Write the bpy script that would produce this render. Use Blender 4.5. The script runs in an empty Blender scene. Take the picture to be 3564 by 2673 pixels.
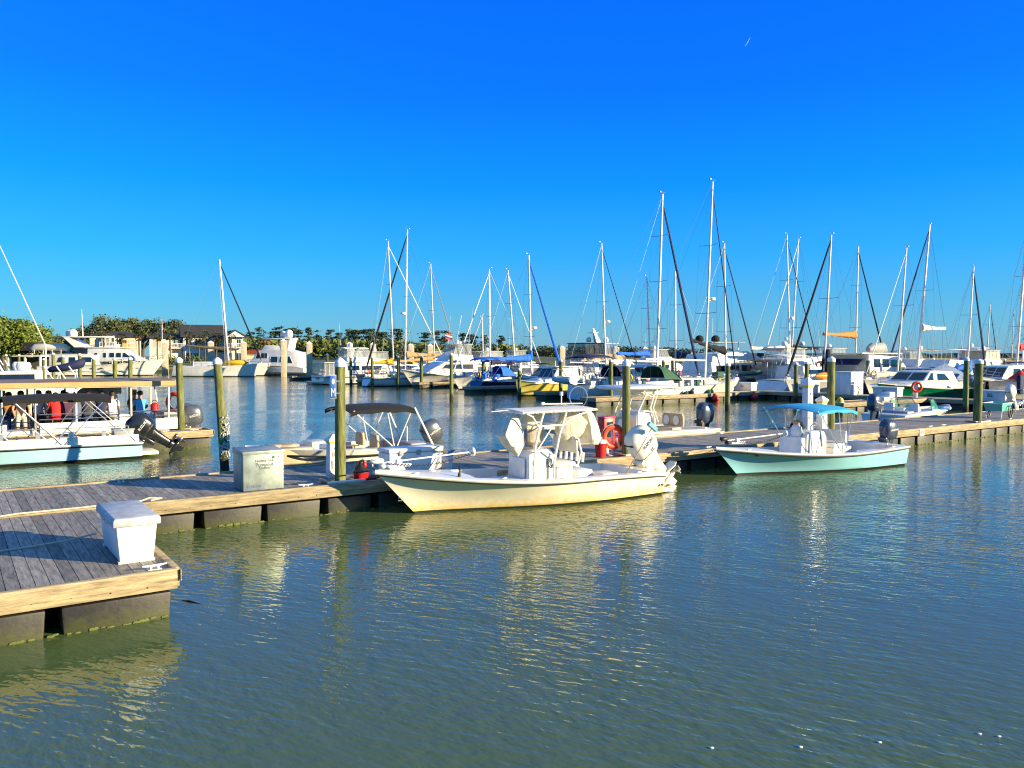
import bpy, bmesh, math, random
from mathutils import Vector as V, Matrix as MX
R = math.radians
sc = bpy.context.scene
COL = sc.collection
random.seed(7)

# ---------------------------------------------------------------- camera
FS, CXS, HZ, CYS, CAMZ = 2820.0, 1782.0, 1241.0, 1336.5, 3.3   # focal, centre and horizon in photo pixels, eye height
PITCH = math.atan((CYS-HZ)/FS)
cam_d = bpy.data.cameras.new("camera")
cam = bpy.data.objects.new("camera", cam_d); COL.objects.link(cam)
cam.location = (0, 0, CAMZ); cam.rotation_euler = (math.pi/2-PITCH, 0, 0)
cam_d.sensor_fit = 'HORIZONTAL'; cam_d.sensor_width = 36; cam_d.lens = FS/3564*36
cam_d.clip_start = .1; cam_d.clip_end = 20000
sc.camera = cam

# ---------------------------------------------------------------- sky, sun, exposure
SUN_EL, SUN_AZ = 14.0, 106.0            # azimuth clockwise from +Y
w = bpy.data.worlds.new("World"); sc.world = w; w.use_nodes = True
nt = w.node_tree; nt.nodes.clear()
def nd(t, **k):
    n = nt.nodes.new(t)
    for a, b in k.items(): setattr(n, a, b)
    return n
wo = nd('ShaderNodeOutputWorld'); b1 = nd('ShaderNodeBackground'); b2 = nd('ShaderNodeBackground'); ad = nd('ShaderNodeAddShader')
sk = nd('ShaderNodeTexSky', sky_type='NISHITA', sun_disc=False, sun_elevation=R(SUN_EL), sun_rotation=R(SUN_AZ))
sk.air_density = 1.2; sk.dust_density = .4; sk.ozone_density = 2.5
b1.inputs[1].default_value = .05
tc = nd('ShaderNodeTexCoord'); sx = nd('ShaderNodeSeparateXYZ'); cr = nd('ShaderNodeValToRGB')
nt.links.new(tc.outputs['Generated'], sx.inputs[0]); nt.links.new(sx.outputs[2], cr.inputs[0])
SKY = [(0.0, (.24, .315, .50)), (.03, (.175, .305, .57)), (.07, (.095, .275, .66)), (.12, (.03, .25, .80)), (.2, (.001, .17, .91)), (.3, (.0, .085, .91)),
       (.42, (.0, .07, .80)), (.6, (.05, .18, .56)), (1.0, (.24, .34, .5))]
cr.color_ramp.elements[0].position = 0; cr.color_ramp.elements[0].color = (*SKY[0][1], 1)
cr.color_ramp.elements[1].position = 1; cr.color_ramp.elements[1].color = (*SKY[-1][1], 1)
for p, c in SKY[1:-1]:
    e = cr.color_ramp.elements.new(p); e.color = (*c, 1)
mu = nd('ShaderNodeMix', data_type='RGBA', blend_type='MULTIPLY'); mu.inputs[0].default_value = 1; mu.inputs[7].default_value = (.03, .5, .7, 1)
nt.links.new(sk.outputs[0], mu.inputs[6]); nt.links.new(mu.outputs[2], b1.inputs[0]); nt.links.new(cr.outputs[0], b2.inputs[0]); b2.inputs[1].default_value = .42
nt.links.new(b1.outputs[0], ad.inputs[0]); nt.links.new(b2.outputs[0], ad.inputs[1]); nt.links.new(ad.outputs[0], wo.inputs[0])
sun_d = bpy.data.lights.new("sun", 'SUN'); sun_d.energy = 5; sun_d.angle = R(.5); sun_d.color = (1, .81, .49)
sun = bpy.data.objects.new("sun", sun_d); COL.objects.link(sun)
sdir = V((math.sin(R(SUN_AZ))*math.cos(R(SUN_EL)), math.cos(R(SUN_AZ))*math.cos(R(SUN_EL)), math.sin(R(SUN_EL))))
sun.rotation_euler = sdir.to_track_quat('Z', 'Y').to_euler(); sun.location = (30, 0, 40)
vs = sc.view_settings; vs.view_transform = 'Standard'; vs.look = 'None'; vs.exposure = 1.18; vs.gamma = 1; vs.use_curve_mapping = False
sc.cycles.max_bounces = 6; sc.cycles.transparent_max_bounces = 12; sc.cycles.caustics_reflective = False; sc.cycles.caustics_refractive = False
sc.cycles.sample_clamp_indirect = 6; sc.cycles.use_denoising = True; sc.cycles.filter_width = 1.15

# ---------------------------------------------------------------- plan helpers: dock grid with s along the docks, t towards the camera
OX, OY = -8.53, 13.5
DX, DY = .8199, .5726
DANG = math.atan2(DY, DX)
def Q(s, t, z=0): return V((OX+DX*s+DY*t, OY+DY*s-DX*t, z))
def SAT(xs, t):                                  # s of the point of row t that lies on the bearing xs
    k = (xs-CXS)/FS
    return (k*(OY-DX*t)-OX-DY*t)/(DX-k*DY)
def DEP(s, t): return OY+DY*s-DX*t
def G(xs, ys, z=0):                              # point of the horizontal plane z on the bearing (xs, ys)
    Y = FS*(CAMZ-z)/(ys-HZ)
    return V(((xs-CXS)/FS*Y, Y, z))
def HT(ys, Y): return CAMZ-(ys-HZ)*Y/FS          # height of bearing ys at distance Y
def AT(xs, Y, z=0): return V(((xs-CXS)/FS*Y, Y, z))

# ---------------------------------------------------------------- mesh builder
class MB:
    def __init__(s, T=None): s.v = []; s.f = []; s.mi = []; s.m = 0; s.T = T
    def add(s, vs, fs):
        b = len(s.v)
        s.v += [tuple(s.T @ V(p)) if s.T is not None else tuple(p) for p in vs]
        s.f += [tuple(b+i for i in f) for f in fs]; s.mi += [s.m]*len(fs)
        return s
    def bx(s, x0, x1, y0, y1, z0, z1):
        return s.add([(x0,y0,z0),(x1,y0,z0),(x1,y1,z0),(x0,y1,z0),(x0,y0,z1),(x1,y0,z1),(x1,y1,z1),(x0,y1,z1)],
                     [(0,3,2,1),(4,5,6,7),(0,1,5,4),(1,2,6,5),(2,3,7,6),(3,0,4,7)])
    def box(s, c, d): return s.bx(c[0]-d[0]/2, c[0]+d[0]/2, c[1]-d[1]/2, c[1]+d[1]/2, c[2]-d[2]/2, c[2]+d[2]/2)
    def loft(s, rings, cap0=True, cap1=True, closed=True):
        n = len(rings[0]); vs = [p for r in rings for p in r]; fs = []
        for i in range(len(rings)-1):
            for j in range(n if closed else n-1):
                a = i*n+j; b = i*n+(j+1) % n
                fs.append((a, b, b+n, a+n))
        if cap0: fs.append(tuple(range(n-1, -1, -1)))
        if cap1: fs.append(tuple((len(rings)-1)*n+j for j in range(n)))
        return s.add(vs, fs)
    def tube(s, pts, r, n=6, closed=False):
        pts = [V(p) for p in pts]; rings = []; k = len(pts); up = None
        for i, p in enumerate(pts):
            if closed: d = pts[(i+1) % k]-pts[i-1]
            else: d = pts[min(i+1, k-1)]-pts[max(i-1, 0)]
            d.normalize()
            if up is None: up = V((0, 0, 1)) if abs(d.z) < .9 else V((1, 0, 0))
            a = d.cross(up).normalized(); b = a.cross(d).normalized(); up = b
            rr = r[i] if isinstance(r, (list, tuple)) else r
            rings.append([p+a*(math.cos(q)*rr)+b*(math.sin(q)*rr) for q in [2*math.pi*j/n for j in range(n)]])
        if closed: rings.append(rings[0])
        return s.loft(rings, not closed, not closed)
    def lathe(s, prof, c=(0, 0, 0), n=16, cap=True):
        return s.loft([[(c[0]+r*math.cos(2*math.pi*j/n), c[1]+r*math.sin(2*math.pi*j/n), c[2]+z) for j in range(n)] for r, z in prof], cap, cap)
    def ell(s, c, r, n=12, m=8):
        rr = []
        for i in range(1, m):
            a = math.pi*i/m
            rr.append([(c[0]+r[0]*math.sin(a)*math.cos(2*math.pi*j/n), c[1]+r[1]*math.sin(a)*math.sin(2*math.pi*j/n), c[2]-r[2]*math.cos(a)) for j in range(n)])
        return s.loft(rr)
    def prism(s, poly, y0, y1, y2=None, y3=None):        # XZ outline pushed along Y
        n = len(poly)
        return s.add([(p[0], y0, p[1]) for p in poly]+[(p[0], y1, p[1]) for p in poly],
                     [tuple(range(n)), tuple(range(2*n-1, n-1, -1))]+[(i+n, (i+1) % n+n, (i+1) % n, i) for i in range(n)])
    def surf(s, fn, nu, nv, th=0):                       # fn(u,v) -> point; th gives it thickness downwards
        top = [[fn(i/nu, j/nv) for j in range(nv+1)] for i in range(nu+1)]
        s.loft([[V(p) for p in r] for r in top], False, False, False)
        if th:
            dn = [[V(p)-V((0, 0, th)) for p in r] for r in top]
            s.loft(dn[::-1], False, False, False)
            rim = [(i, 0) for i in range(nu+1)]+[(nu, j) for j in range(1, nv+1)]+[(i, nv) for i in range(nu-1, -1, -1)]+[(0, j) for j in range(nv-1, 0, -1)]
            s.loft([[dn[i][j] for i, j in rim], [V(top[i][j]) for i, j in rim]], False, False, True)
        return s
    def build(s, name, mat, parent=None, bevel=0, sm=35, seg=2, norm=True, kind=None, label=None):
        me = bpy.data.meshes.new(name)
        me.from_pydata([tuple(p) for p in s.v], [], s.f)
        mats = mat if isinstance(mat, (list, tuple)) else [mat]
        for m_ in mats: me.materials.append(m_)
        if len(mats) > 1: me.polygons.foreach_set('material_index', s.mi)
        if norm or bevel:
            bm = bmesh.new(); bm.from_mesh(me)
            if norm: bmesh.ops.recalc_face_normals(bm, faces=bm.faces)
            if bevel:
                ed = [e for e in bm.edges if len(e.link_faces) == 2 and e.calc_face_angle(0) > .5]
                bmesh.ops.bevel(bm, geom=ed, offset=bevel, segments=seg, affect='EDGES', profile=.5, clamp_overlap=True)
            bm.to_mesh(me); bm.free()
        if sm:
            me.polygons.foreach_set('use_smooth', [True]*len(me.polygons)); me.set_sharp_from_angle(angle=R(sm))
        o = bpy.data.objects.new(name, me); COL.objects.link(o)
        if parent is not None: o.parent = parent
        if kind: o['kind'] = kind
        if label: o['label'] = label
        return o
def tag(o, label, cat, group=None):
    o['label'] = label; o['category'] = cat
    if group: o['group'] = group
    return o
def thing(name, label, cat, loc=(0, 0, 0), rz=0, group=None):
    o = bpy.data.objects.new(name, None); COL.objects.link(o); o.empty_display_size = .2
    o.location = loc; o.rotation_euler = (0, 0, rz)
    return tag(o, label, cat, group)
def dup(o, loc, rz, label, group=None, sc_=None, parent=None):
    c = o.copy(); COL.objects.link(c)
    if parent is None:
        c.location = loc; c.rotation_euler = (0, 0, rz)
        if sc_: c.scale = sc_
        if label: c['label'] = label
        if group: c['group'] = group
    else: c.parent = parent
    for ch in list(o.children): dup(ch, None, None, None, parent=c)
    return c
def arc(fn, n): return [fn(i/n) for i in range(n+1)]
def lerp(a, b, t): return a+(b-a)*t

# ---------------------------------------------------------------- materials
MATS = {}
def pm(name, col, rough=.5, var=.12, scale=4, bump=0, bscale=30, metal=0, stretch=(1, 1, 1), spec=.5, coat=0, island=0, col2=None):
    if name in MATS: return MATS[name]
    m = bpy.data.materials.new(name); m.use_nodes = True; t = m.node_tree; L = t.links.new
    p = t.nodes['Principled BSDF']; p.inputs['Roughness'].default_value = rough; p.inputs['Metallic'].default_value = metal
    p.inputs['Specular IOR Level'].default_value = spec
    if coat: p.inputs['Coat Weight'].default_value = coat; p.inputs['Coat Roughness'].default_value = .08
    co = t.nodes.new('ShaderNodeTexCoord'); mp = t.nodes.new('ShaderNodeMapping'); mp.inputs['Scale'].default_value = stretch
    L(co.outputs['Object'], mp.inputs[0])
    n = t.nodes.new('ShaderNodeTexNoise'); n.inputs['Scale'].default_value = scale; n.inputs['Detail'].default_value = 6; n.inputs['Roughness'].default_value = .65
    L(mp.outputs[0], n.inputs['Vector'])
    mx = t.nodes.new('ShaderNodeMix'); mx.data_type = 'RGBA'
    a = tuple(c*(1-var*1.6) for c in col); b = col2 or tuple(min(1, c*(1+var)) for c in col)
    mx.inputs[6].default_value = (*a, 1); mx.inputs[7].default_value = (*b, 1)
    rg = t.nodes.new('ShaderNodeMapRange'); rg.inputs['From Min'].default_value = .3; rg.inputs['From Max'].default_value = .7
    L(n.outputs['Fac'], rg.inputs['Value']); L(rg.outputs[0], mx.inputs[0])
    out = mx.outputs[2]
    if island:
        ge = t.nodes.new('ShaderNodeNewGeometry'); r2 = t.nodes.new('ShaderNodeMapRange'); r2.inputs['To Min'].default_value = 1-island; r2.inputs['To Max'].default_value = 1+island
        L(ge.outputs['Random Per Island'], r2.inputs['Value'])
        h = t.nodes.new('ShaderNodeHueSaturation'); L(r2.outputs[0], h.inputs['Value']); L(out, h.inputs['Color']); out = h.outputs[0]
    L(out, p.inputs['Base Color'])
    if bump:
        n2 = t.nodes.new('ShaderNodeTexNoise'); n2.inputs['Scale'].default_value = bscale; n2.inputs['Detail'].default_value = 5
        L(mp.outputs[0], n2.inputs['Vector'])
        bp = t.nodes.new('ShaderNodeBump'); bp.inputs['Distance'].default_value = bump; bp.inputs['Strength'].default_value = .8
        L(n2.outputs['Fac'], bp.inputs['Height']); L(bp.outputs[0], p.inputs['Normal'])
    MATS[name] = m
    return m
def see_through(name, tint, alpha, rough=.05):
    m = bpy.data.materials.new(name); m.use_nodes = True; t = m.node_tree; p = t.nodes['Principled BSDF']
    p.inputs['Base Color'].default_value = (*tint, 1); p.inputs['Roughness'].default_value = rough; p.inputs['Alpha'].default_value = alpha
    MATS[name] = m; return m
WHITE = pm('white_gelcoat', (.78, .755, .67), .32, .1, 1.3, coat=.3)
WHITE2 = pm('white_paint', (.78, .77, .72), .5, .06, 3)
OFFW = pm('aged_white', (.72, .69, .58), .45, .1, 2.5)
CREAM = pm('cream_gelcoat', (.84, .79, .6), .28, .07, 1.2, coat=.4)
TEAL = pm('seafoam_gelcoat', (.29, .62, .7), .28, .06, 1.2, coat=.4)
SKYB = pm('pale_blue_gelcoat', (.36, .62, .76), .3, .06, 1.2, coat=.3)
GOLD = pm('yellow_gelcoat', (.84, .64, .12), .3, .06, 1, coat=.3)
NAVY = pm('navy_gelcoat', (.012, .02, .06), .2, .1, 2, coat=.5)
GREEN = pm('green_gelcoat', (.0, .2, .08), .2, .08, 1.5, coat=.5)
BLACK = pm('black_rubber', (.012, .012, .014), .5, .2, 6)
BOOT = pm('bottom_paint', (.02, .02, .022), .6, .2, 5)
CHAR = pm('black_canvas', (.006, .006, .0065), .9, .2, 4, .004, 6)
TEALC = pm('teal_canvas', (.03, .37, .62), .8, .1, 3, .004, 6)
BLUEC = pm('blue_canvas', (.01, .14, .62), .8, .15, 4, .01, 6)
NAVYC = pm('navy_canvas', (.012, .018, .075), .8, .15, 4, .01, 6)
TANC = pm('tan_canvas', (.42, .27, .12), .85, .15, 4, .01, 6)
CANV = pm('cream_canvas', (.66, .61, .48), .85, .12, 5, .05, 7)
YELC = pm('yellow_canvas', (.75, .4, .02), .8, .12, 5, .01, 6)
ORGC = pm('orange_canvas', (.5, .2, .04), .8, .15, 4, .01, 6)
REDC = pm('red_canvas', (.5, .02, .02), .8, .15, 4, .01, 6)
GRNC = pm('green_canvas', (.02, .09, .05), .8, .15, 4, .01, 6)
LGRN = pm('lime_canvas', (.35, .5, .12), .8, .15, 4)
ALU = pm('aluminium', (.75, .75, .76), .3, .08, 6, metal=.85)
TUBEW = pm('white_powder_tube', (.82, .8, .72), .35, .04, 6)
MASTM = pm('mast_paint', (.78, .74, .66), .35, .06, 1)
WIRE = pm('rigging_wire', (.25, .27, .3), .5, .1, 3, metal=.3)
GLASS = pm('dark_glass', (.012, .018, .022), .06, .3, 2, spec=.8)
CLEAR = see_through('clear_vinyl', (.55, .6, .62), .32)
SMOKE = see_through('smoked_acrylic', (.06, .06, .06), .55)
PANE = see_through('pale_glass', (.5, .62, .62), .3)
ENGB = pm('black_engine', (.012, .014, .015), .22, .15, 4, coat=.5)
ENGG = pm('grey_engine', (.1, .11, .13), .28, .1, 3, metal=.35, coat=.4)
ENGN = pm('navy_engine', (.045, .065, .11), .28, .1, 3, metal=.2, coat=.4)
ENGW = pm('white_engine', (.72, .69, .58), .3, .06, 3, coat=.3)
STEEL = pm('steel', (.5, .5, .5), .3, .1, 5, metal=.9)
GALV = pm('galvanised_sheet', (.2, .24, .22), .45, .14, 3, metal=.3, col2=(.36, .42, .38))
DECKW = pm('weathered_decking', (.262, .238, .2), .78, .36, 3, .004, 20, stretch=(8, 1, 1), island=.3)
DECKB = pm('brown_roof_deck', (.2, .15, .11), .8, .15, 2)
FASC = pm('fascia_timber', (.27, .2, .105), .78, .3, 2.2, .006, 25, stretch=(1, 9, 9), col2=(.52, .42, .25))
FLOAT = pm('black_float', (.02, .019, .018), .55, .35, 3, .003, 20)
SLIME = pm('green_slime', (.12, .14, .03), .9, .3, 20, .01, 60)
PILE = pm('treated_pile', (.105, .12, .03), .85, .4, 5, .014, 14, stretch=(3, 3, .35), col2=(.25, .265, .075))
def low_band(m, z0, z1, dark):
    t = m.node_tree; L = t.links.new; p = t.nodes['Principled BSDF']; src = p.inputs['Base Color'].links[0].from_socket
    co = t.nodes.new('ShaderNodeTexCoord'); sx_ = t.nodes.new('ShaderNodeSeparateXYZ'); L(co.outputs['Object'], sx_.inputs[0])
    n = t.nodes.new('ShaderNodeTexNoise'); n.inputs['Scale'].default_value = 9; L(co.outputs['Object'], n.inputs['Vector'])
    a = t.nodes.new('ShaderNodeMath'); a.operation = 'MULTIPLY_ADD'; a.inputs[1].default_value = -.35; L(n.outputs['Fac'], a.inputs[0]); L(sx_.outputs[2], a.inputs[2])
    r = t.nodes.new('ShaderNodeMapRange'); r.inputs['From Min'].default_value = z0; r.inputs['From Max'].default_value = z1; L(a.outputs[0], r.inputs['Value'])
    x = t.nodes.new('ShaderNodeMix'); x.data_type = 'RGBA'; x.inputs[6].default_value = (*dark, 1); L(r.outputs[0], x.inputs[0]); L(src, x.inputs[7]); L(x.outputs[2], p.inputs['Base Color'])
low_band(CREAM, -.16, .1, (.74, .52, .17)); low_band(PILE, .12, .4, (.035, .03, .015)); low_band(FLOAT, -.12, .05, (.04, .045, .012))  # cream hull turns yellower towards the waterline; piles and floats carry wet tide stains
CONC = pm('concrete_pile', (.5, .42, .28), .85, .2, 2, .004, 20, col2=(.62, .54, .38))
BOXLID = pm('scuffed_lid', (.44, .47, .49), .6, .2, 5, .001, 30)
CAPW = pm('white_cap', (.75, .74, .7), .5, .08, 8)
RED = pm('red_plastic', (.62, .015, .015), .4, .1, 5)
ORED = pm('orange_red_ring', (.75, .07, .02), .5, .1, 6)
YELL = pm('yellow_plastic', (.8, .5, .02), .45, .1, 5)
ROPE = pm('rope', (.6, .52, .36), .9, .2, 40)
BLUEP = pm('blue_plastic', (.02, .09, .5), .4, .1, 5)
GREYP = pm('grey_plastic', (.3, .31, .31), .5, .1, 5)
TANV = pm('tan_vinyl', (.5, .38, .22), .55, .1, 4)
SIGNB = pm('sign_blue', (.03, .12, .42), .5, .1, 6)
INK = pm('dark_lettering', (.03, .04, .09), .6, .1, 5)
LETW = pm('white_lettering', (.8, .8, .8), .5, .03, 5)
TEAK = pm('teak', (.25, .13, .05), .6, .2, 4)
SKIN = pm('skin', (.5, .27, .17), .55, .08, 6)
HAIRD = pm('dark_hair', (.025, .017, .012), .6, .2, 20)
HAIRB = pm('brown_hair', (.14, .06, .025), .6, .2, 20)
def cloth(n, c): return pm('cloth_'+n, c, .85, .12, 8)

def lettering(txt, size, mat, parent, mtx, name='lettering', ext=.004):
    cu = bpy.data.curves.new('tmp', 'FONT'); cu.body = txt; cu.size = size; cu.align_x = 'CENTER'; cu.align_y = 'CENTER'; cu.extrude = ext
    cu.resolution_u = 2
    to = bpy.data.objects.new('tmp', cu)
    me = bpy.data.meshes.new_from_object(to); bpy.data.objects.remove(to); bpy.data.curves.remove(cu)
    me.name = name; me.materials.clear(); me.materials.append(mat); me.transform(mtx)
    o = bpy.data.objects.new(name, me); COL.objects.link(o); o.parent = parent
    return o
def face_mtx(pos, right, up):           # letters read along 'right', their tops towards 'up'
    r = V(right).normalized(); u = V(up).normalized(); n = r.cross(u).normalized(); u = n.cross(r)
    m = MX((r, u, n)).transposed().to_4x4(); m.translation = V(pos)
    return m
# ================================================================ water and land
def water_material():
    m = bpy.data.materials.new('harbour_water'); m.use_nodes = True; t = m.node_tree; L = t.links.new
    p = t.nodes['Principled BSDF']; p.inputs['Base Color'].default_value = (.08, .122, .042, 1); p.inputs['Roughness'].default_value = .035; p.inputs['IOR'].default_value = 1.36
    co = t.nodes.new('ShaderNodeTexCoord'); prev = None
    for sc_, dist, ang, st, det in ((1.0, .03, -30, (2.2, 1, 1), 1), (3.6, .016, -36, (2.6, 1, 1), 1), (9.5, .021, -20, (2.8, 1, 1), 1), (17, .007, -46, (2.2, 1, 1), 1)):
        mp = t.nodes.new('ShaderNodeMapping'); mp.vector_type = 'TEXTURE'; mp.inputs['Rotation'].default_value = (0, 0, R(ang)); mp.inputs['Scale'].default_value = st
        L(co.outputs['Object'], mp.inputs[0])
        n = t.nodes.new('ShaderNodeTexNoise'); n.inputs['Scale'].default_value = sc_; n.inputs['Detail'].default_value = det; n.inputs['Distortion'].default_value = .25
        L(mp.outputs[0], n.inputs['Vector'])
        b = t.nodes.new('ShaderNodeBump'); b.inputs['Distance'].default_value = dist; b.inputs['Strength'].default_value = 1
        # calmer and livelier patches of breeze
        pn = t.nodes.new('ShaderNodeTexNoise'); pn.inputs['Scale'].default_value = .17; pn.inputs['Detail'].default_value = 2
        L(co.outputs['Object'], pn.inputs['Vector'])
        mr = t.nodes.new('ShaderNodeMapRange'); mr.inputs['From Min'].default_value = .35; mr.inputs['From Max'].default_value = .65; mr.inputs['To Min'].default_value = .3; mr.inputs['To Max'].default_value = 1
        L(pn.outputs['Fac'], mr.inputs['Value']); L(mr.outputs[0], b.inputs['Strength'])
        L(n.outputs['Fac'], b.inputs['Height'])
        if prev: L(prev.outputs[0], b.inputs['Normal'])
        prev = b
    L(prev.outputs[0], p.inputs['Normal'])
    return m
WATER = water_material()
b = MB(); b.add([(-5000, -60, 0), (5000, -60, 0), (5000, 7000, 0), (-5000, 7000, 0)], [(0, 1, 2, 3)])
o = b.build('water', WATER, sm=0, norm=False, kind='structure')

GRASS = pm('lawn', (.07, .09, .025), .9, .3, .5)
SAND = pm('bank_soil', (.2, .16, .1), .9, .3, .3)
MARSH = pm('marsh_grass', (.4, .26, .05), .9, .3, .02, col2=(.5, .38, .08), stretch=(1, .2, 1))
FARW = pm('far_woods', (.03, .055, .04), .9, .4, .02)
# bank with the houses (left)
b = MB()
pts = []
for i in range(33):
    x = -420+i*14
    pts.append(x)
ed = lambda x: 172+6*math.sin(x*.03)+(max(0, x+30)*.9 if x > -30 else 0)
rows = [(0, -.6), (2, .5), (6, 1.7), (40, 2.1), (400, 3.2), (900, 3.5)]
b.loft([[V((x, ed(x)+dy, z)) for x in pts] for dy, z in rows], False, False, False)
b.build('bank', GRASS, kind='structure')
# marsh islands far out
b = MB()
def slab(b, x0, x1, y0, y1, h, n=30):
    fr = [V((lerp(x0, x1, i/n), y0+random.uniform(-15, 15), 0)) for i in range(n+1)]
    tp = [p+V((0, 3, h*random.uniform(.8, 1.1))) for p in fr]
    bk = [V((p.x, y1, h)) for p in fr]
    b.loft([fr, tp, bk], False, False, False)
slab(b, 0, 330, 430, 1100, 1.1); slab(b, 270, 1500, 640, 1250, 1.0, 60)
o = b.build('marsh_grass', MARSH, kind='stuff'); tag(o, 'golden brown strip of marsh grass beyond the moored boats', 'marsh grass')
# far shore
b = MB()
def woods_strip(b, x0, x1, y, h, n, dep=120):
    prof = [h*random.uniform(.55, 1) for _ in range(n+1)]
    for k in range(1, n): prof[k] = (prof[k-1]+prof[k]+prof[k+1])/3
    fr = [V((lerp(x0, x1, i/n), y+random.uniform(-20, 20), 0)) for i in range(n+1)]
    tp = [fr[i]+V((0, 25, prof[i])) for i in range(n+1)]
    bk = [fr[i]+V((0, dep, prof[i]*.9)) for i in range(n+1)]
    b.loft([fr, tp, bk], False, False, False)
woods_strip(b, -600, 2600, 2600, 17, 240)
woods_strip(b, 500, 4500, 4200, 19, 200)
o = b.build('far_woods', FARW, kind='stuff'); tag(o, 'blue green line of far woods along the horizon', 'woods')

# ================================================================ docks
def dock(name, s0, s1, t0, t1, label, along='s', planks='t', floats=True, fascia=.2, top=.6, near=True, far=True, ends=True, flen=1.05, draft=.38, group=None):
    """rectangular float in the dock grid; origin at its (s0,t1) corner"""
    d = thing(name, label, 'dock', Q(s0, t1, 0), DANG, group)      # local x = s, local y = -t
    L, W = s1-s0, t1-t0
    b = MB(); pw = .142; g = .008
    if planks == 't':
        n = int(L/(pw+g))
        for i in range(n):
            x = i*L/n; dz = random.uniform(-.0015, .0015)
            b.bx(x, x+L/n-g, .05, W-.05, top-.03+dz, top+dz)
    else:
        n = int(W/(pw+g))
        for i in range(n):
            y = i*W/n; dz = random.uniform(-.0015, .0015)
            b.bx(.05, L-.05, y, y+W/n-g, top-.03+dz, top+dz)
    b.build('decking', DECKW, d, sm=0)
    brd = []
    if near: brd.append((-.004, L+.004, -.05, .046, top-fascia-.02, top+.035))
    if far: brd.append((-.004, L+.004, W-.046, W+.05, top-fascia-.02, top+.035))
    if ends: brd += [(L-.046, L+.05, .05, W-.05, top-fascia-.018, top+.033), (-.05, .046, .05, W-.05, top-fascia-.018, top+.033)]
    for q in brd: MB().bx(*q).build('fascia', FASC, d, bevel=.012)
    brd = []
    if near: brd.append((0, L, -.065, -.0505, top-fascia+.06, top-fascia+.2))
    if ends: brd.append((L+.0505, L+.065, .0, W, top-fascia+.06, top-fascia+.2))
    for q in brd: MB().bx(*q).build('rub_board', FASC, d, bevel=.004)
    if near and t1 > -16:
        b = MB()
        for i in range(int(L/.42)):
            x = .2+i*.42+random.uniform(-.04, .04)
            for z in (top-.04, top-.15): b.ell((x, -.052, z+random.uniform(-.012, .012)), (.011, .006, .011), 6, 4)
        b.build('bolt_heads', BLACK, d, kind='stuff')
    b = MB(); b.bx(.12, L-.12, .12, W-.12, top-fascia-.06, top-.045); b.build('joists', FLOAT, d, sm=0)
    if floats:
        n = max(1, int(L/(flen+.16))); pit = L/n
        proto = None
        rows = [0]
        for i in range(n):
            gap = .09 if i % 3 else .22
            b = MB(); x0 = i*pit+gap/2; x1 = (i+1)*pit-gap/2
            rings = []
            for z, k in ((-draft, .05), (top-fascia-.07, 0)):
                rings.append([(x0+k, .06+k*.5, z), (x1-k, .06+k*.5, z), (x1-k, W-.06-k*.5, z), (x0+k, W-.06-k*.5, z)])
            b.loft(rings); b.build('float', FLOAT, d, bevel=.03)
        b = MB()
        for i in range(int(L/.12)):
            x = i*.12+random.uniform(0, .1); r = random.uniform(.015, .05)
            b.ell((x, .065, random.uniform(-.02, .03)), (r*1.6, r*.5, r*.7), 5, 4)
        b.build('waterline_growth', SLIME, d, kind='stuff')
    return d
def cleat(parent, x, y, top=.6, rot=0):
    b = MB(MX.Translation((x, y, top)) @ MX.Rotation(rot, 4, 'Z'))
    b.tube([(-.15, 0, .065), (-.08, 0, .058), (.08, 0, .058), (.15, 0, .065)], [.009, .014, .014, .009], 6)
    b.tube([(-.05, 0, 0), (-.04, 0, .058)], .014, 6); b.tube([(.05, 0, 0), (.04, 0, .058)], .014, 6)
    b.bx(-.08, .08, -.025, .025, 0, .008)
    return b.build('cleat', CAPW, parent)
MAIN_W = 3.2
main_dock = dock('floating_dock', -9, 52, -MAIN_W, 0, 'long grey plank floating dock where the cream and seafoam boats are tied up')
for s_, y_ in ((5.3, .12), (2.3, MAIN_W-.12), (-.8, .12), (5.3, MAIN_W-.14), (13, MAIN_W-.12), (24.2, .12), (26.6, .12), (29.9, .12), (30.9, .14), (33.5, .12), (36.4, .12), (21.5, MAIN_W-.14), (17.5, .12)):
    cleat(main_dock, s_+9, y_, rot=random.uniform(-.15, .15))
b = MB(); b.bx(28.9+9-.16, 28.9+9+.16, -.085, -.0655, .36, .61); b.build('slip_sign', CAPW, main_dock, bevel=.004)
lettering('M08', .15, INK, main_dock, face_mtx((28.9+9, -.0875, .485), (1, 0, 0), (0, 0, 1)), 'sign_lettering', .002)
plat = dock('finger_dock', -9, 1.6, .02, 5.2, 'wide plank dock in front that carries the white dock box', far=False)
for s_, t_ in ((1.38, 5.02), (1.45, 2.6)): cleat(plat, s_+9, 5.2-t_, rot=.1 if t_ > 3 else 1.57)
lf = dock('finger_dock', -14, 7.2, -15.7, -14.5, 'narrow plank finger dock between the two tour boats')
cleat(lf, 14+6.6, .12); cleat(lf, 14+5.6, .12)
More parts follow.
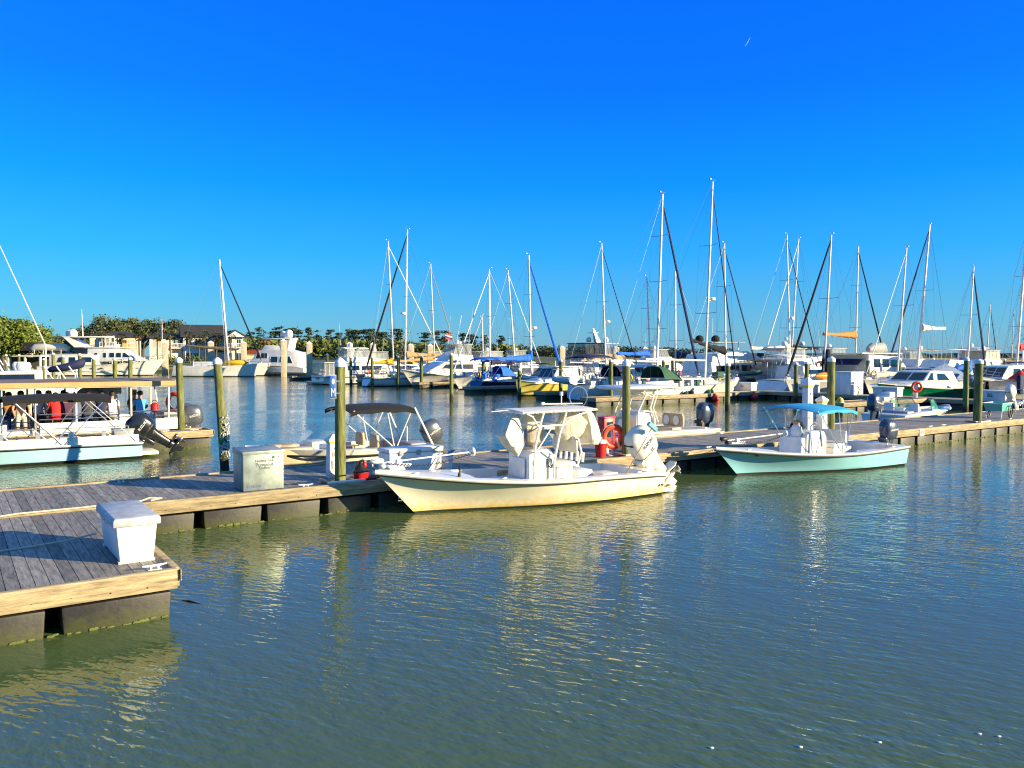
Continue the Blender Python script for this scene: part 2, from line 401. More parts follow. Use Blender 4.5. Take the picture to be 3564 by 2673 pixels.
# B dock
bw = dock('floating_dock', 50.7, 53.3, -118, 6, 'long walkway dock beyond the basin lined with white dock boxes', planks='s', ends=False, floats=False)
b = MB()
for i in range(90): b.bx(.05, 1.2, 3+i*1.3, 3+i*1.3+1.12, -.38, .33)
b.build('float_row', FLOAT, bw, bevel=.03)
b = MB(); b.bx(-.05, .046, .05, 123.9, .38, .635); b.build('fascia', FASC, bw, bevel=.01)
FING = [(41.5, -11.3), (33.5, -23.7), (36.2, -32.5), (37, -44.3), (39.2, -58), (38, -69.5), (36.5, -79.5), (38, -92)]
FLAB = ['sunlit finger dock ending behind the teal canopy boat', 'sunlit finger dock with red ball fenders hung on it', 'shaded finger dock under the stern of the yellow lobster boat',
        'shaded finger dock below the blue covered sailboat', 'sunlit finger dock before the bow of the white sportfisher', 'shaded finger dock beside the blue striped sailboat stern',
        'dark finger dock under the cruiser with clear curtains', 'farthest finger dock at the end of the row of moored boats']
for (s0, t0), lb in zip(FING, FLAB):
    dock('finger_dock', s0, 50.6, t0-1.5, t0, lb, flen=1.3, group='finger docks of the sailboat basin')
# far left walkway in front of the big yachts
b0 = AT(920, 141); b1 = AT(1110, 133)
fd = thing('floating_dock', 'low sunlit dock along the pale motor yacht on the far side', 'dock', (b0.x, b0.y, 0), math.atan2(b1.y-b0.y, b1.x-b0.x))
Lf = (b1-b0).length
MB().bx(0, Lf, 0, 2.4, .35, .6).build('decking', DECKW, fd); MB().bx(0, Lf, -.06, -.002, .3, .62).build('fascia', FASC, fd)
b = MB(); [b.bx(i*1.5, i*1.5+1.2, .02, 2.3, -.3, .34) for i in range(int(Lf/1.5))]; b.build('float_row', FLOAT, fd)

for xs, ys in ((2488, 2625), (2802, 2622), (3081, 2605), (3434, 2575), (3503, 2584)):
    b = MB(); b.ell((0, 0, .004), (.022, .014, .008), 7, 5); o = b.build('foam_fleck', CAPW); o.location = G(xs, ys, 0); tag(o, 'small white fleck floating on the near water', 'foam', 'white flecks on the near water')
p0, p1 = G(598, 2093, .0), G(697, 2112, .0); b = MB(); b.tube([p0+V((0, 0, -.02)), p0.lerp(p1, .5)+V((0, 0, .012)), p1+V((0, 0, -.005))], [.006, .011, .006], 6); o = b.build('twig', BLACK); tag(o, 'dark twig floating beside the corner of the front dock', 'twig')

a_ = V((5000*(2583-CXS)/FS, 5000, HT(176, 5000))); b_ = V((5000*(2600-CXS)/FS, 5000, HT(146, 5000)))
b = MB(); b.tube([a_, a_.lerp(b_, .5), b_], [.5, 1.2, .4], 6); o = b.build('contrail', CAPW); tag(o, 'faint white vapour streak high in the blue sky', 'contrail')
# ================================================================ pilings
def piling(p, top, rad, label, group, lean=(0, 0), cap=True, base=-.9, barn=False, name='piling', cat='piling'):
    t = thing(name, label, cat, (p.x, p.y, 0), random.uniform(0, 6), group)
    b = MB(); rings = []; n = 14; k = 9
    ph = [random.uniform(.95, 1.05) for _ in range(n)]
    for i in range(k+1):
        z = lerp(base, top, i/k); r = rad*lerp(1.06, .96, i/k)*random.uniform(.985, 1.015)
        rings.append([(r*ph[j]*math.cos(2*math.pi*j/n)+lean[0]*z, r*ph[j]*math.sin(2*math.pi*j/n)+lean[1]*z, z) for j in range(n)])
    b.loft(rings); b.build('post', PILE, t, sm=50)
    if cap:
        b = MB(MX.Translation((lean[0]*top, lean[1]*top, top))); rc = rad*1.07
        b.lathe([(rc, -.09), (rc, -.02), (rc*.93, .03), (rc*.3, .1), (.01, .112)], n=18); b.build('cap', CAPW, t, sm=40)
    if barn:
        b = MB()
        for i in range(420):
            z = random.triangular(.25, 1.75, .6); a = random.uniform(0, 6.28); r = rad*1.03; q = random.uniform(.012, .034)
            if random.random() > (.9 if .35 < z < 1.3 else .45): continue
            b.ell((r*math.cos(a), r*math.sin(a), z), (q, q, q*1.1), 5, 4)
        b.build('barnacles', pm('barnacle', (.6, .58, .5), .9, .25, 20), t, kind='stuff')
    return t
piling(Q(6.19, -.45), 3.17, .112, 'wooden piling carrying a blue sign beside the red shop vacuum', 'wooden pilings', (-.006, 0))
piling(G(2180, 1588, .6), 3.13, .11, 'wooden piling next to the orange life ring', 'wooden pilings')
piling(G(778, 1637, 0), 3.17, .125, 'wooden piling crusted with white barnacles standing in open water', 'wooden pilings', (-.055, 0), barn=True)
piling(G(630, 1497, .6), 3.17, .125, 'wooden piling at the tip of the tour boat finger dock', 'wooden pilings', (-.03, 0))
piling(Q(SAT(2893, -2.0), -2.0), 3.2, .14, 'wooden piling rising behind the teal canopy boat and its pedestals', 'wooden pilings')
piling(Q(SAT(3404, -.35), -.35), 3.1, .165, 'thick wooden piling beside the teal dock cart', 'wooden pilings', (.012, 0))
PL = [  # xs, top ys, waterline ys, label
 (3363, 1244, 1441, 'wooden piling in the water behind the thick one by the cart'),
 (2533, 1263, 1432, 'dark wooden piling standing off the end of the red fender dock'),
 (2770, 1260, 1400, 'wooden piling left of a close pair, near the red fenders'),
 (2808, 1258, 1406, 'wooden piling right of a close pair behind the teal canopy'),
 (1571, 1228, 1392, 'green wooden piling before the bow of the white sportfisher'),
 (1808, 1281, 1386, 'short wooden piling in front of the yellow hull'),
 (1951, 1250, 1384, 'wooden piling at the stern of the yellow lobster boat'),
 (2126, 1250, 1406, 'wooden piling right of the inflatable dinghy on davits'),
 (2308, 1250, 1386, 'wooden piling in front of the green dodger sailboat cockpit'),
 (1138, 1230, 1336, 'wooden piling beside the cruiser with clear curtains'),
 (1221, 1240, 1341, 'thin wooden piling before the navy hulled sailboat'),
 (1295, 1240, 1347, 'wooden piling at the round stern of the blue striped sailboat'),
 (1386, 1238, 1350, 'green wooden piling halfway along the blue striped sailboat'),
 (1467, 1238, 1352, 'wooden piling at the sunlit finger dock end by the sportfisher bow'),
 (1681, 1244, 1362, 'wooden piling among the bright blue canvas covers'),
 (1768, 1238, 1340, 'wooden piling behind the bright blue sail cover'),
 (3020, 1247, 1372, 'slim wooden piling behind the white electrical cabinet'),
 (3130, 1247, 1368, 'wooden piling beside the bow of the green picnic boat'),
 (3246, 1245, 1362, 'slim wooden piling behind the cream cabin of the green boat'),
 (3427, 1250, 1372, 'wooden piling just right of the thick piling by the cart'),
 (3494, 1248, 1352, 'wooden piling before the mast with the red sail cover'),
 (2602, 1246, 1334, 'lone wooden piling in open water by the marsh'),
 (2340, 1246, 1345, 'wooden piling behind the green dodger sailboat'),
 (22, 1233, 1325, 'wooden piling leaning by the boathouse'), (67, 1233, 1322, 'wooden piling left of the white bow tender'),
 (153, 1247, 1335, 'thin wooden piling left of the thickest capped one'), (186, 1228, 1352, 'thick wooden piling in front of the trawler cabin windows'),
 (219, 1236, 1352, 'slender wooden piling beside the navy covered dinghy'), (278, 1230, 1362, 'thick wooden piling behind the navy covered dinghy'),
 (326, 1243, 1368, 'wooden piling before the middle of the trawler hull'), (401, 1245, 1398, 'wooden piling seen below and above the tan tour boat roof'),
 (453, 1243, 1398, 'wooden piling before the bow of the trawler yacht'),
]
for xs, yt, yb, lb in PL:
    p = G(xs, yb); piling(p, HT(yt, p.y)-.1, .15 if yb > 1380 else .17, lb, 'wooden pilings', (random.uniform(-.012, .012), 0))
CP = [(460, 1190, 146), (575, 1186, 150), (735, 1186, 150), (849, 1188, 148), (988, 1180, 132), (1077, 1188, 128), (1217, 1190, 126), (1298, 1192, 124), (1430, 1194, 120), (1497, 1196, 118),
      (103, 1168, 165), (2243, 1206, 150), (2277, 1207, 150), (1955, 1203, 150), (2142, 1204, 150)]
CL = ['before the bow of the trawler yacht', 'between the flagpole and the palms', 'in front of the balcony of the gabled house', 'at the right end of the gabled house', 'left of the two beside the pale motor yacht',
      'at the stern of the pale motor yacht', 'above the hardtop of the curtained cruiser', 'beside the dark slanting jib', 'behind the white mast pair', 'above the brown sail cover', 'beside the trees at far left', 'left of a pair above the blue sail cover',
      'right of a pair above the blue sail cover', 'left of the brown flybridge yacht', 'behind the bow of the brown flybridge yacht']
for (xs, yt, Y), lb in zip(CP, CL):
    p = AT(xs, Y); h = HT(yt, Y)
    t = thing('guide_pile', 'tall square tan concrete pile '+lb, 'pile', (p.x, p.y, 0), .3, 'tan concrete guide piles')
    wd = 20*Y/FS/2 if Y > 100 else .4
    MB().bx(-wd, wd, -wd, wd, -1, h-.35).build('post', CONC, t, bevel=.03)
    b = MB(); b.loft([[(-wd*1.1, -wd*1.1, h-.35), (wd*1.1, -wd*1.1, h-.35), (wd*1.1, wd*1.1, h-.35), (-wd*1.1, wd*1.1, h-.35)], [(-wd*.15, -wd*.15, h), (wd*.15, -wd*.15, h), (wd*.15, wd*.15, h), (-wd*.15, wd*.15, h)]])
    b.build('cap', CAPW, t)

# ================================================================ things on the docks
def DK(s, t, z=.6): return Q(s, t, z)
# white dock box on the front dock
def dock_box(s, t, z, w, l, h, label, rz, group=None, num=None, numc=INK, mat=WHITE2, taper=.09):
    d = thing('dock_box', label, 'dock box', Q(s, t, z), DANG+rz, group)
    hb = h-.1
    b = MB(); b.loft([[(-w/2+taper*.5, -l/2+taper*.35, .02), (w/2-taper*.5, -l/2+taper*.35, .02), (w/2-taper*.5, l/2-taper*.35, .02), (-w/2+taper*.5, l/2-taper*.35, .02)],
                      [(-w/2, -l/2, hb), (w/2, -l/2, hb), (w/2, l/2, hb), (-w/2, l/2, hb)]])
    b.build('body', mat, d, bevel=.018)
    b = MB(); o_ = .04
    b.loft([[(x*(w/2+o_), y*(l/2+o_), z_) for x, y in ((-1, -1), (1, -1), (1, 1), (-1, 1))] for z_ in (hb-.03, hb+.055)] +
           [[(x*(w/2+o_-.02), y*(l/2+o_-.02), hb+.085) for x, y in ((-1, -1), (1, -1), (1, 1), (-1, 1))]])
    b.build('lid', BOXLID if label.startswith('scuffed') else mat, d, bevel=.016)
    if num: lettering(num, h*.34, numc, d, face_mtx((0, -l/2-.002+taper*.1, h*.52), (1, 0, 0), (0, 0, 1)), 'number')
    return d
bx0 = dock_box(1.27, 3.83, .6, .5, 1.36, .62, 'scuffed white dock box with tapered sides on the front dock', 0)
b = MB(); b.tube([(-.262, -.14, .46), (-.3, -.14, .47), (-.3, .14, .47), (-.262, .14, .46)], .012, 6); b.build('handle', CAPW, bx0)
for y in (-.6, .6): MB().bx(-.22, .22, y-.05, y+.05, -.0, .03).build('skid', OFFW, bx0)
# ---- pump-out station
ps = thing('pumpout_station', 'galvanised sheet metal pumpout station box on the plank dock', 'pumpout station', Q(4.48, -.61, .6), DANG)
b = MB(); b.bx(-.41, .41, -.34, .34, .01, .76); b.build('cabinet', GALV, ps, bevel=.008)
b = MB(); b.loft([[(-.425, -.355, .735), (.425, -.355, .735), (.425, .355, .735), (-.425, .355, .735)], [(-.425, -.355, .80), (.425, -.355, .80), (.425, .355, .835), (-.425, .355, .835)]]); b.build('lid', GALV, ps, bevel=.008)
for tx, y, sz in (('Holding Tank', .6, .07), ('Pumpout', .52, .1), ('Station', .455, .085)):
    lettering(tx, sz, INK, ps, face_mtx((.02, -.3425, y), (1, 0, 0), (0, 0, 1)), 'lettering', .0015)
lettering('EDSON', .085, SIGNB, ps, face_mtx((-.2, -.3425, .09), (1, 0, 0), (.2, 0, 1)), 'maker_lettering', .0015)
MB().bx(-.36, .02, -.3435, -.341, .028, .036).build('underline', SIGNB, ps)
b = MB(MX.Translation((.2, -.3425, .66)) @ MX.Rotation(math.pi/2, 4, 'X')); b.lathe([(.03, 0), (.03, .003)], n=16); b.build('round_sticker', pm('sticker_green', (.02, .12, .05), .5), ps)
b = MB(); b.bx(.27, .285, -.3445, -.341, .625, .68); b.build('small_sticker', pm('sticker_dark', (.03, .1, .06), .5), ps)
b = MB(); b.bx(.30, .315, -.3445, -.341, .65, .68); b.build('red_sticker', RED, ps)
# ---- pedestals
def pedestal(p, h, label, rz, group='white power pedestals', w=.26, band=True, light=True):
    d = thing('power_pedestal', label, 'power pedestal', p, rz, group)
    b = MB(); b.loft([[(-w*.5, -w*.4, 0), (w*.5, -w*.4, 0), (w*.5, w*.4, 0), (-w*.5, w*.4, 0)], [(-w*.44, -w*.36, h*.8), (w*.44, -w*.36, h*.8), (w*.44, w*.36, h*.8), (-w*.44, w*.36, h*.8)]])
    b.build('body', CAPW, d, bevel=.015)
    if band: MB().bx(-w*.5, w*.5, -w*.42, w*.42, h*.8, h*.84).build('amber_band', YELL, d, bevel=.006)
    b = MB(); b.loft([[(x*w*.56, y*w*.5, h*.84) for x, y in ((-1, -1), (1, -1), (1, 1), (-1, 1))], [(x*w*.56, y*w*.5, h*.89) for x, y in ((-1, -1), (1, -1), (1, 1), (-1, 1))], [(x*w*.12, y*w*.1, h) for x, y in ((-1, -1), (1, -1), (1, 1), (-1, 1))]])
    b.build('hood', CAPW, d, bevel=.01)
    b = MB(); b.bx(-w*.3, w*.3, -w*.47, -w*.405, h*.22, h*.42); b.build('outlet_cover', CAPW, d, bevel=.012)
    b = MB(); b.bx(-w*.28, w*.1, -w*.40, -w*.385, h*.5, h*.6); b.build('meter_plate', GREYP, d)
    b = MB(); b.add([(-.05, -w*.40, h*.66), (.05, -w*.40, h*.66), (0, -w*.40, h*.73), (-.05, -w*.385, h*.66), (.05, -w*.385, h*.66), (0, -w*.385, h*.73)], [(0, 1, 2), (3, 5, 4), (0, 3, 4, 1), (1, 4, 5, 2), (2, 5, 3, 0)]); b.build('warning_triangle', SIGNB, d)
    return d
pedestal(Q(6.3, -1.05, .6), .98, 'white power pedestal with amber band half hidden by the signed piling', DANG, w=.3)
pedestal(Q(SAT(2812, -2.2), -2.2, .6), 1.95, 'tall white power pedestal behind the seafoam boat console', DANG, w=.34)
pedestal(Q(SAT(2862, -2.0), -2.0, .6), 1.25, 'short white power pedestal with amber band under the teal canopy', DANG, w=.34)
p3 = G(2990, 1374, .6); pedestal(Q(50.95, -16.6, .6), .95, 'white power pedestal with a coiled hose beside the electrical cabinet', DANG, w=.4, band=False)
# ---- blue sign on the piling
d = thing('dock_sign', 'narrow blue sign with white letter M on the signed piling', 'sign', Q(6.19, -.45, 0), DANG-.2)
b = MB(); b.bx(-.225, -.095, -.145, -.125, 2.42, 2.9); b.build('panel', SIGNB, d, bevel=.004)
b = MB(); b.bx(-.23, -.09, -.1245, -.115, 2.41, 2.91); b.build('frame', CAPW, d)
lettering('M', .17, LETW, d, face_mtx((-.16, -.147, 2.53), (1, 0, 0), (0, 0, 1)) @ MX.Scale(1.5, 4, (0, 1, 0)) @ MX.Scale(.8, 4, (1, 0, 0)), 'letter', .002)
b = MB(MX.Translation((-.16, -.146, 2.77)) @ MX.Rotation(math.pi/2, 4, 'X') @ MX.Scale(.5, 4, (1, 0, 0))); b.lathe([(.06, 0), (.06, .003)], n=20); b.build('oval_mark', LETW, d)
b = MB(); b.bx(-.13, .02, -.116, -.09, 2.5, 2.53); b.bx(-.13, .02, -.116, -.09, 2.76, 2.79); b.build('bracket', STEEL, d)
# ---- timber pile guide at the signed piling
def pile_guide(s, t, lab):
    d = thing('pile_guide', lab, 'pile guide', Q(s, t, .6), DANG, 'timber pile guides')
    b = MB(); b.bx(-.42, .42, -.36, -.26, .036, .075); b.build('front_board', CAPW, d, bevel=.006)
    b = MB(); b.bx(-.42, -.32, -.259, .3, .036, .07); b.build('side_board', FASC, d, bevel=.006)
    b = MB(); b.bx(.32, .42, -.259, .3, .036, .07); b.build('side_board', FASC, d, bevel=.006)
    b = MB(); b.bx(-.3, .3, -.25, .25, .004, .02); b.build('opening', BLACK, d)
    return d
pile_guide(6.19, -.4, 'pale board frame around the base of the signed piling')
pile_guide(14.55, -.36, 'pale board frame around the piling by the life ring')
pile_guide(SAT(3404, -.36), -.36, 'pale board frame around the thick piling by the cart')
# ---- shop vacuum with hose
d = thing('shop_vacuum', 'red and black shop vacuum with a coiled hose on the dock', 'shop vacuum', Q(6.6, -.28, .6), DANG)
b = MB(); b.lathe([(.13, .03), (.15, .06), (.17, .19), (.175, .2)], n=20); b.build('drum', RED, d)
b = MB(); b.lathe([(.185, .2), (.185, .225), (.16, .25), (.12, .3), (.07, .36), (.05, .42), (.02, .44)], n=20); b.tube([(-.13, 0, .28), (-.09, 0, .42), (.05, 0, .46), (.1, 0, .34)], .018, 6); b.build('motor_head', BLACK, d)
b = MB(); b.ell((.06, -.06, .35), (.05, .05, .07)); b.build('switch_panel', RED, d)
for a in range(4): MB().ell((.14*math.cos(a*1.57+.7), .14*math.sin(a*1.57+.7), .025), (.025, .025, .025), 8, 6).build('caster', BLACK, d)
b = MB(); b.tube([(.18+.2*k/40+.13*math.cos(k*.42), .02+.12*math.sin(k*.42), .03+.0012*k) for k in range(60)], .02, 7)
b.tube([(.35, .1, .08), (.6, .2, .05), (.9, .1, .03), (1.2, .05, .03), (1.5, .15, .025)], .018, 7); b.build('hose', BLACK, d)
# ---- ribbed white cooler chest behind the bow
d = thing('cooler_chest', 'big white cooler chest with latches standing on the dock behind the cream bow', 'cooler', Q(8.1, -.85, .6), DANG)
MB().bx(-.68, .68, -.3, .3, .02, .5).build('body', WHITE2, d, bevel=.03)
MB().bx(-.7, .7, -.32, .32, .505, .6).build('lid', WHITE2, d, bevel=.03)
for x in (-.4, .05, .5): MB().bx(x-.05, x+.05, -.34, -.321, .44, .56).build('latch', GREYP, d, bevel=.008)
d = thing('bucket', 'white bucket with a blue lid on the dock beside the cooler chest', 'bucket', Q(9.05, -.8, .6), 0)
MB().lathe([(.13, 0), (.155, .33)], n=20).build('pail', CAPW, d); MB().lathe([(.165, .33), (.165, .36), (.12, .365)], n=20).build('lid', BLUEP, d)
# ---- safety station: extinguisher cabinet, ring, red bucket
d = thing('fire_cabinet', 'red fire extinguisher cabinet on a post on the plank dock', 'fire cabinet', Q(14.4, -1.1, .6), DANG)
MB().bx(-.2, .2, -.14, .14, .18, .98).build('case', RED, d, bevel=.012)
MB().bx(-.12, .12, -.146, -.1405, .45, .88).build('window', GLASS, d); MB().bx(-.21, .21, -.15, .15, .985, 1.02).build('roof', RED, d, bevel=.006)
MB().bx(-.05, .05, -.05, .05, 0, .18).build('post', CAPW, d)
lettering('FIRE', .1, LETW, d, face_mtx((-.2035, 0, .55), (0, -1, 0), (0, 0, 1)), 'lettering', .002)
d = thing('life_ring_stand', 'orange life ring hung on a white post with rope near the piling', 'life ring', Q(14.1, -.5, .6), DANG-.25)
MB().tube([(0, .06, 0), (0, .06, .78)], .03, 8).build('post', CAPW, d)
b = MB(); b.tube([(.27*math.cos(a), 0, .52+.27*math.sin(a)) for a in [2*math.pi*k/28 for k in range(28)]], .075, 10, True); b.build('ring', ORED, d)
b = MB(); b.tube([(.35*math.cos(a), -.03+.02*math.sin(3*a), .52+.35*math.sin(a)) for a in [2*math.pi*k/28 for k in range(28)]], .01, 5, True)
b.tube([(-.2, -.05, .3), (-.22, -.06, .1), (-.12, -.1, .02), (.1, -.1, .02), (.25, -.12, .02)], .012, 5); b.build('grab_rope', ROPE, d)
b = MB(); b.tube([(.05, -.09, .5), (.16, -.1, .2)], .035, 8); b.build('throw_bag', ROPE, d)
MB().bx(-.12, .12, -.02, .14, 0, .02).build('foot', CAPW, d)
d = thing('bucket', 'red plastic bucket standing beside the orange life ring', 'bucket', Q(13.62, -.45, .6), 0)
MB().lathe([(.13, 0), (.16, .36), (.165, .38)], n=20).build('pail', RED, d); MB().lathe([(.155, .38), (.15, .46), (.13, .47)], n=20).build('rim', CAPW, d)
b = MB(); b.tube([(.16*math.cos(a), .16*math.sin(a)*.4-.1, .36-.14*math.sin(a)) for a in [math.pi*k/12 for k in range(13)]], .005, 5); b.build('handle', STEEL, d)
d = thing('cooler_chest', 'white cooler box behind the tilted cream outboard', 'cooler', Q(15.2, -1.0, .6), DANG)
b = MB(); b.loft([[(x*.3, y*.22, .01) for x, y in ((-1, -1), (1, -1), (1, 1), (-1, 1))], [(x*.36, y*.26, .46) for x, y in ((-1, -1), (1, -1), (1, 1), (-1, 1))]]); b.build('body', CAPW, d, bevel=.03)
MB().bx(-.37, .37, -.27, .27, .465, .55).build('lid', CAPW, d, bevel=.025)
b = MB(); b.bx(-.2, -.12, -.285, -.265, .4, .52); b.build('latch', GREYP, d); b = MB(); b.bx(.12, .2, -.285, -.265, .4, .52); b.build('latch', GREYP, d)
# ---- teal dock cart
d = thing('dock_cart', 'teal two wheeled dock cart parked by the thick piling', 'cart', Q(SAT(3478, -1.0), -1.0, .6), DANG+.1)
b = MB(); b.loft([[(-.55, -.32, .32), (.42, -.32, .32), (.42, .32, .32), (-.55, .32, .32)], [(-.72, -.38, .66), (.5, -.38, .66), (.5, .38, .66), (-.72, .38, .66)]], cap1=False)
b.loft([[(-.7, -.365, .66), (.485, -.365, .66), (.485, .365, .66), (-.7, .365, .66)], [(-.53, -.305, .34), (.405, -.305, .34), (.405, .305, .34), (-.53, .305, .34)]], cap0=False); b.build('tub', pm('teal_plastic', (.12, .45, .42), .45, .1, 4), d)
b = MB(); b.tube([(-.75, -.4, .67), (.53, -.4, .67), (.53, .4, .67), (-.75, .4, .67)], .018, 6, True); b.build('rim', CAPW, d)
for y in (-.44, .44):
    w_ = MB(); w_.tube([(.12+.27*math.cos(a), y, .285+.27*math.sin(a)) for a in [2*math.pi*k/24 for k in range(24)]], .026, 6, True)
    wl = w_.build('wheel', BLACK, d)
    w_ = MB()
    for k in range(6): w_.tube([(.12, y, .285), (.12+.26*math.cos(k*1.047), y, .285+.26*math.sin(k*1.047))], .012, 5)
    w_.ell((.12, y, .285), (.04, .05, .04), 8, 6); w_.build('spokes', BLACK, wl)
b = MB(); b.tube([(-.5, -.3, .34), (-.55, -.3, .01), (-.55, .3, .01), (-.5, .3, .34)], .018, 6); b.build('stand', CAPW, d)
# ---- ropes on the docks
def rope(pts, r, label):
    m = MB(); m.tube(pts, r, 7); o = m.build('mooring_rope', ROPE); return tag(o, label, 'rope', 'ropes on the docks')
rope([Q(-5, .02, .655), Q(-2.4, .0, .655), Q(-1.9, .05, .66), Q(-1.7, .22, .625), Q(-1.1, .3, .625), Q(-.2, .16, .64), Q(.2, .1, .66), Q(1.2, .06, .655), Q(2.15, .02, .67), Q(2.3, -.1, .69), Q(2.5, -.05, .67), Q(2.3, .0, .655)], .016, 'pale mooring rope led along the dock edge to a cleat')
rope([Q(-4, 3.2, .618), Q(-2, 3.05, .618), Q(0, 2.8, .618), Q(.6, 2.75, .64), Q(1.03, 2.75, .7)], .014, 'pale rope running over the front planks to the white box')
# ---- boxes, cabinet, ring on the B walkway
for s_, t_, nm, lb in ((51.3, -26.2, 'B5', 'white dock box numbered B5 in front of the trawler stern'), (51.3, -20.7, 'B4/3', 'white dock box numbered B4/3 beside the electrical cabinet'),
                       (51.3, -14.3, 'B3', 'white dock box numbered B3 before the green picnic boat'), (51.3, -7.6, 'B2', 'white dock box numbered B2 behind the thick piling')):
    dock_box(s_, t_, .6, 1.7, .75, .68, lb, -R(90)+.0, 'numbered white dock boxes', None) if 0 else None
    d = dock_box(s_, t_, .6, .75, 1.75, .68, lb, 0, 'numbered white dock boxes')
    lettering(nm, .3, INK, d, face_mtx((-.385, 0, .36), (0, -1, 0), (0, 0, 1)), 'number')
d = thing('dock_box', 'small white locker box behind the white electrical cabinet', 'dock box', Q(52.6, -21.2, .6), DANG, 'numbered white dock boxes')
MB().bx(-.5, .5, -.5, .5, 0, .85).build('body', WHITE2, d, bevel=.02); MB().bx(-.53, .53, -.53, .53, .855, .92).build('lid', WHITE2, d, bevel=.02)
d = thing('electrical_cabinet', 'tall white electrical cabinet with warning triangles on the walkway dock', 'cabinet', Q(52.35, -18.1, .6), DANG)
MB().bx(-.75, .75, -.9, .9, 0, 1.55).build('case', WHITE2, d, bevel=.02); MB().bx(-.8, .8, -.95, .95, 1.555, 1.62).build('roof', WHITE2, d, bevel=.02)
for y in (-.42, .45): MB().bx(-.765, -.7505, y-.4, y+.4, .1, 1.48).build('door', WHITE2, d, bevel=.005)
def tri(b, c, u, v, s):
    c = V(c); u = V(u); v = V(v); n = u.cross(v)*.006
    q = [c+u*-.5*s-v*.4*s, c+u*.5*s-v*.4*s, c+v*.5*s]
    b.add(q+[p+n for p in q], [(0, 1, 2), (3, 5, 4), (0, 3, 4, 1), (1, 4, 5, 2), (2, 5, 3, 0)])
b = MB(); tri(b, (-.768, .45, 1.15), (0, -1, 0), (0, 0, 1), .2); b.build('warning_triangle', SIGNB, d)
b = MB(); tri(b, (.3, -.905, 1.15), (1, 0, 0), (0, 0, 1), .2); b.build('warning_triangle', pm('pale_yellow', (.5, .5, .3), .5), d)
d = thing('hose_coil', 'dark hose coiled on the side of the dock pedestal', 'hose', Q(51.25, -16.5, .95), DANG)
b = MB(); b.tube([((.22+.02*math.sin(k))*math.cos(k*.5), .02*math.sin(k*1.3), (.3+.02*math.cos(k))*math.sin(k*.5)) for k in range(75)], .025, 5); o = b.build('hose', BLACK, d)
d = thing('life_ring_stand', 'red life ring on a white stand in front of the green picnic boat', 'life ring', Q(51.1, -12.2, .6), DANG-.7)
MB().bx(-.12, .12, .08, .3, 0, 1.0).build('post', CAPW, d, bevel=.02)
b = MB(); b.tube([(.29*math.cos(a), 0, .72+.29*math.sin(a)) for a in [2*math.pi*k/24 for k in range(24)]], .085, 8, True); b.build('ring', ORED, d)
b = MB(); b.tube([(-.2, -.05, .5), (-.35, -.08, .2), (-.4, -.1, .02)], .02, 5); b.build('rope', RED, d)
d = thing('dock_step', 'white plastic dock step box on the front finger of the far basin', 'dock step', Q(47.2, -11.9, .6), DANG)
MB().bx(-.3, .3, -.3, .3, 0, .5).build('upper_step', CAPW, d, bevel=.03); MB().bx(-.9, -.305, -.3, .3, 0, .22).build('lower_step', CAPW, d, bevel=.03); MB().bx(.302, .31, -.1, .1, .15, .4).build('panel', GREYP, d)
for s_, lb in ((SAT(2488, -23.6), 'red ball fender hanging on the dock left of the dark piling'), (SAT(2624, -23.6), 'red ball fender hanging on the dock right of the dark piling')):
    d = thing('ball_fender', lb, 'fender', Q(s_, -23.55, 0), DANG, 'red ball fenders')
    b = MB(); b.lathe([(.02, -.05), (.17, .0), (.27, .13), (.29, .25), (.25, .38), (.14, .5), (.07, .56), (.07, .62), (.02, .63)], n=18); b.build('ball', RED, d)
    b = MB(); b.tube([(0, 0, .6), (0, .08, .66)], .014, 5); b.build('lanyard', ROPE, d)
d = thing('dock_light', 'small yellow light on the finger dock behind the teal canopy', 'light', Q(SAT(2925, -11.6), -11.6, .6), DANG)
b = MB(); b.lathe([(.2, 0), (.22, .1), (.16, .28), (.03, .36)], n=14); b.build('lens', YELL, d); MB().lathe([(.24, -.001), (.24, .05)], n=14).build('foot', CAPW, d)
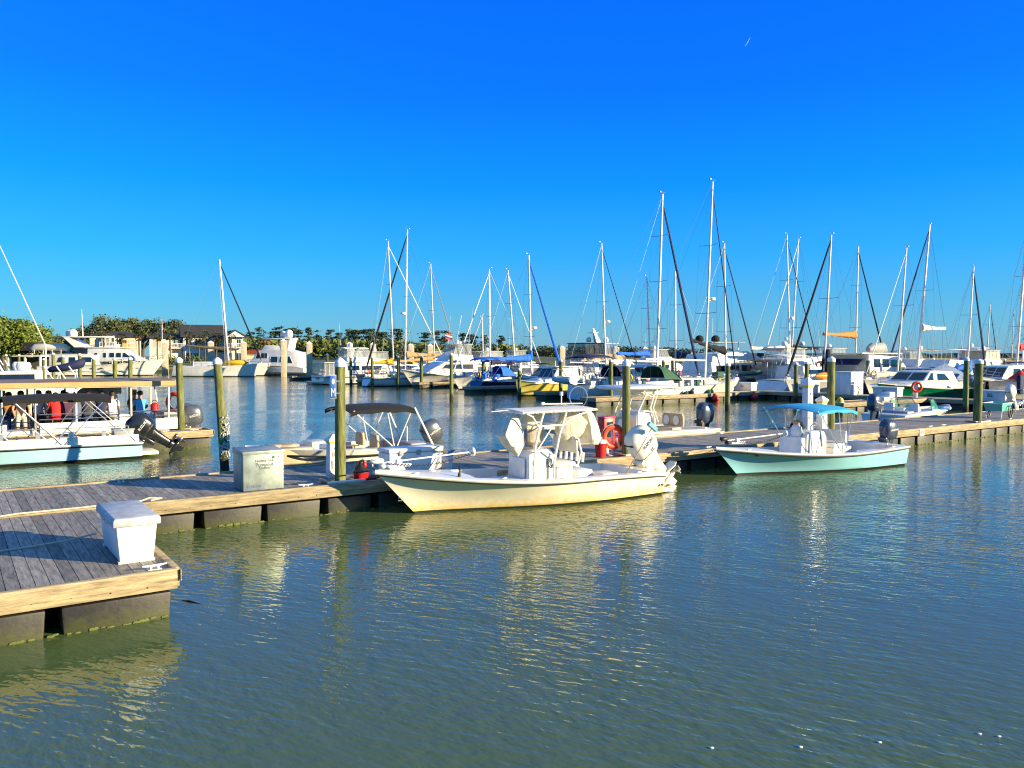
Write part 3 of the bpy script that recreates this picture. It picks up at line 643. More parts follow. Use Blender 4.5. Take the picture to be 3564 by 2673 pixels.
# ================================================================ boat parts
class Hull:
    """lofted hull in boat axes: x forward from the transom, y to port, z up from the waterline"""
    def __init__(s, L, B, bow, mid, aft, Rk, t0=.45, p=2.2, stern=.9, flare=1.0, boot=.07, kz=-.3, bowk=.3, n=26, trake=0, sail=False):
        s.sail = sail
        s.L, s.B, s.bow, s.mid, s.aft, s.Rk, s.t0, s.p, s.stern, s.flare, s.boot, s.kz, s.bowk, s.n, s.trake = L, B, bow, mid, aft, Rk, t0, p, stern, flare, boot, kz, bowk, n, trake
    def sheer(s, t): return s.mid+(s.bow-s.mid)*max(0, (t-.35)/.65)**1.8+(s.aft-s.mid)*max(0, (.35-t)/.35)**1.5
    def hb(s, t):
        if t > s.t0: return max(.012*s.B, s.B/2*(1-((t-s.t0)/(1-s.t0))**s.p))
        return s.B/2*lerp(s.stern, 1, 1-(1-t/s.t0)**2)
    def pt(s, t, v):                 # v 0 keel .. .2 boot top .. 1 sheer
        zs = s.sheer(t); 
        if v < .2: z = lerp(s.kz*(1-.0*t), s.boot, v/.2)
        else: z = lerp(s.boot, zs, (v-.2)/.8)
        f = max(0, min(1, (z-s.boot)/(zs-s.boot)))
        stem = s.L-s.Rk*(1-max(z, -.2)/s.bow)**1.0
        x = t*stem-s.trake*f*(1-t)**6
        kk = lerp(.9, s.bowk, max(0, (t-.25)/.75)**1.5)
        fl = 1+s.flare*max(0, (t-.4)/.6)
        if s.sail: kk *= lerp(.62, 1, min(1, t/.35)); fl *= lerp(.5, 1, min(1, t/.6))
        y = s.hb(t)*(lerp(kk, 1, f**fl) if v >= .2 else kk*(v/.2)**.45)
        return V((x, y, z))
    def yat(s, t, z):                # half beam at height z under the sheer point of station t
        x = s.sh(t).x; tt = min(1, max(0, x/(s.L-s.Rk*(1-max(z, -.2)/s.bow)))); zs = s.sheer(tt); v = .2+.8*(z-s.boot)/(zs-s.boot)
        return s.pt(tt, max(0, min(1, v))).y
    def sh(s, t, off=0, dz=0):
        q = s.pt(t, 1); return V((q.x, max(q.y-off, 0), q.z+dz))
    def build(s, mat, parent, boot=BOOT, stripe=None):
        vs = [0, .1, .2, .3, .42, .55, .68, .8, .9, 1]; b = MB()
        g = [[s.pt(i/s.n, v) for v in vs] for i in range(s.n+1)]
        for sd in (1, -1):
            gg = [[V((p.x, p.y*sd, p.z)) for p in r] for r in g]
            for k in range(len(vs)-1):
                b.m = 1 if k < 2 else (2 if stripe and k == 7 else 0)
                b.loft([[r[k], r[k+1]] for r in gg], False, False, False)
        for k in range(len(vs)-1):
            b.m = 1 if k < 2 else (2 if stripe and k == 7 else 0)
            a, c = g[0][k], g[0][k+1]
            b.add([a, c, V((c.x, -c.y, c.z)), V((a.x, -a.y, a.z))], [(0, 1, 2, 3)])
            a, c = g[-1][k], g[-1][k+1]
            b.add([a, c, V((c.x, -c.y, c.z)), V((a.x, -a.y, a.z))], [(0, 1, 2, 3)])
        o = b.build('hull', [mat, boot]+([stripe] if stripe else []), parent, sm=40, norm=False)
        bm = bmesh.new(); bm.from_mesh(o.data); bmesh.ops.remove_doubles(bm, verts=bm.verts, dist=.0005); bmesh.ops.recalc_face_normals(bm, faces=bm.faces); bm.to_mesh(o.data); bm.free()
        o.data.polygons.foreach_set('use_smooth', [True]*len(o.data.polygons)); o.data.set_sharp_from_angle(angle=R(38))
        return o
    def rail(s, parent, mat, r=.03, dz=-.02, name='rub_rail', off=-.01):
        b = MB(); pts = [s.sh(i/30, off, dz) for i in range(31)]
        b.tube([V((p.x, p.y, p.z)) for p in pts]+[V((p.x, -p.y, p.z)) for p in pts[::-1]], r, 6, True)
        return b.build(name, mat, parent)
    def deck(s, parent, mat, gw=.2, tf=.72, floor=.25, ta=.04, fmat=None, name='deck'):
        """gunwales, open cockpit with sole, closed foredeck (tf>1: open to the bow, tf<=0: flush deck)"""
        b = MB(); n = 28
        if tf <= 0:
            b.loft([[s.sh(i/n), V((s.sh(i/n).x, s.sh(i/n).y*.5, s.sh(i/n).z+.05)), V((s.sh(i/n).x, 0, s.sh(i/n).z+.08)), V((s.sh(i/n).x, -s.sh(i/n).y*.5, s.sh(i/n).z+.05)), V((s.sh(i/n).x, -s.sh(i/n).y, s.sh(i/n).z))] for i in range(n+1)], False, False, False)
            return b.build(name, mat, parent)
        ts = [ta+(tf-ta)*i/n for i in range(n+1)]
        inn = [(s.sh(t, gw, .012)) for t in ts]; out = [s.sh(t) for t in ts]
        fl = [V((p.x, max(0, min(p.y, s.yat(t, floor)-.05)), floor)) for p, t in zip(inn, ts)]
        for sd in (1, -1):
            m = lambda p, z=None: V((p.x, p.y*sd, p.z if z is None else z))
            b.loft([[m(out[i]), m(inn[i])] for i in range(n+1)], False, False, False)
            b.loft([[m(inn[i])]+[m(V((inn[i].x, max(0, min(inn[i].y, s.yat(ts[i], lerp(inn[i].z, floor, q))-.045)), lerp(inn[i].z, floor, q)))) for q in (.2, .4, .6, .8)]+[m(fl[i])] for i in range(n+1)], False, False, False)
        b.loft([[V((p.x, p.y, floor)), V((p.x, -p.y, floor))] for p in fl], False, False, False)
        for k in (0, n):
            p = inn[k]; wl = [(p.y, p.z)]+[(max(0, min(p.y, s.yat(ts[k], lerp(p.z, floor, q))-.045)), lerp(p.z, floor, q)) for q in (.2, .4, .6, .8, 1)]
            b.loft([[(p.x, y, z), (p.x, -y, z)] for y, z in wl], False, False, False)
        for a, c, m_ in ((0, ta, 2), (tf, 1, 10)):
            tt = [a+(c-a)*i/m_ for i in range(m_+1)]
            b.loft([[s.sh(t), V((s.sh(t).x, s.sh(t).y*.5, s.sh(t).z+.012+.03*(a > .1))), V((s.sh(t).x, -s.sh(t).y*.5, s.sh(t).z+.012+.03*(a > .1))), V((s.sh(t).x, -s.sh(t).y, s.sh(t).z))] for t in tt], False, False, False)
        return b.build(name, mat, parent, sm=30, norm=True)
def rrect(cx, cy, z, w, l, k=3.2, n=16, tilt=0):
    out = []
    for j in range(n):
        a = 2*math.pi*j/n; c, s_ = math.cos(a), math.sin(a)
        x = abs(c)**(2/k)*math.copysign(1, c)*l/2; y = abs(s_)**(2/k)*math.copysign(1, s_)*w/2
        out.append((cx+x, cy+y, z+x*tilt))
    return out
def outboard(parent, x, y, z, tilt, mat, leg=None, sc_=1, txt=None, tmat=LETW, legc=None, side=1, txt2=None):
    """tilted outboard; cowl is the part, its leg, propeller and letters sub-parts"""
    T = MX.Translation((x, y, z)) @ MX.Rotation(R(tilt), 4, 'Y') @ MX.Scale(sc_, 4)
    b = MB(T)
    b.loft([rrect(-.30, 0, -.02, .3, .48), rrect(-.31, 0, .06, .40, .62), rrect(-.32, 0, .2, .44, .68), rrect(-.33, 0, .4, .45, .70, tilt=.04), rrect(-.34, 0, .56, .42, .66, tilt=.1), rrect(-.35, 0, .66, .34, .54, 2.6, tilt=.14), rrect(-.36, 0, .71, .2, .34, 2.4, tilt=.16)])
    e = b.build('outboard_engine', mat, parent, sm=50)
    lm = legc or leg or mat
    b = MB(T)
    b.loft([rrect(-.31, 0, -.0, .22, .44, 2.6, 12), rrect(-.32, 0, -.2, .15, .34, 2.4, 12), rrect(-.34, 0, -.5, .1, .27, 2.2, 12), rrect(-.36, 0, -.78, .075, .24, 2, 12)])
    b.loft([[(-.2, -.03, -.66), (-.62, -.15, -.66), (-.72, -.1, -.66), (-.72, .1, -.66), (-.62, .15, -.66), (-.2, .03, -.66)], [(-.2, -.03, -.69), (-.62, -.15, -.685), (-.72, -.1, -.685), (-.72, .1, -.685), (-.62, .15, -.685), (-.2, .03, -.69)]])
    b.ell((-.36, 0, -.86), (.27, .065, .065), 10, 8)
    b.loft([[(-.2, -.012, -.88), (-.46, -.012, -.88), (-.46, .012, -.88), (-.2, .012, -.88)], [(-.38, -.006, -1.1), (-.5, -.006, -1.1), (-.5, .006, -1.1), (-.38, .006, -1.1)]])
    b.build('leg', lm, e, sm=50)
    b = MB(T)
    for k in range(3):
        a = k*2.094+.4; c_, s_ = math.cos(a), math.sin(a); pp = []
        for r_, w_, tw in ((.05, .03, .06), (.13, .075, .045), (.19, .05, .02)):
            pp.append((r_, w_, tw))
        for sg in (0, 1):
            ring = []
        up = [V((-.66-tw*.3, c_*r_-s_*w_, -.86+s_*r_+c_*w_)) for r_, w_, tw in pp]; dn = [V((-.66+tw*.9, c_*r_+s_*w_, -.86+s_*r_-c_*w_)) for r_, w_, tw in pp]
        q = V((.008, 0, 0))
        b.loft([[u+q, d_+q, d_-q, u-q] for u, d_ in zip(up, dn)])
    b.ell((-.66, 0, -.86), (.09, .05, .05), 8, 6); b.build('propeller', STEEL, e)
    b = MB(T); b.bx(-.14, .0, -.14, .14, -.3, .1); b.bx(-.02, .07, -.17, .17, -.02, .1); b.build('clamp_bracket', leg or BLACK, e, bevel=.015)
    b = MB(T); b.loft([rrect(-.312, 0, .095, .416, .642), rrect(-.312, 0, .112, .418, .645)]); b.build('cowl_seam', BLACK, e, sm=50)
    b = MB(T); b.bx(-.1, -.0, -.14, .14, .5, .56); b.build('air_intake', BLACK, e, bevel=.02)
    if txt:
        lettering(txt, .105, tmat, e, T @ face_mtx((-.34, side*.231, .33), V((-side, 0, 0)) if side > 0 else (1, 0, 0), (0, 0, 1)), 'maker_lettering', .004)
    if txt2:
        lettering(txt2, .07, INK, e, T @ face_mtx((-.34, side*.225, .15), V((-side, 0, 0)) if side > 0 else (1, 0, 0), (0, 0, 1)), 'number_lettering', .004)
    return e
def bimini(parent, x0, x1, w, z, mat, drop=.12, crown=.1, wave=0, fx=None, fz=.5, fr=ALU, th=.03, hem=0, name='canopy'):
    b = MB()
    def f(u, v):
        x = lerp(x0, x1, u); y = lerp(-w/2, w/2, v); e = 1-abs(2*v-1)**2.4
        zz = z+crown*e-drop*abs(2*u-1)**3-wave*math.sin(u*math.pi*2)**2*(1-e*.3)
        return (x, y, zz-(1-e)*.06)
    b.surf(f, 18, 10, th); b.build(name, mat, parent, sm=60)
    if hem:
        for v in (0, 1): b = MB(); b.surf(lambda u, q: V(f(u, v))+V((0, .006*(1 if v else -1), -q*hem*(1-.3*math.sin(u*9)**2))), 18, 1); b.build('valance', mat, parent)
    if fx is not None:
        for sd in (-1, 1):
            y = sd*w/2*.97; b = MB()
            for xa, xb in ((fx-.15, x0+.12), (fx, x1-.1), (fx-.05, lerp(x0, x1, .45))):
                b.tube([(xa, y, fz), (xb, y*.98, z-.06-drop*.5)], .014, 6)
            b.tube([(lerp(fx, x1, .6), y*.985, lerp(fz, z, .58)), (lerp(fx, x1, .62)+.35, y*.985, z-.08)], .011, 5)
            b.build('frame_legs', fr, parent)
        b = MB()
        for u in (.03, .45, .97):
            b.tube([V(f(u, v/8))-V((0, 0, th+.012)) for v in range(9)], .013, 5)
        b.build('frame_bows', fr, parent)
def trolling_motor(parent, p, length, head, mat=WHITE2):
    """stowed bow motor lying back along the foredeck from p"""
    p = V(p); q = p+V((-length, .0, .1))
    b = MB(); b.tube([p, q], .016, 8); e = b.build('trolling_motor', mat, parent)
    b = MB(MX.Translation(p+V((.1, 0, 0)))); b.ell((.02, 0, .05), (.16, .065, .065), 12, 8); b.ell((-.1, .0, -.06), (.08, .08, .06), 10, 6); b.build('lower_unit', head, e)
    b = MB(MX.Translation(p+V((.19, 0, .05))))
    for k in range(3): a = k*2.09; b.loft([[(.0, .02*math.cos(a), .02*math.sin(a)), (.03, .05*math.cos(a+.5), .05*math.sin(a+.5)), (.0, .12*math.cos(a+.3), .12*math.sin(a+.3))], [(.01, .02*math.cos(a), .02*math.sin(a)), (.04, .05*math.cos(a+.5), .05*math.sin(a+.5)), (.01, .12*math.cos(a+.3), .12*math.sin(a+.3))]])
    b.build('propeller', BLACK if head is BLACK else mat, e)
    b = MB(MX.Translation(q)); b.ell((0, 0, 0), (.06, .1, .1), 14, 8); b.build('head', mat, e)
    b = MB(); b.bx(p.x-.62, p.x-.1, p.y-.08, p.y+.08, p.z-.1, p.z-.045); b.bx(p.x-.42, p.x-.3, p.y-.05, p.y+.05, p.z-.046, p.z+.05); b.build('mount', mat, e, bevel=.015)
    b = MB()
    k = 130; pts = []
    for i in range(k+1):
        u = i/k; c = p.lerp(q, u*.96+.02); sag = -.13*math.sin(u*math.pi)
        pts.append(c+V((0, .12+.022*math.cos(i*1.25), sag+.0+.022*math.sin(i*1.25))))
    b.tube(pts, .0075, 5); b.build('coiled_cable', BLACK, e)
    return e
def sack(name, mat, parent, rings, loc=None, fold=.02, seed=1, n=14):
    """tied cloth cover: list of (centre, rx, ry) stacked downwards with folds"""
    rnd = random.Random(seed); b = MB(); rr = []
    for i, (c, rx, ry, an) in enumerate(rings):
        ring = []
        for j in range(n):
            a = 2*math.pi*j/n; k = 1+fold*math.sin(a*7+i*.8+seed)+rnd.uniform(-fold, fold)
            x = abs(math.cos(a))**.5*math.copysign(1, math.cos(a))*rx*k; y = abs(math.sin(a))**.5*math.copysign(1, math.sin(a))*ry*k
            ring.append((c[0]+x*math.cos(an)-y*math.sin(an), c[1]+x*math.sin(an)+y*math.cos(an), c[2]+rnd.uniform(-fold, fold)*.4))
        rr.append(ring)
    b.loft(rr); return b.build(name, mat, parent, sm=32)
def cleats_on(h, parent, ts, mat=STEEL):
    for t in ts:
        p = h.sh(t, .1, .02)
        b = MB(); b.bx(p.x-.07, p.x+.07, p.y-.015, p.y+.015, p.z, p.z+.025); b.build('deck_cleat', mat, parent, bevel=.008)

# ================================================================ cream centre console boat (hero)
hx, hy = 3.12, 20.17; hrz = math.atan2(-.528, -.849)
cb = thing('fishing_boat', 'cream hulled centre console fishing boat with white T top moored in front', 'boat', (hx, hy, 0), hrz)
H = Hull(6.98, 2.35, .96, .6, .53, .9, t0=.42, p=2.3, stern=.9, flare=1.1, boot=.045, bowk=.16)
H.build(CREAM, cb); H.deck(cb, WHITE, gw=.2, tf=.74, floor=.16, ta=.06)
H.rail(cb, WHITE, .032, -.035); H.rail(cb, BLACK, .014, -.085, 'rail_insert', .0)
b = MB(); b.tube([(6.33, 0, .4), (6.45, 0, .36), (6.47, 0, .30), (6.34, 0, .3)], .012, 6); b.build('bow_eye', STEEL, cb)
# console with windscreen
def console(parent, x0, x1, w, z0, z1, mat, slope=.12, screen=SMOKE, sh=.45):
    b = MB(); b.prism([(x0, z0), (x1, z0), (x1-.03, z1-.12), (x1-slope, z1), (x0+.12, z1), (x0, z1-.18)], -w/2, w/2); c = b.build('console', mat, parent, bevel=.03)
    b = MB(); n = 8
    rr = []
    for z, k in ((z1-.01, 0), (z1+sh, .16)):
        rr.append([(x1-.1-k-.25*abs(2*i/n-1)**3, lerp(-w/2+.04, w/2-.04, i/n), z) for i in range(n+1)])
    b.loft(rr, False, False, False); b.build('windscreen', screen, c)
    b = MB(MX.Translation((x0-.05, 0, z1-.2)) @ MX.Rotation(R(70), 4, 'Y')); b.tube([(.17*math.cos(a), .17*math.sin(a), 0) for a in [6.283*k/16 for k in range(16)]], .012, 6, True); b.tube([(-.17, 0, 0), (.17, 0, 0)], .01, 5); b.tube([(0, -.17, 0), (0, .17, 0)], .01, 5)
    b.build('steering_wheel', STEEL, c)
    return c
c_ = console(cb, 2.78, 3.52, .82, .16, 1.2, WHITE)
b = MB(); b.bx(3.53, 3.545, -.32, .32, .3, 1.02); b.build('console_hatch', WHITE, c_, bevel=.01)
b = MB(MX.Translation((3.28, .411, .92)) @ MX.Rotation(-math.pi/2, 4, 'X')); b.lathe([(.1, 0), (.1, .02), (.06, .03), (.05, .02)], n=20); b.build('speaker', OFFW, c_)
b = MB(); b.tube([(3.0, .43, 1.0), (2.98, .45, .82), (2.92, .45, .79), (2.88, .44, .85), (2.9, .43, 1.0)], .014, 6); b.build('cable_loop', BLACK, c_)
b = MB(); b.bx(3.56, 4.15, -.36, .36, .16, .5); b.build('bow_seat', WHITE, cb, bevel=.04)
b = MB(); b.bx(3.58, 4.14, -.35, .35, .505, .57); b.build('seat_cushion', OFFW, cb, bevel=.03)
b = MB(MX.Translation((4.6, 0, .66))); b.build('x', WHITE) if 0 else None
# leaning post
TS_ = MX.Translation((.36, 0, 0))
b = MB(TS_); b.bx(1.95, 2.4, -.48, .48, .16, .78); lp = b.build('leaning_post', WHITE, cb, bevel=.03)
b = MB(TS_); b.bx(1.9, 2.46, -.52, .52, .785, .9); b.build('cushion', OFFW, lp, bevel=.045)
b = MB(TS_); b.loft([rrect(1.84, 0, z, w_, d_, 4, 20) for z, w_, d_ in ((1.08, .86, .07), (1.12, .96, .1), (1.36, .96, .1), (1.44, .84, .09), (1.47, .6, .05))]); b.build('backrest', OFFW, lp, sm=50)
b = MB(TS_)
for sd in (-1, 1): b.tube([(1.85, sd*.5, .8), (1.74, sd*.5, 1.1), (1.82, sd*.47, 1.42)], .025, 8)
b.build('backrest_frame', TUBEW, lp)
for k, yy in enumerate((-.42, -.2, .02, .24, .46)):
    b = MB(TS_); b.tube([(1.68, yy, .86), (1.66, yy, 1.08)], .035, 8); b.build('rod_holder', CAPW, lp)
b = MB(TS_); b.bx(1.35, 1.8, -.3, .42, .16, .66); bb = b.build('bait_box', WHITE, cb, bevel=.025); b = MB(TS_); b.bx(1.4, 1.74, .421, .432, .24, .58); b.build('door', OFFW, bb, bevel=.008)
b = MB(MX.Translation((.5, 0, 0))); b.bx(.75, 1.2, .3, .8, .16, .5); b.build('aft_seat', WHITE, cb, bevel=.03); b = MB(MX.Translation((.5, 0, 0))); b.bx(.73, 1.22, .28, .82, .505, .6); b.build('aft_cushion', OFFW, cb, bevel=.035)
b = MB(); b.bx(.5, 1.75, -.965, -.93, .36, .5); b.build('rod_rack', GREYP, cb, bevel=.01)
# T top
TT = 2.1
tw = 1.3; tx0, tx1 = 1.78, 3.75
b = MB(); b.surf(lambda u, v: (lerp(tx0, tx1, u), lerp(-tw/2, tw/2, v)*(1-.12*u**3), TT+.035*(1-(2*v-1)**2)-.02*u), 12, 10, .02); b.build('t_top_canvas', pm('white_canvas', (.7, .68, .62), .75, .08, 4, .004, 5), cb)
b = MB(); pts = [(tx0, -tw/2, TT-.02), (tx1, -tw/2*.88, TT-.04), (tx1, tw/2*.88, TT-.04), (tx0, tw/2, TT-.02)]; b.tube(pts, .026, 8, True); tf_ = b.build('t_top_frame', TUBEW, cb)
b = MB()
for sd in (-1, 1):
    ym = sd*.52
    b.tube([(3.42, ym, .16), (3.4, ym, 1.25), (3.28, ym*1.03, 1.75), (3.2, sd*.58, TT-.03)], .027, 8)
    b.tube([(2.88, ym, .16), (2.88, ym, .9), (2.74, ym, 1.5), (2.66, ym*1.02, 1.75), (2.58, sd*.58, TT-.03)], .027, 8)
    b.tube([(3.28, ym*1.03, 1.75), (2.66, ym*1.02, 1.75)], .022, 8)
    b.tube([(3.3, ym*1.03, 1.72), (3.5, sd*.58, 1.97), (3.68, sd*.6, TT-.05)], .02, 8)
    b.tube([(2.66, ym*1.02, 1.72), (2.4, sd*.6, 1.94), (1.9, sd*.62, TT-.04)], .02, 8)
    b.tube([(3.4, ym, 1.18), (3.1, ym*1.02, 1.22), (2.88, ym, 1.05)], .022, 8)
    b.tube([(3.42, ym, 1.1), (2.95, ym, 1.7)], .016, 6)
b.tube([(3.28, -.535, 1.75), (3.28, .535, 1.75)], .02, 8); b.tube([(2.66, -.53, 1.75), (2.66, .53, 1.75)], .02, 8)
b.build('t_top_legs', TUBEW, cb)
b = MB()
for k in range(16):
    x = lerp(tx0+.1, tx1-.1, k/15); b.tube([(x, tw/2*.95, TT-.005), (x, tw/2*1.02, TT-.03), (x, tw/2*.95, TT-.05)], .006, 4)
b.build('canvas_lacing', CAPW, cb)
b = MB(); b.tube([(3.95, .3, TT+.02), (4.4, .32, TT+.0)], .008, 5); b.tube([(1.85, .2, TT+.1), (2.9, .1, TT+.11)], .014, 6); b.ell((2.9, .1, TT+.12), (.06, .04, .04), 8, 6); b.build('outrigger_pole', TUBEW, cb)
b = MB(); b.tube([(2.1, -.3, TT+.05), (2.1, -.3, TT+.27)], .014, 6); b.lathe([(.04, 0), (.04, .09)], (2.1, -.3, TT+.27), 10); b.build('stern_light', CAPW, cb)
# engine, tabs, gaff brush
eng = outboard(cb, -.12, 0, .62, 42, ENGW, ENGW, 1.12, 'SUZUKI', INK, None, 1, '250')
b = MB(); b.bx(-.45, -.01, -.85, -.3, .02, .08); b.build('trim_platform', OFFW, cb, bevel=.015); b = MB(); b.bx(-.45, -.01, .35, .85, .02, .08); b.build('trim_platform', OFFW, cb, bevel=.015)
b = MB(MX.Translation((0.05, .62, .32)) @ MX.Rotation(math.pi/2, 4, 'X')); b.build('x2', WHITE) if 0 else None
trolling_motor(cb, (6.85, .1, 1.13), 2.1, WHITE2)
cleats_on(H, cb, (.12, .45, .66, .9))
b = MB(); b.lathe([(.035, 0), (.035, .05), (.02, .08), (.022, .2), (.03, .22)], (5.35, .62, .8), 10); b.build('rod_mount', BLACK, cb)
# things on the cream boat
def boat_pt(o, p): return MX.Translation(o.location) @ MX.Rotation(o.rotation_euler.z, 4, 'Z') @ V(p)
def on_boat(name, label, cat, o, p, rz=0, group=None): return thing(name, label, cat, boat_pt(o, p), o.rotation_euler.z+rz, group)
CV = []
d = on_boat('canvas_cover', 'pale canvas cover hanging at the front of the white T top', 'cover', cb, (3.78, .2, 1.2), 0, 'canvas covers under the T top')
sack('bag', CANV, d, [((.02, 0, .84), .02, .02, .3), ((.0, 0, .74), .12, .08, .3), ((.05, 0, .42), .33, .15, .3), ((.05, 0, .36), .35, .17, .3), ((-.02, .03, .12), .26, .15, .3), ((-.08, .05, -.04), .1, .07, .3), ((-.1, .05, -.12), .015, .015, .3)], seed=3, fold=.035, n=10)
d = on_boat('canvas_cover', 'grey shaded canvas cover hanging behind the console windscreen', 'cover', cb, (2.92, -.3, 1.27), 0, 'canvas covers under the T top')
sack('bag', CANV, d, [((0, 0, .78), .05, .05, 0), ((0, 0, .7), .22, .14, .1), ((.02, 0, .35), .3, .2, .2), ((.0, 0, .05), .26, .18, .1), ((-.05, 0, -.1), .06, .05, 0)], seed=5)
d = on_boat('canvas_cover', 'big folded canvas cover hanging at the back of the white T top', 'cover', cb, (2.1, .15, 1.4), 0, 'canvas covers under the T top')
sack('bag', CANV, d, [((.06, 0, .66), .1, .05, 0), ((.03, 0, .58), .2, .12, -.1), ((.0, 0, .36), .36, .2, -.3), ((.08, 0, .14), .33, .22, -.2), ((.12, .02, -.02), .2, .14, 0), ((.12, .02, -.07), .06, .05, 0)], seed=9, fold=.04)
d = on_boat('canvas_cover', 'drooping canvas cover at the stern end of the white T top', 'cover', cb, (1.62, .1, 1.33), 0, 'canvas covers under the T top')
sack('bag', CANV, d, [((.05, 0, .72), .07, .05, 0), ((.0, 0, .6), .13, .12, .2), ((-.06, 0, .3), .2, .18, .3), ((-.13, 0, .02), .22, .18, .2), ((-.17, .02, -.12), .1, .09, 0)], seed=12)
d = on_boat('landing_net', 'round landing net with dark mesh standing at the T top corner', 'landing net', cb, (1.72, -.3, TT))
b = MB(); cc = V((-.2, -.1, .22)); b.tube([cc+V((.2*math.cos(a), -.09*math.cos(a), .25*math.sin(a))) for a in [6.283*k/28 for k in range(28)]], .013, 6, True); b.tube([cc+V((.1, 0, -.22)), (.3, .3, -.1), (.6, .45, -.35)], .013, 6); b.build('hoop', ALU, d)
b = MB()
for k in range(20):
    a = 6.283*k/20; p0 = cc+V((.2*math.cos(a), -.09*math.cos(a), .25*math.sin(a))); tip = cc+V((.03, .2, -.42))
    b.tube([p0, p0.lerp(tip, .5)+V((0, .1, -.04)), tip+V((.02*math.cos(a), 0, .02*math.sin(a)))], .003, 4)
for u in (.25, .5, .75):
    b.tube([(cc+V((.2*math.cos(a), -.09*math.cos(a), .25*math.sin(a)))).lerp(cc+V((.03, .2, -.42)), u)+V((0, .1*math.sin(u*3.14), -.03)) for a in [6.283*k/20 for k in range(20)]], .003, 4, True)
b.build('mesh_bag', CHAR, d)
d = on_boat('deck_brush', 'long handled deck brush with blue head leaning on the cream outboard', 'brush', cb, (1.2, 1.0, .56))
b = MB(); b.tube([(0, 0, 0), (-1.28, -.55, .98)], .013, 8); b.build('handle', TEAK, d); b = MB(MX.Translation((-1.3, -.56, 1.0)) @ MX.Rotation(R(-35), 4, 'Y')); b.bx(-.16, .16, -.05, .05, -.03, .03); b.bx(-.15, .15, -.04, .04, .031, .08); b.build('head', pm('brush_blue', (.15, .4, .5), .7), d, bevel=.008)
# hull numbers / small fittings
b = MB(MX.Translation((.12, 1.045, .25)) @ MX.Rotation(-math.pi/2, 4, 'X')); b.lathe([(.03, 0), (.03, .03)], n=12); b.build('through_hull', BLACK, cb)

# ================================================================ seafoam boat
sb = thing('fishing_boat', 'seafoam green centre console boat with a teal bimini top', 'boat', (11.56, 25.31, 0), math.atan2(-.48, -.877))
H2 = Hull(6.85, 2.2, .8, .53, .6, .82, t0=.42, p=2.3, stern=.9, flare=1.0, boot=.06, bowk=.16)
H2.build(TEAL, sb); H2.deck(sb, WHITE, gw=.18, tf=.76, floor=.12, ta=.05); H2.rail(sb, WHITE, .028, -.02); H2.rail(sb, BLACK, .02, -.07, 'rail_insert', .0)
console(sb, 3.0, 3.85, .9, .12, 1.15, WHITE, screen=PANE, sh=.4)
b = MB(); b.bx(3.86, 4.0, -.42, .42, .12, .98); b.build('console_box', WHITE2, sb, bevel=.02)
b = MB(); b.bx(2.25, 2.7, -.45, .45, .12, .62); lp = b.build('helm_seat', WHITE, sb, bevel=.03); b = MB(); b.bx(2.22, 2.72, -.47, .47, .625, .74); b.build('cushion', CAPW, lp, bevel=.03); b = MB(); b.bx(2.12, 2.2, -.45, .45, .75, 1.1); b.build('backrest', CAPW, lp, bevel=.03)
b = MB(); b.tube([(3.75, .47, .2), (3.7, .47, 1.3), (3.55, .47, 1.42), (3.3, .47, 1.3), (3.2, .47, .7)], .016, 6); b.build('grab_rail', ALU, sb)
b = MB(); b.bx(.8, 1.9, -.8, -.45, .12, .5); b.build('bench_locker', OFFW, sb, bevel=.02); b = MB(); b.bx(.6, 1.4, .2, .7, .12, .48); b.build('cooler_seat', WHITE, sb, bevel=.03)
outboard(sb, -.1, 0, .68, 6, ENGN, ENGN, .88, 'YAMAHA', LETW)
trolling_motor(sb, (6.5, .08, 1.0), 2.2, BLACK)
bimini(sb, 2.45, 4.05, 2.1, 1.86, TEALC, drop=.08, crown=.055, wave=.0, fx=3.05, fz=.56, hem=.1)
cleats_on(H2, sb, (.1, .5, .88)); b = MB(); b.tube([(6.0, 0, .3), (6.1, 0, .28), (6.1, 0, .22), (6.0, 0, .22)], .01, 6); b.build('bow_eye', STEEL, sb)
b = MB(); b.tube([(1.0, .9, .6), (.6, .95, 1.7)], .008, 5); b.tube([(2.2, .5, .6), (2.1, .45, 1.75)], .008, 5); b.build('fishing_rods', TEAK, sb)
p_ = H2.pt(.86, .84); b = MB(); b.ell((p_.x, p_.y+.004, p_.z), (.13, .012, .022), 10, 6); b.build('bow_vent', BLACK, sb)
d = on_boat('tackle_pile', 'dark bag and pale gear heaped on the seafoam console', 'gear bag', sb, (3.55, -.1, 1.16))
b = MB(); b.ell((0, -.05, .12), (.24, .18, .13), 12, 8); b.ell((.1, .18, .09), (.14, .12, .09), 10, 6); b.build('bag', CHAR, d)
d = on_boat('life_jacket', 'orange and white life jacket on the front of the seafoam console', 'life jacket', sb, (3.85, .1, .98))
b = MB(); b.loft([rrect(0, 0, z, w_, d_, 3, 14) for z, w_, d_ in ((0, .3, .1), (.1, .38, .16), (.28, .34, .15), (.36, .2, .1))]); b.build('body', CAPW, d, sm=50); b = MB(); b.loft([rrect(.0, -.02, z, w_, d_, 3, 14) for z, w_, d_ in ((.365, .2, .1), (.42, .24, .12), (.48, .16, .08))]); b.build('collar', pm('pale_orange', (.75, .32, .12), .7), d, sm=50)
d = on_boat('fuel_can', 'red fuel can standing at the stern seat of the seafoam boat', 'fuel can', sb, (2.0, -.6, .5))
b = MB(); b.bx(-.14, .14, -.1, .1, 0, .32); b.build('can', RED, d, bevel=.04); b = MB(); b.tube([(-.08, 0, .32), (-.06, 0, .4), (.06, 0, .4), (.08, 0, .32)], .015, 6); b.build('handle', RED, d)
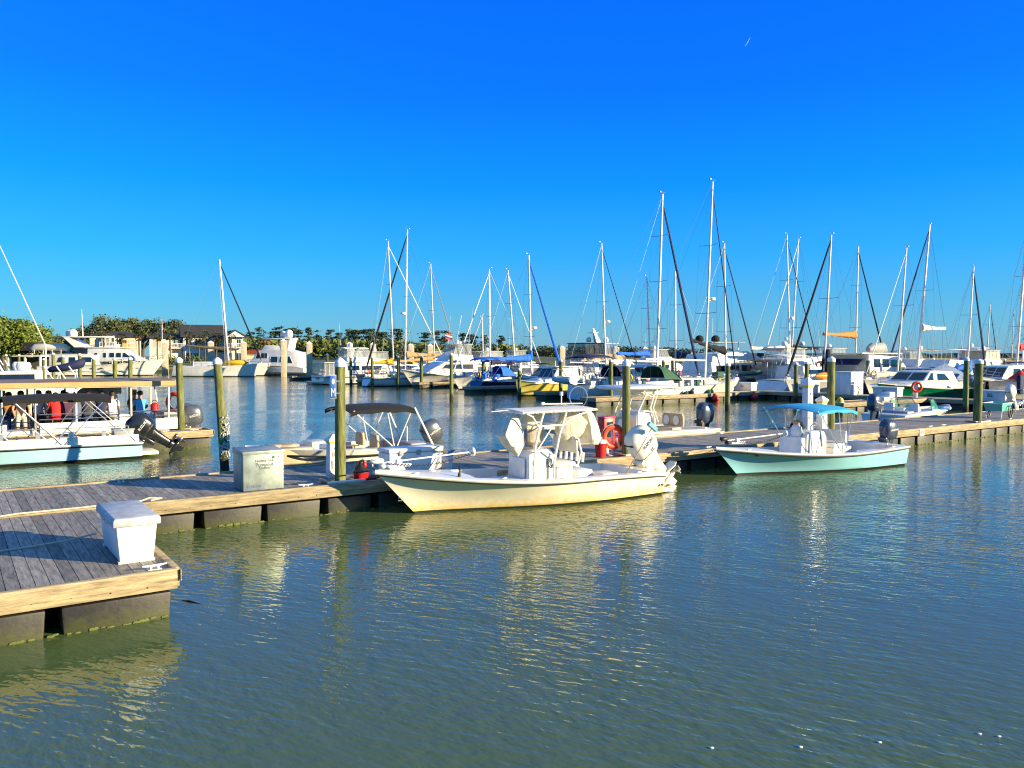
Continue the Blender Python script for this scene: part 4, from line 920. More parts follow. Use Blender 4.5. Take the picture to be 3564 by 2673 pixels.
# ================================================================ boats behind the long dock
# black bimini deck boat
s0 = SAT(1478, -5.2); p = Q(s0, -5.2)
kb = thing('deck_boat', 'cream runabout with a black bimini behind the pumpout station', 'boat', (p.x, p.y, 0), DANG+math.pi)
H3 = Hull(5.3, 2.3, .95, .8, .75, .7, t0=.45, p=2.6, stern=.95, flare=.6, boot=.14, bowk=.4)
H3.build(OFFW, kb); H3.deck(kb, CREAM, gw=.25, tf=.93, floor=.35, ta=.06); H3.rail(kb, BLACK, .03, -.16)
b = MB(); b.bx(3.7, 4.6, .3, .7, .36, .92); b.build('bow_lounge', TANV, kb, bevel=.06); b = MB(); b.bx(3.7, 4.6, -.7, -.3, .36, .92); b.build('bow_lounge', TANV, kb, bevel=.06)
for y in (-.5, .45):
    b = MB(); b.bx(1.9, 2.4, y-.25, y+.25, .36, .75); b.loft([rrect(1.85, y, z, w_, .14, 3) for z, w_ in ((.76, .5), (.95, .52), (1.12, .4))]); b.build('bucket_seat', TANV, kb, bevel=.03)
b = MB(); b.bx(.35, .95, -.9, .9, .5, .86); b.build('sun_pad', GREYP, kb, bevel=.05)
b = MB(); b.bx(2.9, 3.4, -.95, -.25, .35, .95); b.build('console', OFFW, kb, bevel=.04); b = MB(); b.bx(2.9, 3.4, .25, .95, .35, .95); b.build('console', OFFW, kb, bevel=.04)
b = MB(); b.loft([[(3.95-.6*abs(2*i/10-1)**3-k, lerp(-1.0, 1.0, i/10), z) for i in range(11)] for k, z in ((0, .9), (.5, 1.32))], False, False, False); b.build('windscreen', PANE, kb)
bimini(kb, .75, 2.75, 1.8, 1.92, CHAR, drop=.07, crown=.05, fx=1.5, fz=.82, hem=.12, fr=TUBEW)
b = MB(); b.tube([(.3, 1.0, .8), (.82, .9, 1.86)], .03, 8); b.tube([(.3, -1.0, .8), (.82, -.9, 1.86)], .03, 8); b.tube([(.75, .3, .8), (.75, .3, 1.3)], .015, 6); b.build('rear_poles', TUBEW, kb)
outboard(kb, -.12, 0, .66, 30, ENGG, ENGG, .92, 'YAMAHA', LETW)
# grey T top bay boat
s0 = SAT(2425, -5.0); p = Q(s0, -5.0)
gb = thing('fishing_boat', 'white centre console boat with hard T top behind the plank dock', 'boat', (p.x, p.y, 0), DANG+math.pi)
H4 = Hull(7.2, 2.5, 1.0, .72, .68, .9, t0=.45, p=2.4, stern=.93, boot=.08)
H4.build(WHITE, gb); H4.deck(gb, WHITE, gw=.24, tf=.8, floor=.3, ta=.06); H4.rail(gb, CAPW, .03, -.04)
console(gb, 2.75, 3.55, .95, .3, 1.4, WHITE, slope=.2, screen=CLEAR, sh=.62)
b = MB(); b.loft([rrect(3.05, 0, z, w_, l_, 5, 24) for z, w_, l_ in ((2.16, 1.7, 2.6), (2.2, 1.85, 2.8), (2.25, 1.85, 2.8), (2.29, 1.7, 2.6))]); tt = b.build('hard_top', WHITE, gb, sm=50)
b = MB(); b.loft([rrect(3.1, 0, z, w_, l_, 4, 20) for z, w_, l_ in ((1.93, .9, .7), (2.0, 1.1, 1.1), (2.155, 1.2, 1.3))]); b.build('electronics_box', CREAM, tt, sm=50)
b = MB()
for sd in (-1, 1):
    b.tube([(3.6, sd*.58, .3), (3.55, sd*.58, 1.4), (3.2, sd*.6, 2.0), (3.5, sd*.75, 2.17)], .03, 8); b.tube([(2.65, sd*.55, .3), (2.75, sd*.55, 1.2), (2.95, sd*.55, 1.5), (2.75, sd*.6, 2.15)], .03, 8); b.tube([(2.6, sd*.6, 1.0), (2.85, sd*.6, 1.5), (2.6, sd*.62, 2.16)], .02, 6)
    b.tube([(3.2, sd*.6, 1.98), (2.9, sd*.6, 1.9), (2.6, sd*.66, 2.16)], .022, 8); b.tube([(3.3, sd*.58, 1.42), (2.7, sd*.58, 1.35)], .022, 6)
b.build('t_top_legs', TUBEW, gb)
b = MB()
for x in (1.75, 1.95, 2.2): b.tube([(x, .85, 2.2), (x-.15, .98, 2.1), (x+.05, 1.0, 2.05)], .02, 6)
b.build('rocket_rod_holders', TUBEW, tt)
for x, nm in ((1.3, 'leaning seat'), (3.95, 'bow seat')):
    b = MB(); b.bx(x, x+.5, -.5, .5, .3, .75); st = b.build('seat', TANV, gb, bevel=.05)
    b = MB(); b.loft([rrect(x+(-.06 if x < 2 else -.0), 0, z, w_, d_, 4, 20) for z, w_, d_ in ((.76, 1.0, .12), (.85, 1.05, .15), (1.12, 1.05, .15), (1.22, .9, .1))]); b.build('backrest', TANV, st, sm=50)
    for y in (-.24, .24):
        b = MB(MX.Translation((x+.08 if x > 2 else x+.025, y, .98)) @ MX.Rotation(math.pi/2, 4, 'Y') @ MX.Scale(1.3, 4, (1, 0, 0))); b.lathe([(.14, 0), (.14, .02)], n=18); b.build('pad', CAPW, st)
outboard(gb, -.15, 0, .8, 2, ENGN, BLACK, 1.05)
cleats_on(H4, gb, (.1, .5))
# bow rider
s0 = SAT(3075, -4.9); p = Q(s0, -4.9)
rb = thing('bowrider', 'white bowrider with green tinted windscreen beyond the plank dock', 'boat', (p.x, p.y, 0), DANG)
H5 = Hull(6.0, 2.3, .85, .75, .62, .9, t0=.4, p=2.2, stern=.94, boot=.1)
H5.build(WHITE, rb); H5.deck(rb, WHITE, gw=.3, tf=.9, floor=.35, ta=.1); H5.rail(rb, CAPW, .03, -.05)
GT = see_through('green_glass', (.05, .35, .28), .55)
for sd in (-1, 1):
    b = MB(); b.loft([[(2.3, sd*1.05, .78), (3.1, sd*1.0, .8), (3.85, sd*.45, .84)], [(2.35, sd*.95, 1.28), (2.75, sd*.9, 1.3), (3.15, sd*.4, 1.3)]], False, False, False); ws = b.build('windscreen', GT, rb)
    b = MB(); b.tube([(2.3, sd*1.05, .78), (2.35, sd*.95, 1.28), (2.75, sd*.9, 1.3), (3.15, sd*.4, 1.3), (3.85, sd*.45, .84)], .02, 6); b.tube([(2.75, sd*.9, 1.3), (3.1, sd*1.0, .8)], .016, 6); b.build('frame', BLACK, ws)
    b = MB(); b.bx(2.5, 3.2, sd*.7-.3, sd*.7+.3, .35, .82); b.build('console', WHITE, rb, bevel=.05)
    b = MB(); b.bx(1.6, 2.1, sd*.6-.25, sd*.6+.25, .35, .7); b.bx(1.5, 1.62, sd*.6-.25, sd*.6+.25, .7, 1.1); b.build('bucket_seat', CAPW, rb, bevel=.05)
b = MB(); b.bx(.6, 1.2, -.85, .85, .36, .78); b.build('rear_bench', GREYP, rb, bevel=.06)
b = MB(); b.bx(-.5, .02, -.95, .95, .2, .3); b.build('swim_platform', CAPW, rb, bevel=.03)
outboard(rb, -.25, .1, .75, 12, ENGN, ENGN, 1.1, 'YAMAHA', LETW, side=-1)
# white dinghy engine and blue rack at the right end of the dock
d = thing('outboard_on_stand', 'spare white outboard tilted on a stand at the far end of the dock', 'outboard', Q(SAT(3518, -1.9), -1.9, 1.2), DANG+math.pi)
b = MB(); b.tube([(0, -.2, 0), (0, -.25, -.6)], .025, 6); b.tube([(0, .2, 0), (0, .25, -.6)], .025, 6); b.tube([(0, -.2, 0), (0, .2, 0)], .03, 6); b.build('stand', STEEL, d)
outboard(d, 0, 0, .05, 40, ENGW, ENGW, .85)
d = thing('gear_rack', 'blue and chrome gear rack at the right edge of the dock', 'rack', Q(SAT(3552, -2.3), -2.3, .6), DANG)
b = MB(); b.bx(-.4, .4, -.3, .3, .35, .6); b.build('tray', BLUEP, d, bevel=.02); b = MB()
for x in (-.4, .4):
    for y in (-.3, .3): b.tube([(x, y, 0), (x, y, 1.1)], .02, 6)
b.tube([(-.4, -.3, 1.1), (.4, -.3, 1.1), (.4, .3, 1.1), (-.4, .3, 1.1)], .02, 6, True); b.build('frame', STEEL, d); b = MB(); b.bx(-.2, .2, -.1, .1, .9, 1.8); b.build('navy_cover', NAVYC, d, bevel=.05)

# ================================================================ generic big boats
def rails(parent, h, ts, ht, mat=STEEL, r=.018, mids=1, name='rail'):
    b = MB(); n = len(ts)
    for sd in (1, -1):
        for k in range(mids+1):
            b.tube([(h.sh(t).x, h.sh(t, .06).y*sd, h.sh(t).z+ht*(1-k*.45)) for t in ts], r, 4)
        for t in ts: q = h.sh(t, .06); b.tube([(q.x, q.y*sd, q.z), (q.x, q.y*sd, q.z+ht)], r, 4)
    b.build(name, mat, parent)
def house(parent, prof, w, wt=None, mat=WHITE, name='cabin', bevel=.06):
    """cabin from an XZ outline, narrower (wt) at its top"""
    zs = [p[1] for p in prof]; z0, z1 = min(zs), max(zs); wt = wt or w*.9
    b = MB(); f = lambda z: lerp(w, wt, (z-z0)/(z1-z0))/2
    n = len(prof)
    b.add([(x, -f(z), z) for x, z in prof]+[(x, f(z), z) for x, z in prof], [tuple(range(n)), tuple(range(2*n-1, n-1, -1))]+[(i+n, (i+1) % n+n, (i+1) % n, i) for i in range(n)])
    return b.build(name, mat, parent, bevel=bevel), f
def win(parent, f, quads, mat=GLASS, frame=True, sides=(1, -1), fm=CAPW, name='window'):
    for q in quads:
        for sd in sides:
            b = MB(); o = [(x, sd*(f(z)+.012), z) for x, z in q]; i = [(x, sd*(f(z)-.03), z) for x, z in q]
            b.loft([i, o]); w_ = b.build(name, mat, parent, sm=0)
            if frame:
                b = MB(); b.tube([(x, sd*(f(z)+.012), z) for x, z in q], .03, 4, True); b.build('frame', fm, w_)
def front_win(parent, prof_a, prof_b, f, n=3, mat=GLASS, off=.015):
    """windscreen panes on the sloping front edge from prof_a (low) to prof_b (high)"""
    (xa, za), (xb, zb) = prof_a, prof_b; dn = V((zb-za, 0, xa-xb)).normalized()*off
    if xa < xb: dn = -dn if dn.x < 0 else dn
    for k in range(n):
        u0, u1 = (k+.06)/n, (k+.94)/n; b = MB(); A = lambda u, s_: V((lerp(xa, xb, s_), lerp(-f(lerp(za, zb, s_)), f(lerp(za, zb, s_)), u)*.96, lerp(za, zb, s_)))
        q = [A(u0, .1), A(u1, .1), A(u1, .9), A(u0, .9)]
        b.loft([[p_-dn*2 for p_ in q], [p_+dn for p_ in q]]); b.build('windscreen', mat, parent, sm=0)
def q4(x0, x1, z0, z1, sl=0, sr=0): return [(x0, z0), (x1, z0), (x1+sr, z1), (x0+sl, z1)]
def dome(parent, p, r, mat=CAPW, name='radar_dome'):
    b = MB(MX.Translation(p)); b.lathe([(r*.6, -r), (r*.95, -r*.8), (r, 0), (r*.85, r*.5), (r*.5, r*.86), (.02, r)], n=12); return b.build(name, mat, parent, sm=60)
def antennas(parent, pts, mat=CAPW, name='antenna'):
    for p, q, r in pts: MB().tube([p, q], [r, r*.5], 5).build(name, mat, parent)
def stations(parent, x0, x1, w, z0, z1, n=4, mat=ALU, r=.025, name='supports'):
    b = MB()
    for i in range(n):
        x = lerp(x0, x1, i/(n-1))
        for sd in (-1, 1): b.tube([(x, sd*w/2, z0), (x, sd*w/2, z1)], r, 5)
    return b.build(name, mat, parent)
def enclosure(parent, x0, x1, w, z0, z1, mat=CLEAR, rake=0, frame=CANV):
    b = MB(); wt = w*.92
    b.loft([[(x0, -w/2, z0), (x1, -w/2, z0), (x1, w/2, z0), (x0, w/2, z0)], [(x0+.05, -wt/2, z1), (x1-rake, -wt/2, z1), (x1-rake, wt/2, z1), (x0+.05, wt/2, z1)]], False, False)
    e = b.build('clear_curtain', mat, parent, sm=0)
    b = MB(); n = 4
    for i in range(n+1):
        u = i/n
        for sd in (-1, 1): b.tube([(lerp(x0, x1, u), sd*w/2*1.01, z0), (lerp(x0+.05, x1-rake, u), sd*wt/2*1.01, z1)], .035, 4)
    b.build('curtain_seams', frame, e)
def flag(parent, p, w, h, cols, name='flag'):
    p = V(p); b = MB(); n = len(cols)
    for k in range(n):
        b.m = k
        b.surf(lambda u, v: p+V((-u*w, .06*math.sin(u*7), -(k+v)/n*h-u*h*.3)), 6, 1)
    return b.build(name, cols, parent, sm=0, norm=False)

# ---------------------------------------------------------------- sailboats
def sailboat(label, t, mx, top, L, heading, B=3.6, fb=1.15, mfrac=.58, hull=WHITE, stripe=None, boom='cover', cover=None, jib=None, dodger=None, bim=None, spr=2, deck=True, Y=None, mastr=.085, boomlen=None, boomz=None, davit=None, kind='sailboat', cat='sailboat', mizzen=None, fenders=(), radar=False, top_off=True, mast_mat=MASTM, steps=True, det=True, cabin=True, jr=.07, boom_up=0, hung=0):
    """mx: bearing of the mast foot; top: (bearing, row) of the mast head; heading +1 bow along +s, -1 bow along -s"""
    if Y is None: s_ = SAT(mx, t); pm_ = Q(s_, t); rz = DANG+(0 if heading > 0 else math.pi)
    else: pm_ = AT(mx, Y); rz = t
    rz_v = V((math.cos(rz), math.sin(rz), 0)); D_ = pm_.y
    org = pm_-rz_v*(L*mfrac)
    o = thing(kind, label, cat, (org.x, org.y, 0), rz)
    h = Hull(L, B, fb*1.25, fb*.95, fb, L*.09, t0=.5, p=2.0, stern=.66, flare=.5, boot=.12, kz=-.4, bowk=.3, n=18, trake=-.4, sail=True)
    h.build(hull, o, stripe=stripe); h.deck(o, OFFW, tf=0)
    # mast head from the photograph's rake
    kx = (top[0]-CXS)/FS; f = (kx*pm_.y-pm_.x)/(rz_v.x-kx*rz_v.y); f = max(-2.2, min(2.2, f))
    hd = HT(top[1], pm_.y+rz_v.y*f); mxl = L*mfrac; zd = fb+.3
    P0 = V((mxl, 0, zd-.4)); P1 = V((mxl+f, 0, hd))
    A = lambda u: P0.lerp(P1, u)
    m = MB(); m.tube([A(i/8) for i in range(9)], [mastr]*6+[mastr*.95, mastr*.9, mastr*.8], 8); ms = m.build('mast', mast_mat, o)
    if det:
        m = MB(); m.tube([P1, P1+V((0, 0, .35))], .012, 4); m.tube([P1+V((-.3, 0, .12)), P1+V((.35, 0, .14))], .014, 4); m.tube([P1+V((.35, 0, .14)), P1+V((.35, 0, .34))], .014, 4); m.bx(P1.x-.32, P1.x-.2, -.06, .06, P1.z+.12, P1.z+.2); m.build('wind_sensor', WIRE, ms)
    hs = hd-zd; sp = [1/3, 2/3] if spr == 2 else ([.55] if spr == 1 else [.27, .52, .76])
    sw = []
    for q in sp:
        c = A(q+.02); w_ = B*.30*(1.05-q*.35); sw.append((c, w_)); m = MB(); m.tube([(c.x-.15, -w_, c.z+.05), (c.x, 0, c.z), (c.x-.15, w_, c.z+.05)], .022, 5); m.build('spreader', WIRE, ms)
    rg = MB(); bowp = h.sh(1, 0, .05); st = V((.1, 0, fb+.1)); wr = .0075 if D_ < 75 else .011
    rg.tube([P1, st], wr, 4)
    for sd in (-1, 1):
        cp = V((mxl-.2, sd*h.hb(mfrac)*.96, fb)); path = [cp]+[V((c.x-.15, sd*w_, c.z+.05)) for c, w_ in sw]+[A(.985)]
        rg.tube(path, wr, 4)
        for k, (c, w_) in enumerate(sw): rg.tube([path[k] if k else V((mxl-.5, cp.y, fb)), c+V((0, 0, -.05))], wr*.8, 4)
        rg.tube([V((mxl+.5, cp.y*.95, fb)), sw[0][0]], wr*.8, 4)
    rg.tube([A(.98)+V((.1, .08, 0)), V((mxl+.25, .25, zd))], wr*.7, 3); rg.tube([A(.9)+V((-.12, -.05, 0)), V((mxl-.3, -.2, zd))], wr*.7, 3)
    if not jib: rg.tube([A(.97), bowp], wr*1.3, 4)
    rg.build('rigging', WIRE, o)
    if jib:
        m = MB(); a_ = A(.965); c_ = bowp+V((-.25, 0, .35)); m.tube([a_.lerp(c_, i/14) for i in range(15)], [jr*.4]+[jr*(.65+.5*i/14) for i in range(1, 14)]+[jr*.6], 7); jb = m.build('furled_jib', jib, o)
        m = MB(); m.tube([A(.985), a_], .02, 5); m.tube([c_, bowp], .03, 5); m.lathe([(.12, 0), (.13, .15)], c_-V((0, 0, .12)), 10); m.build('furler', WIRE, jb)
    bl = boomlen or min(L*mfrac-.8, 4.6); bz = boomz or zd+1.15
    if boom:
        ba = A((bz-P0.z)/(hd-P0.z))-V((.12, 0, 0)); bb = V((ba.x-bl, 0, bz+.12+boom_up))
        m = MB(); m.tube([ba, bb], .065, 8); bm_ = m.build('boom', MASTM if boom != 'white' else CAPW, o)
        if cover:
            m = MB(); n = 12; rr = []
            for i in range(n+1):
                u = i/n; c = ba.lerp(bb, u); w_ = lerp(.27, .14, u); hh = lerp(.85, .34, min(1, u*1.6)**.7); k = 1+.12*math.sin(i*2.3)
                rr.append([(c.x, w_*k*math.sin(a)*(.75 if math.cos(a) > 0 else 1), c.z+.02+hh*.5*k*math.cos(a)+hh*.28) for a in [6.283*j/10 for j in range(10)]])
            m.loft(rr); m.build('sail_cover', cover, bm_, sm=60)
            if hung: m = MB(); m.tube([ba+V((.12, 0, .1)), ba+V((.12, 0, 1.0))], [.22, .14], 8); m.build('cover_collar', cover, bm_)
        m = MB(); m.tube([bb, A(.99)], wr*.8, 3); m.tube([bb+V((.4, 0, 0)), V((bb.x+.5, 0, fb+.3))], .014, 4); m.build('topping_lift', WIRE, bm_)
    if cabin:
        cx0, cx1 = L*.3, L*.76
        ht = .5
        c, f_ = house(o, [(cx0, fb-.02), (cx1, fb+.05), (cx1-.9, fb+.28), (mxl-.2, fb+ht), (cx0+.15, fb+ht+.05)], B*.62, B*.5, OFFW, 'cabin_top', .05)
        win(c, f_, [q4(cx0+.5+i*1.05, cx0+1.3+i*1.05, fb+.18, fb+.38) for i in range(3)], frame=False)
        m = MB(); m.bx(mxl+.6, mxl+1.1, -.25, .25, fb+.3, fb+.42); m.build('hatch', GLASS, c)
        m = MB(); m.loft([[(.5, -B*.22, fb+.02), (cx0-.05, -B*.25, fb+.02), (cx0-.05, -B*.36, fb+.02), (.5, -B*.33, fb+.02)], [(.5, -B*.23, fb+.3), (cx0-.05, -B*.26, fb+.36), (cx0-.05, -B*.34, fb+.36), (.5, -B*.31, fb+.3)]]); m.build('coaming', OFFW, o)
        m = MB(); m.loft([[(.5, B*.22, fb+.02), (cx0-.05, B*.25, fb+.02), (cx0-.05, B*.36, fb+.02), (.5, B*.33, fb+.02)], [(.5, B*.23, fb+.3), (cx0-.05, B*.26, fb+.36), (cx0-.05, B*.34, fb+.36), (.5, B*.31, fb+.3)]]); m.build('coaming', OFFW, o)
        m = MB(); m.tube([(1.4, .0, fb+.1), (1.4, 0, fb+.75)], .06, 6); m.tube([(1.35, .4*math.cos(a), fb+.75+.4*math.sin(a)) for a in [6.283*j/16 for j in range(16)]], .018, 5, True); m.build('wheel_pedestal', STEEL, o)
    if det:
        rails(o, h, [.02, .14, .27, .4, .54, .68, .82, .93, .995], .62, r=.012 if D_ < 70 else .016, name='lifelines')
        m = MB(); m.lathe([(.12, 0), (.2, .1), (.2, .35), (.1, .4)], (L*.86, 0, fb*1.2), 8); m.build('windlass', STEEL, o); m = MB(); m.bx(L-.55, L-.1, -.12, .12, fb*1.25+.03, fb*1.25+.15); m.tube([(L-.2, 0, fb*1.25+.1), (L+.15, 0, fb*1.25-.05), (L+.1, 0, fb*1.25-.25)], .03, 5); m.build('anchor', STEEL, o)
    if dodger:
        dm = dodger if not isinstance(dodger, tuple) else dodger[0]
        m = MB(); x1 = L*.3+1.1; m.surf(lambda u, v: (lerp(x1, x1-1.7, u), lerp(-1, 1, v)*B*.33, fb+.4+(1.0*math.sin(min(1, u*1.25+.02)*1.57)**.6)*(1-abs(2*v-1)**4*.9)-0*u), 10, 14, .02); dg = m.build('dodger', dm, o, sm=60)
        m = MB(); m.surf(lambda u, v: (lerp(x1+.04, x1-.55, u), lerp(-1, 1, v)*B*.25, fb+.5+.55*u), 2, 4); m.build('clear_panel', SMOKE, dg)
        if isinstance(dodger, tuple):
            m = MB(); m.surf(lambda u, v: (x1+.18-.15*u, lerp(-1, 1, v)*B*.36, fb+.32+.62*u*(1-abs(2*v-1)**3)), 4, 8, .02); m.build('weather_cloth', dodger[1], dg)
    if bim:
        bimini(o, .3, 2.9, B*.68, fb+2.15, bim, drop=.15, crown=.12, fx=1.4, fz=fb+.3, hem=.1)
    if radar:
        c = A(.42); m = MB(); m.bx(c.x+.05, c.x+.4, -.12, .12, c.z-.08, c.z-.02); m.lathe([(.3, 0), (.32, .08), (.28, .2), (.05, .24)], (c.x+.42, 0, c.z-.02), 14); m.build('radar', CAPW, ms)
    if fenders:
        for x, mt in fenders:
            q = h.pt(x, .62); sd = -1 if heading > 0 else 1
            m = MB(MX.Translation((q.x, sd*(q.y+.2), .5))); m.lathe([(.05, -.42), (.17, -.32), (.18, .28), (.05, .38)], n=10); m.tube([(0, 0, .38), (0, -sd*.2, fb-.2)], .012, 4); m.build('side_fender', mt, o)
    if mizzen:
        zx, zh = mizzen; m = MB(); m.tube([(zx, 0, fb), (zx-.1, 0, zh)], mastr*.75, 7); mz = m.build('mizzen_mast', mast_mat, o)
        m = MB()
        for sd in (-1, 1): m.tube([(zx-.4, sd*B*.4, fb), (zx-.08, 0, zh-.1)], wr, 4)
        m.tube([(zx, -B*.25, zh*.6), (zx, B*.25, zh*.6)], .02, 4); m.build('mizzen_stays', WIRE, mz)
        if cover: m = MB(); m.tube([(zx-.1, 0, fb+1.6), (zx-2.2, 0, fb+1.65)], [.16, .12], 8); m.build('mizzen_cover', cover, mz)
    if D_ < 105:
        rn = random.Random(int(mx)); side = -1 if heading > 0 else 1
        for k in range(rn.randint(3, 6)):
            q = h.sh(rn.uniform(.03, .6), .12); c_ = rn.choice([YELL, RED, BLUEP, WHITE2, GRNC, GREYP]); m = MB(); m.bx(q.x-.16, q.x+.16, side*q.y-.09, side*q.y+.09, q.z+.02, q.z+.42); m.build('jerry_can', c_, o, bevel=.03)
        for sd in (-1, 1):
            m = MB(); m.lathe([(.11, 0), (.07, .08), (.11, .2), (.09, .22)], (L*.2, sd*B*.3, fb+.33), 10); m.build('winch', STEEL, o)
        m = MB(); m.tube([(.25, side*B*.2+.22*math.cos(a), fb+.62+.25*math.sin(a)) for a in [5.2*j/14-1 for j in range(15)]], .06, 6); m.build('horseshoe_buoy', rn.choice([YELL, WHITE2, ORED]), o)
        m = MB(); m.tube([(L*.9, side*.3, fb*1.25+.15), (L*.8, side*.75, fb+.5), (L*.7, side*.95, fb+.2), (L*.62, side*1.2, fb+.5)], .02, 5); m.build('deck_line', ROPE, o)
        if not fenders:
            for t_ in (.3, .5, .66):
                q = h.pt(t_, .6); m = MB(MX.Translation((q.x, side*(q.y+.16), fb*.55))); m.lathe([(.04, -.36), (.12, -.28), (.13, .24), (.04, .34)], n=9); m.tube([(0, 0, .33), (0, -side*.16, fb*.45)], .012, 4); m.build('side_fender', rn.choice([WHITE2, NAVYC, WHITE2]), o)
    return o, h
EGG = pm('stripe_blue', (.03, .08, .25), .35, .05, 3)
# slot behind the red fender dock
sA, hA = sailboat('white sailboat with green dodger tied along the red fender dock', -26.4, 2453, (2475, 637), 12.7, 1, B=3.8, fb=1.2, mfrac=.69, cover=None, jib=NAVYC, dodger=(GRNC, LGRN), spr=2, radar=True, fenders=((.38, GRNC), (.43, CHAR), (.6, GRNC), (.63, CHAR)), boom='white', boomz=3.0, boomlen=6.2, jr=.05)
m = MB(); m.bx(9.9, 10.6, -.3, .3, 1.62, 2.1); m.build('deck_locker', GRNC, sA, bevel=.03)
sB, hB = sailboat('white sailboat with a rounded stern and an inflatable on its davits', -30.6, 2285, (2302, 680), 13.6, 1, B=4, fb=1.2, mfrac=.62, cover=None, jib=NAVYC, bim=NAVYC, dodger=NAVYC, spr=3, jr=.11, boomz=2.9, mastr=.1)
for y in (-1.1, 1.1): m = MB(); m.tube([(.5, y, 1.2), (-.3, y, 2.3), (-1.2, y, 2.35), (-1.2, y, 1.9)], .035, 6); m.build('davit', STEEL, sB)
def inflatable(label, p, rz, L=2.7, tube_mat=None, grp=None, kind='dinghy'):
    d = thing(kind, label, 'dinghy', p, rz, grp); m = MB()
    pts = [(0, -.55, 0), (L*.55, -.55, .02), (L*.82, -.42, .08), (L*.97, -.15, .14), (L*.97, .15, .14), (L*.82, .42, .08), (L*.55, .55, .02), (0, .55, 0)]
    m.tube([V((-.25, -.55, 0))]+[V(q) for q in pts]+[V((-.25, .55, 0))], [.08]+[.2]*8+[.08], 10); m.build('tube', tube_mat or pm('grey_hypalon', (.33, .42, .46), .5, .08, 4), d, sm=60)
    m = MB(); m.loft([[(0, -.5, -.12), (0, .5, -.12), (0, 0, -.3)], [(L*.6, -.45, -.1), (L*.6, .45, -.1), (L*.6, 0, -.28)], [(L*.93, -.1, .05), (L*.93, .1, .05), (L*.93, 0, .0)]]); m.build('floor', CAPW, d)
    m = MB(); m.bx(0.02, .08, -.42, .42, -.15, .32); m.build('transom', CAPW, d); m = MB(); m.bx(.9, 1.15, -.42, .42, .05, .12); m.build('thwart', TEAK, d)
    return d
q = boat_pt(sB, (-1.2, -1.5, 1.55)); inflatable('grey inflatable dinghy hanging on davits at a sailboat stern', q, sB.rotation_euler.z+R(80), 3.0)
# yellow lobster boat
def place(t, xs, heading): p = Q(SAT(xs, t), t); return (p.x, p.y, 0), DANG+(0 if heading > 0 else math.pi)
loc, rz = place(-39.0, 2068, -1)
lb_ = thing('lobster_boat', 'yellow hulled lobster boat with a white wheelhouse', 'boat', loc, rz)
lb_.scale = (.84, .9, .84)
hL = Hull(10.2, 3.5, 1.6, 1.1, .95, .35, t0=.5, p=2.6, stern=.88, flare=.25, boot=.16, bowk=.5); hL.build(GOLD, lb_); hL.deck(lb_, WHITE, gw=.3, tf=.42, floor=.5, ta=.03); hL.rail(lb_, WHITE, .05, .0)
c, f_ = house(lb_, [(3.2, 1.0), (8.9, 1.25), (8.2, 1.55), (6.6, 1.75), (5.9, 2.75), (3.2, 2.85)], 2.7, 2.3, WHITE, 'wheelhouse', .06)
front_win(c, (6.6, 1.75), (5.9, 2.75), f_, 3, GLASS); win(c, f_, [q4(4.6, 5.7, 1.85, 2.5, 0, -.2)], mat=OFFW)
b = MB(); b.bx(2.9, 6.2, -1.35, 1.35, 2.86, 2.95); b.build('roof', OFFW, c, bevel=.03); b = MB(); b.loft([rrect(7.6, 0, 1.6, 1.2, .7), rrect(7.6, 0, 1.72, 1.1, .6)]); b.build('hatch', WHITE, c)
antennas(c, [((4.5, .5, 2.95), (4.2, .5, 5.4), .015)]); b = MB(); b.tube([(5.2, 0, 2.95), (5.2, 0, 3.5)], .04, 6); b.build('mast_stub', CAPW, c); cleats_on(hL, lb_, (.1, .6, .92))
# blue covered sailboat
sC, hC = sailboat('dark hulled sailboat with bright blue sail cover and blue bimini', -47.6, 1850, (1840, 890), 10.8, 1, B=3.2, fb=1.0, hull=NAVY, cover=BLUEC, jib=BLUEC, dodger=BLUEC, bim=BLUEC, mfrac=.62, spr=2, radar=True, boomz=2.9, jr=.13, hung=1, boomlen=5)
m = MB(); rnd = random.Random(4)
for i in range(16):
    x, y, z = rnd.uniform(.2, 3.6), rnd.uniform(-1.3, 1.3), 1.2; m.bx(x, x+rnd.uniform(.15, .5), y, y+rnd.uniform(.1, .4), z, z+rnd.uniform(.2, .7))
m.build('stern_gear', BLUEC, sC, bevel=.03)
# sportfisher
loc, rz = place(-61.4, 1712, -1)
sf = thing('sportfisher', 'big white sportfishing yacht with flybridge curtains, bow towards the basin', 'motor yacht', loc, rz)
sf.scale = (.78, .88, .82)
hS = Hull(14.8, 4.8, 2.35, 1.3, 1.1, 1.9, t0=.42, p=2.1, stern=.92, flare=1.2, boot=.2, bowk=.25); hS.build(OFFW, sf); hS.deck(sf, WHITE, gw=.3, tf=.3, floor=.5, ta=.03); hS.rail(sf, WHITE, .06, .0)
c, f_ = house(sf, [(3.9, 1.2), (12.2, 1.85), (9.3, 3.15), (8.9, 3.35), (3.9, 3.4)], 4.0, 3.3, WHITE, 'deckhouse', .08)
win(c, f_, [q4(4.5, 6.2, 2.35, 3.0), [(6.4, 2.35), (9.6, 2.45), (8.9, 3.0), (6.4, 3.0)]], frame=False); front_win(c, (12.0, 1.95), (9.4, 3.1), f_, 3, WHITE2)
fbx, ff = house(sf, [(4.2, 3.4), (8.6, 3.4), (7.6, 4.35), (4.4, 4.25)], 3.3, 3.0, WHITE, 'flybridge', .08)
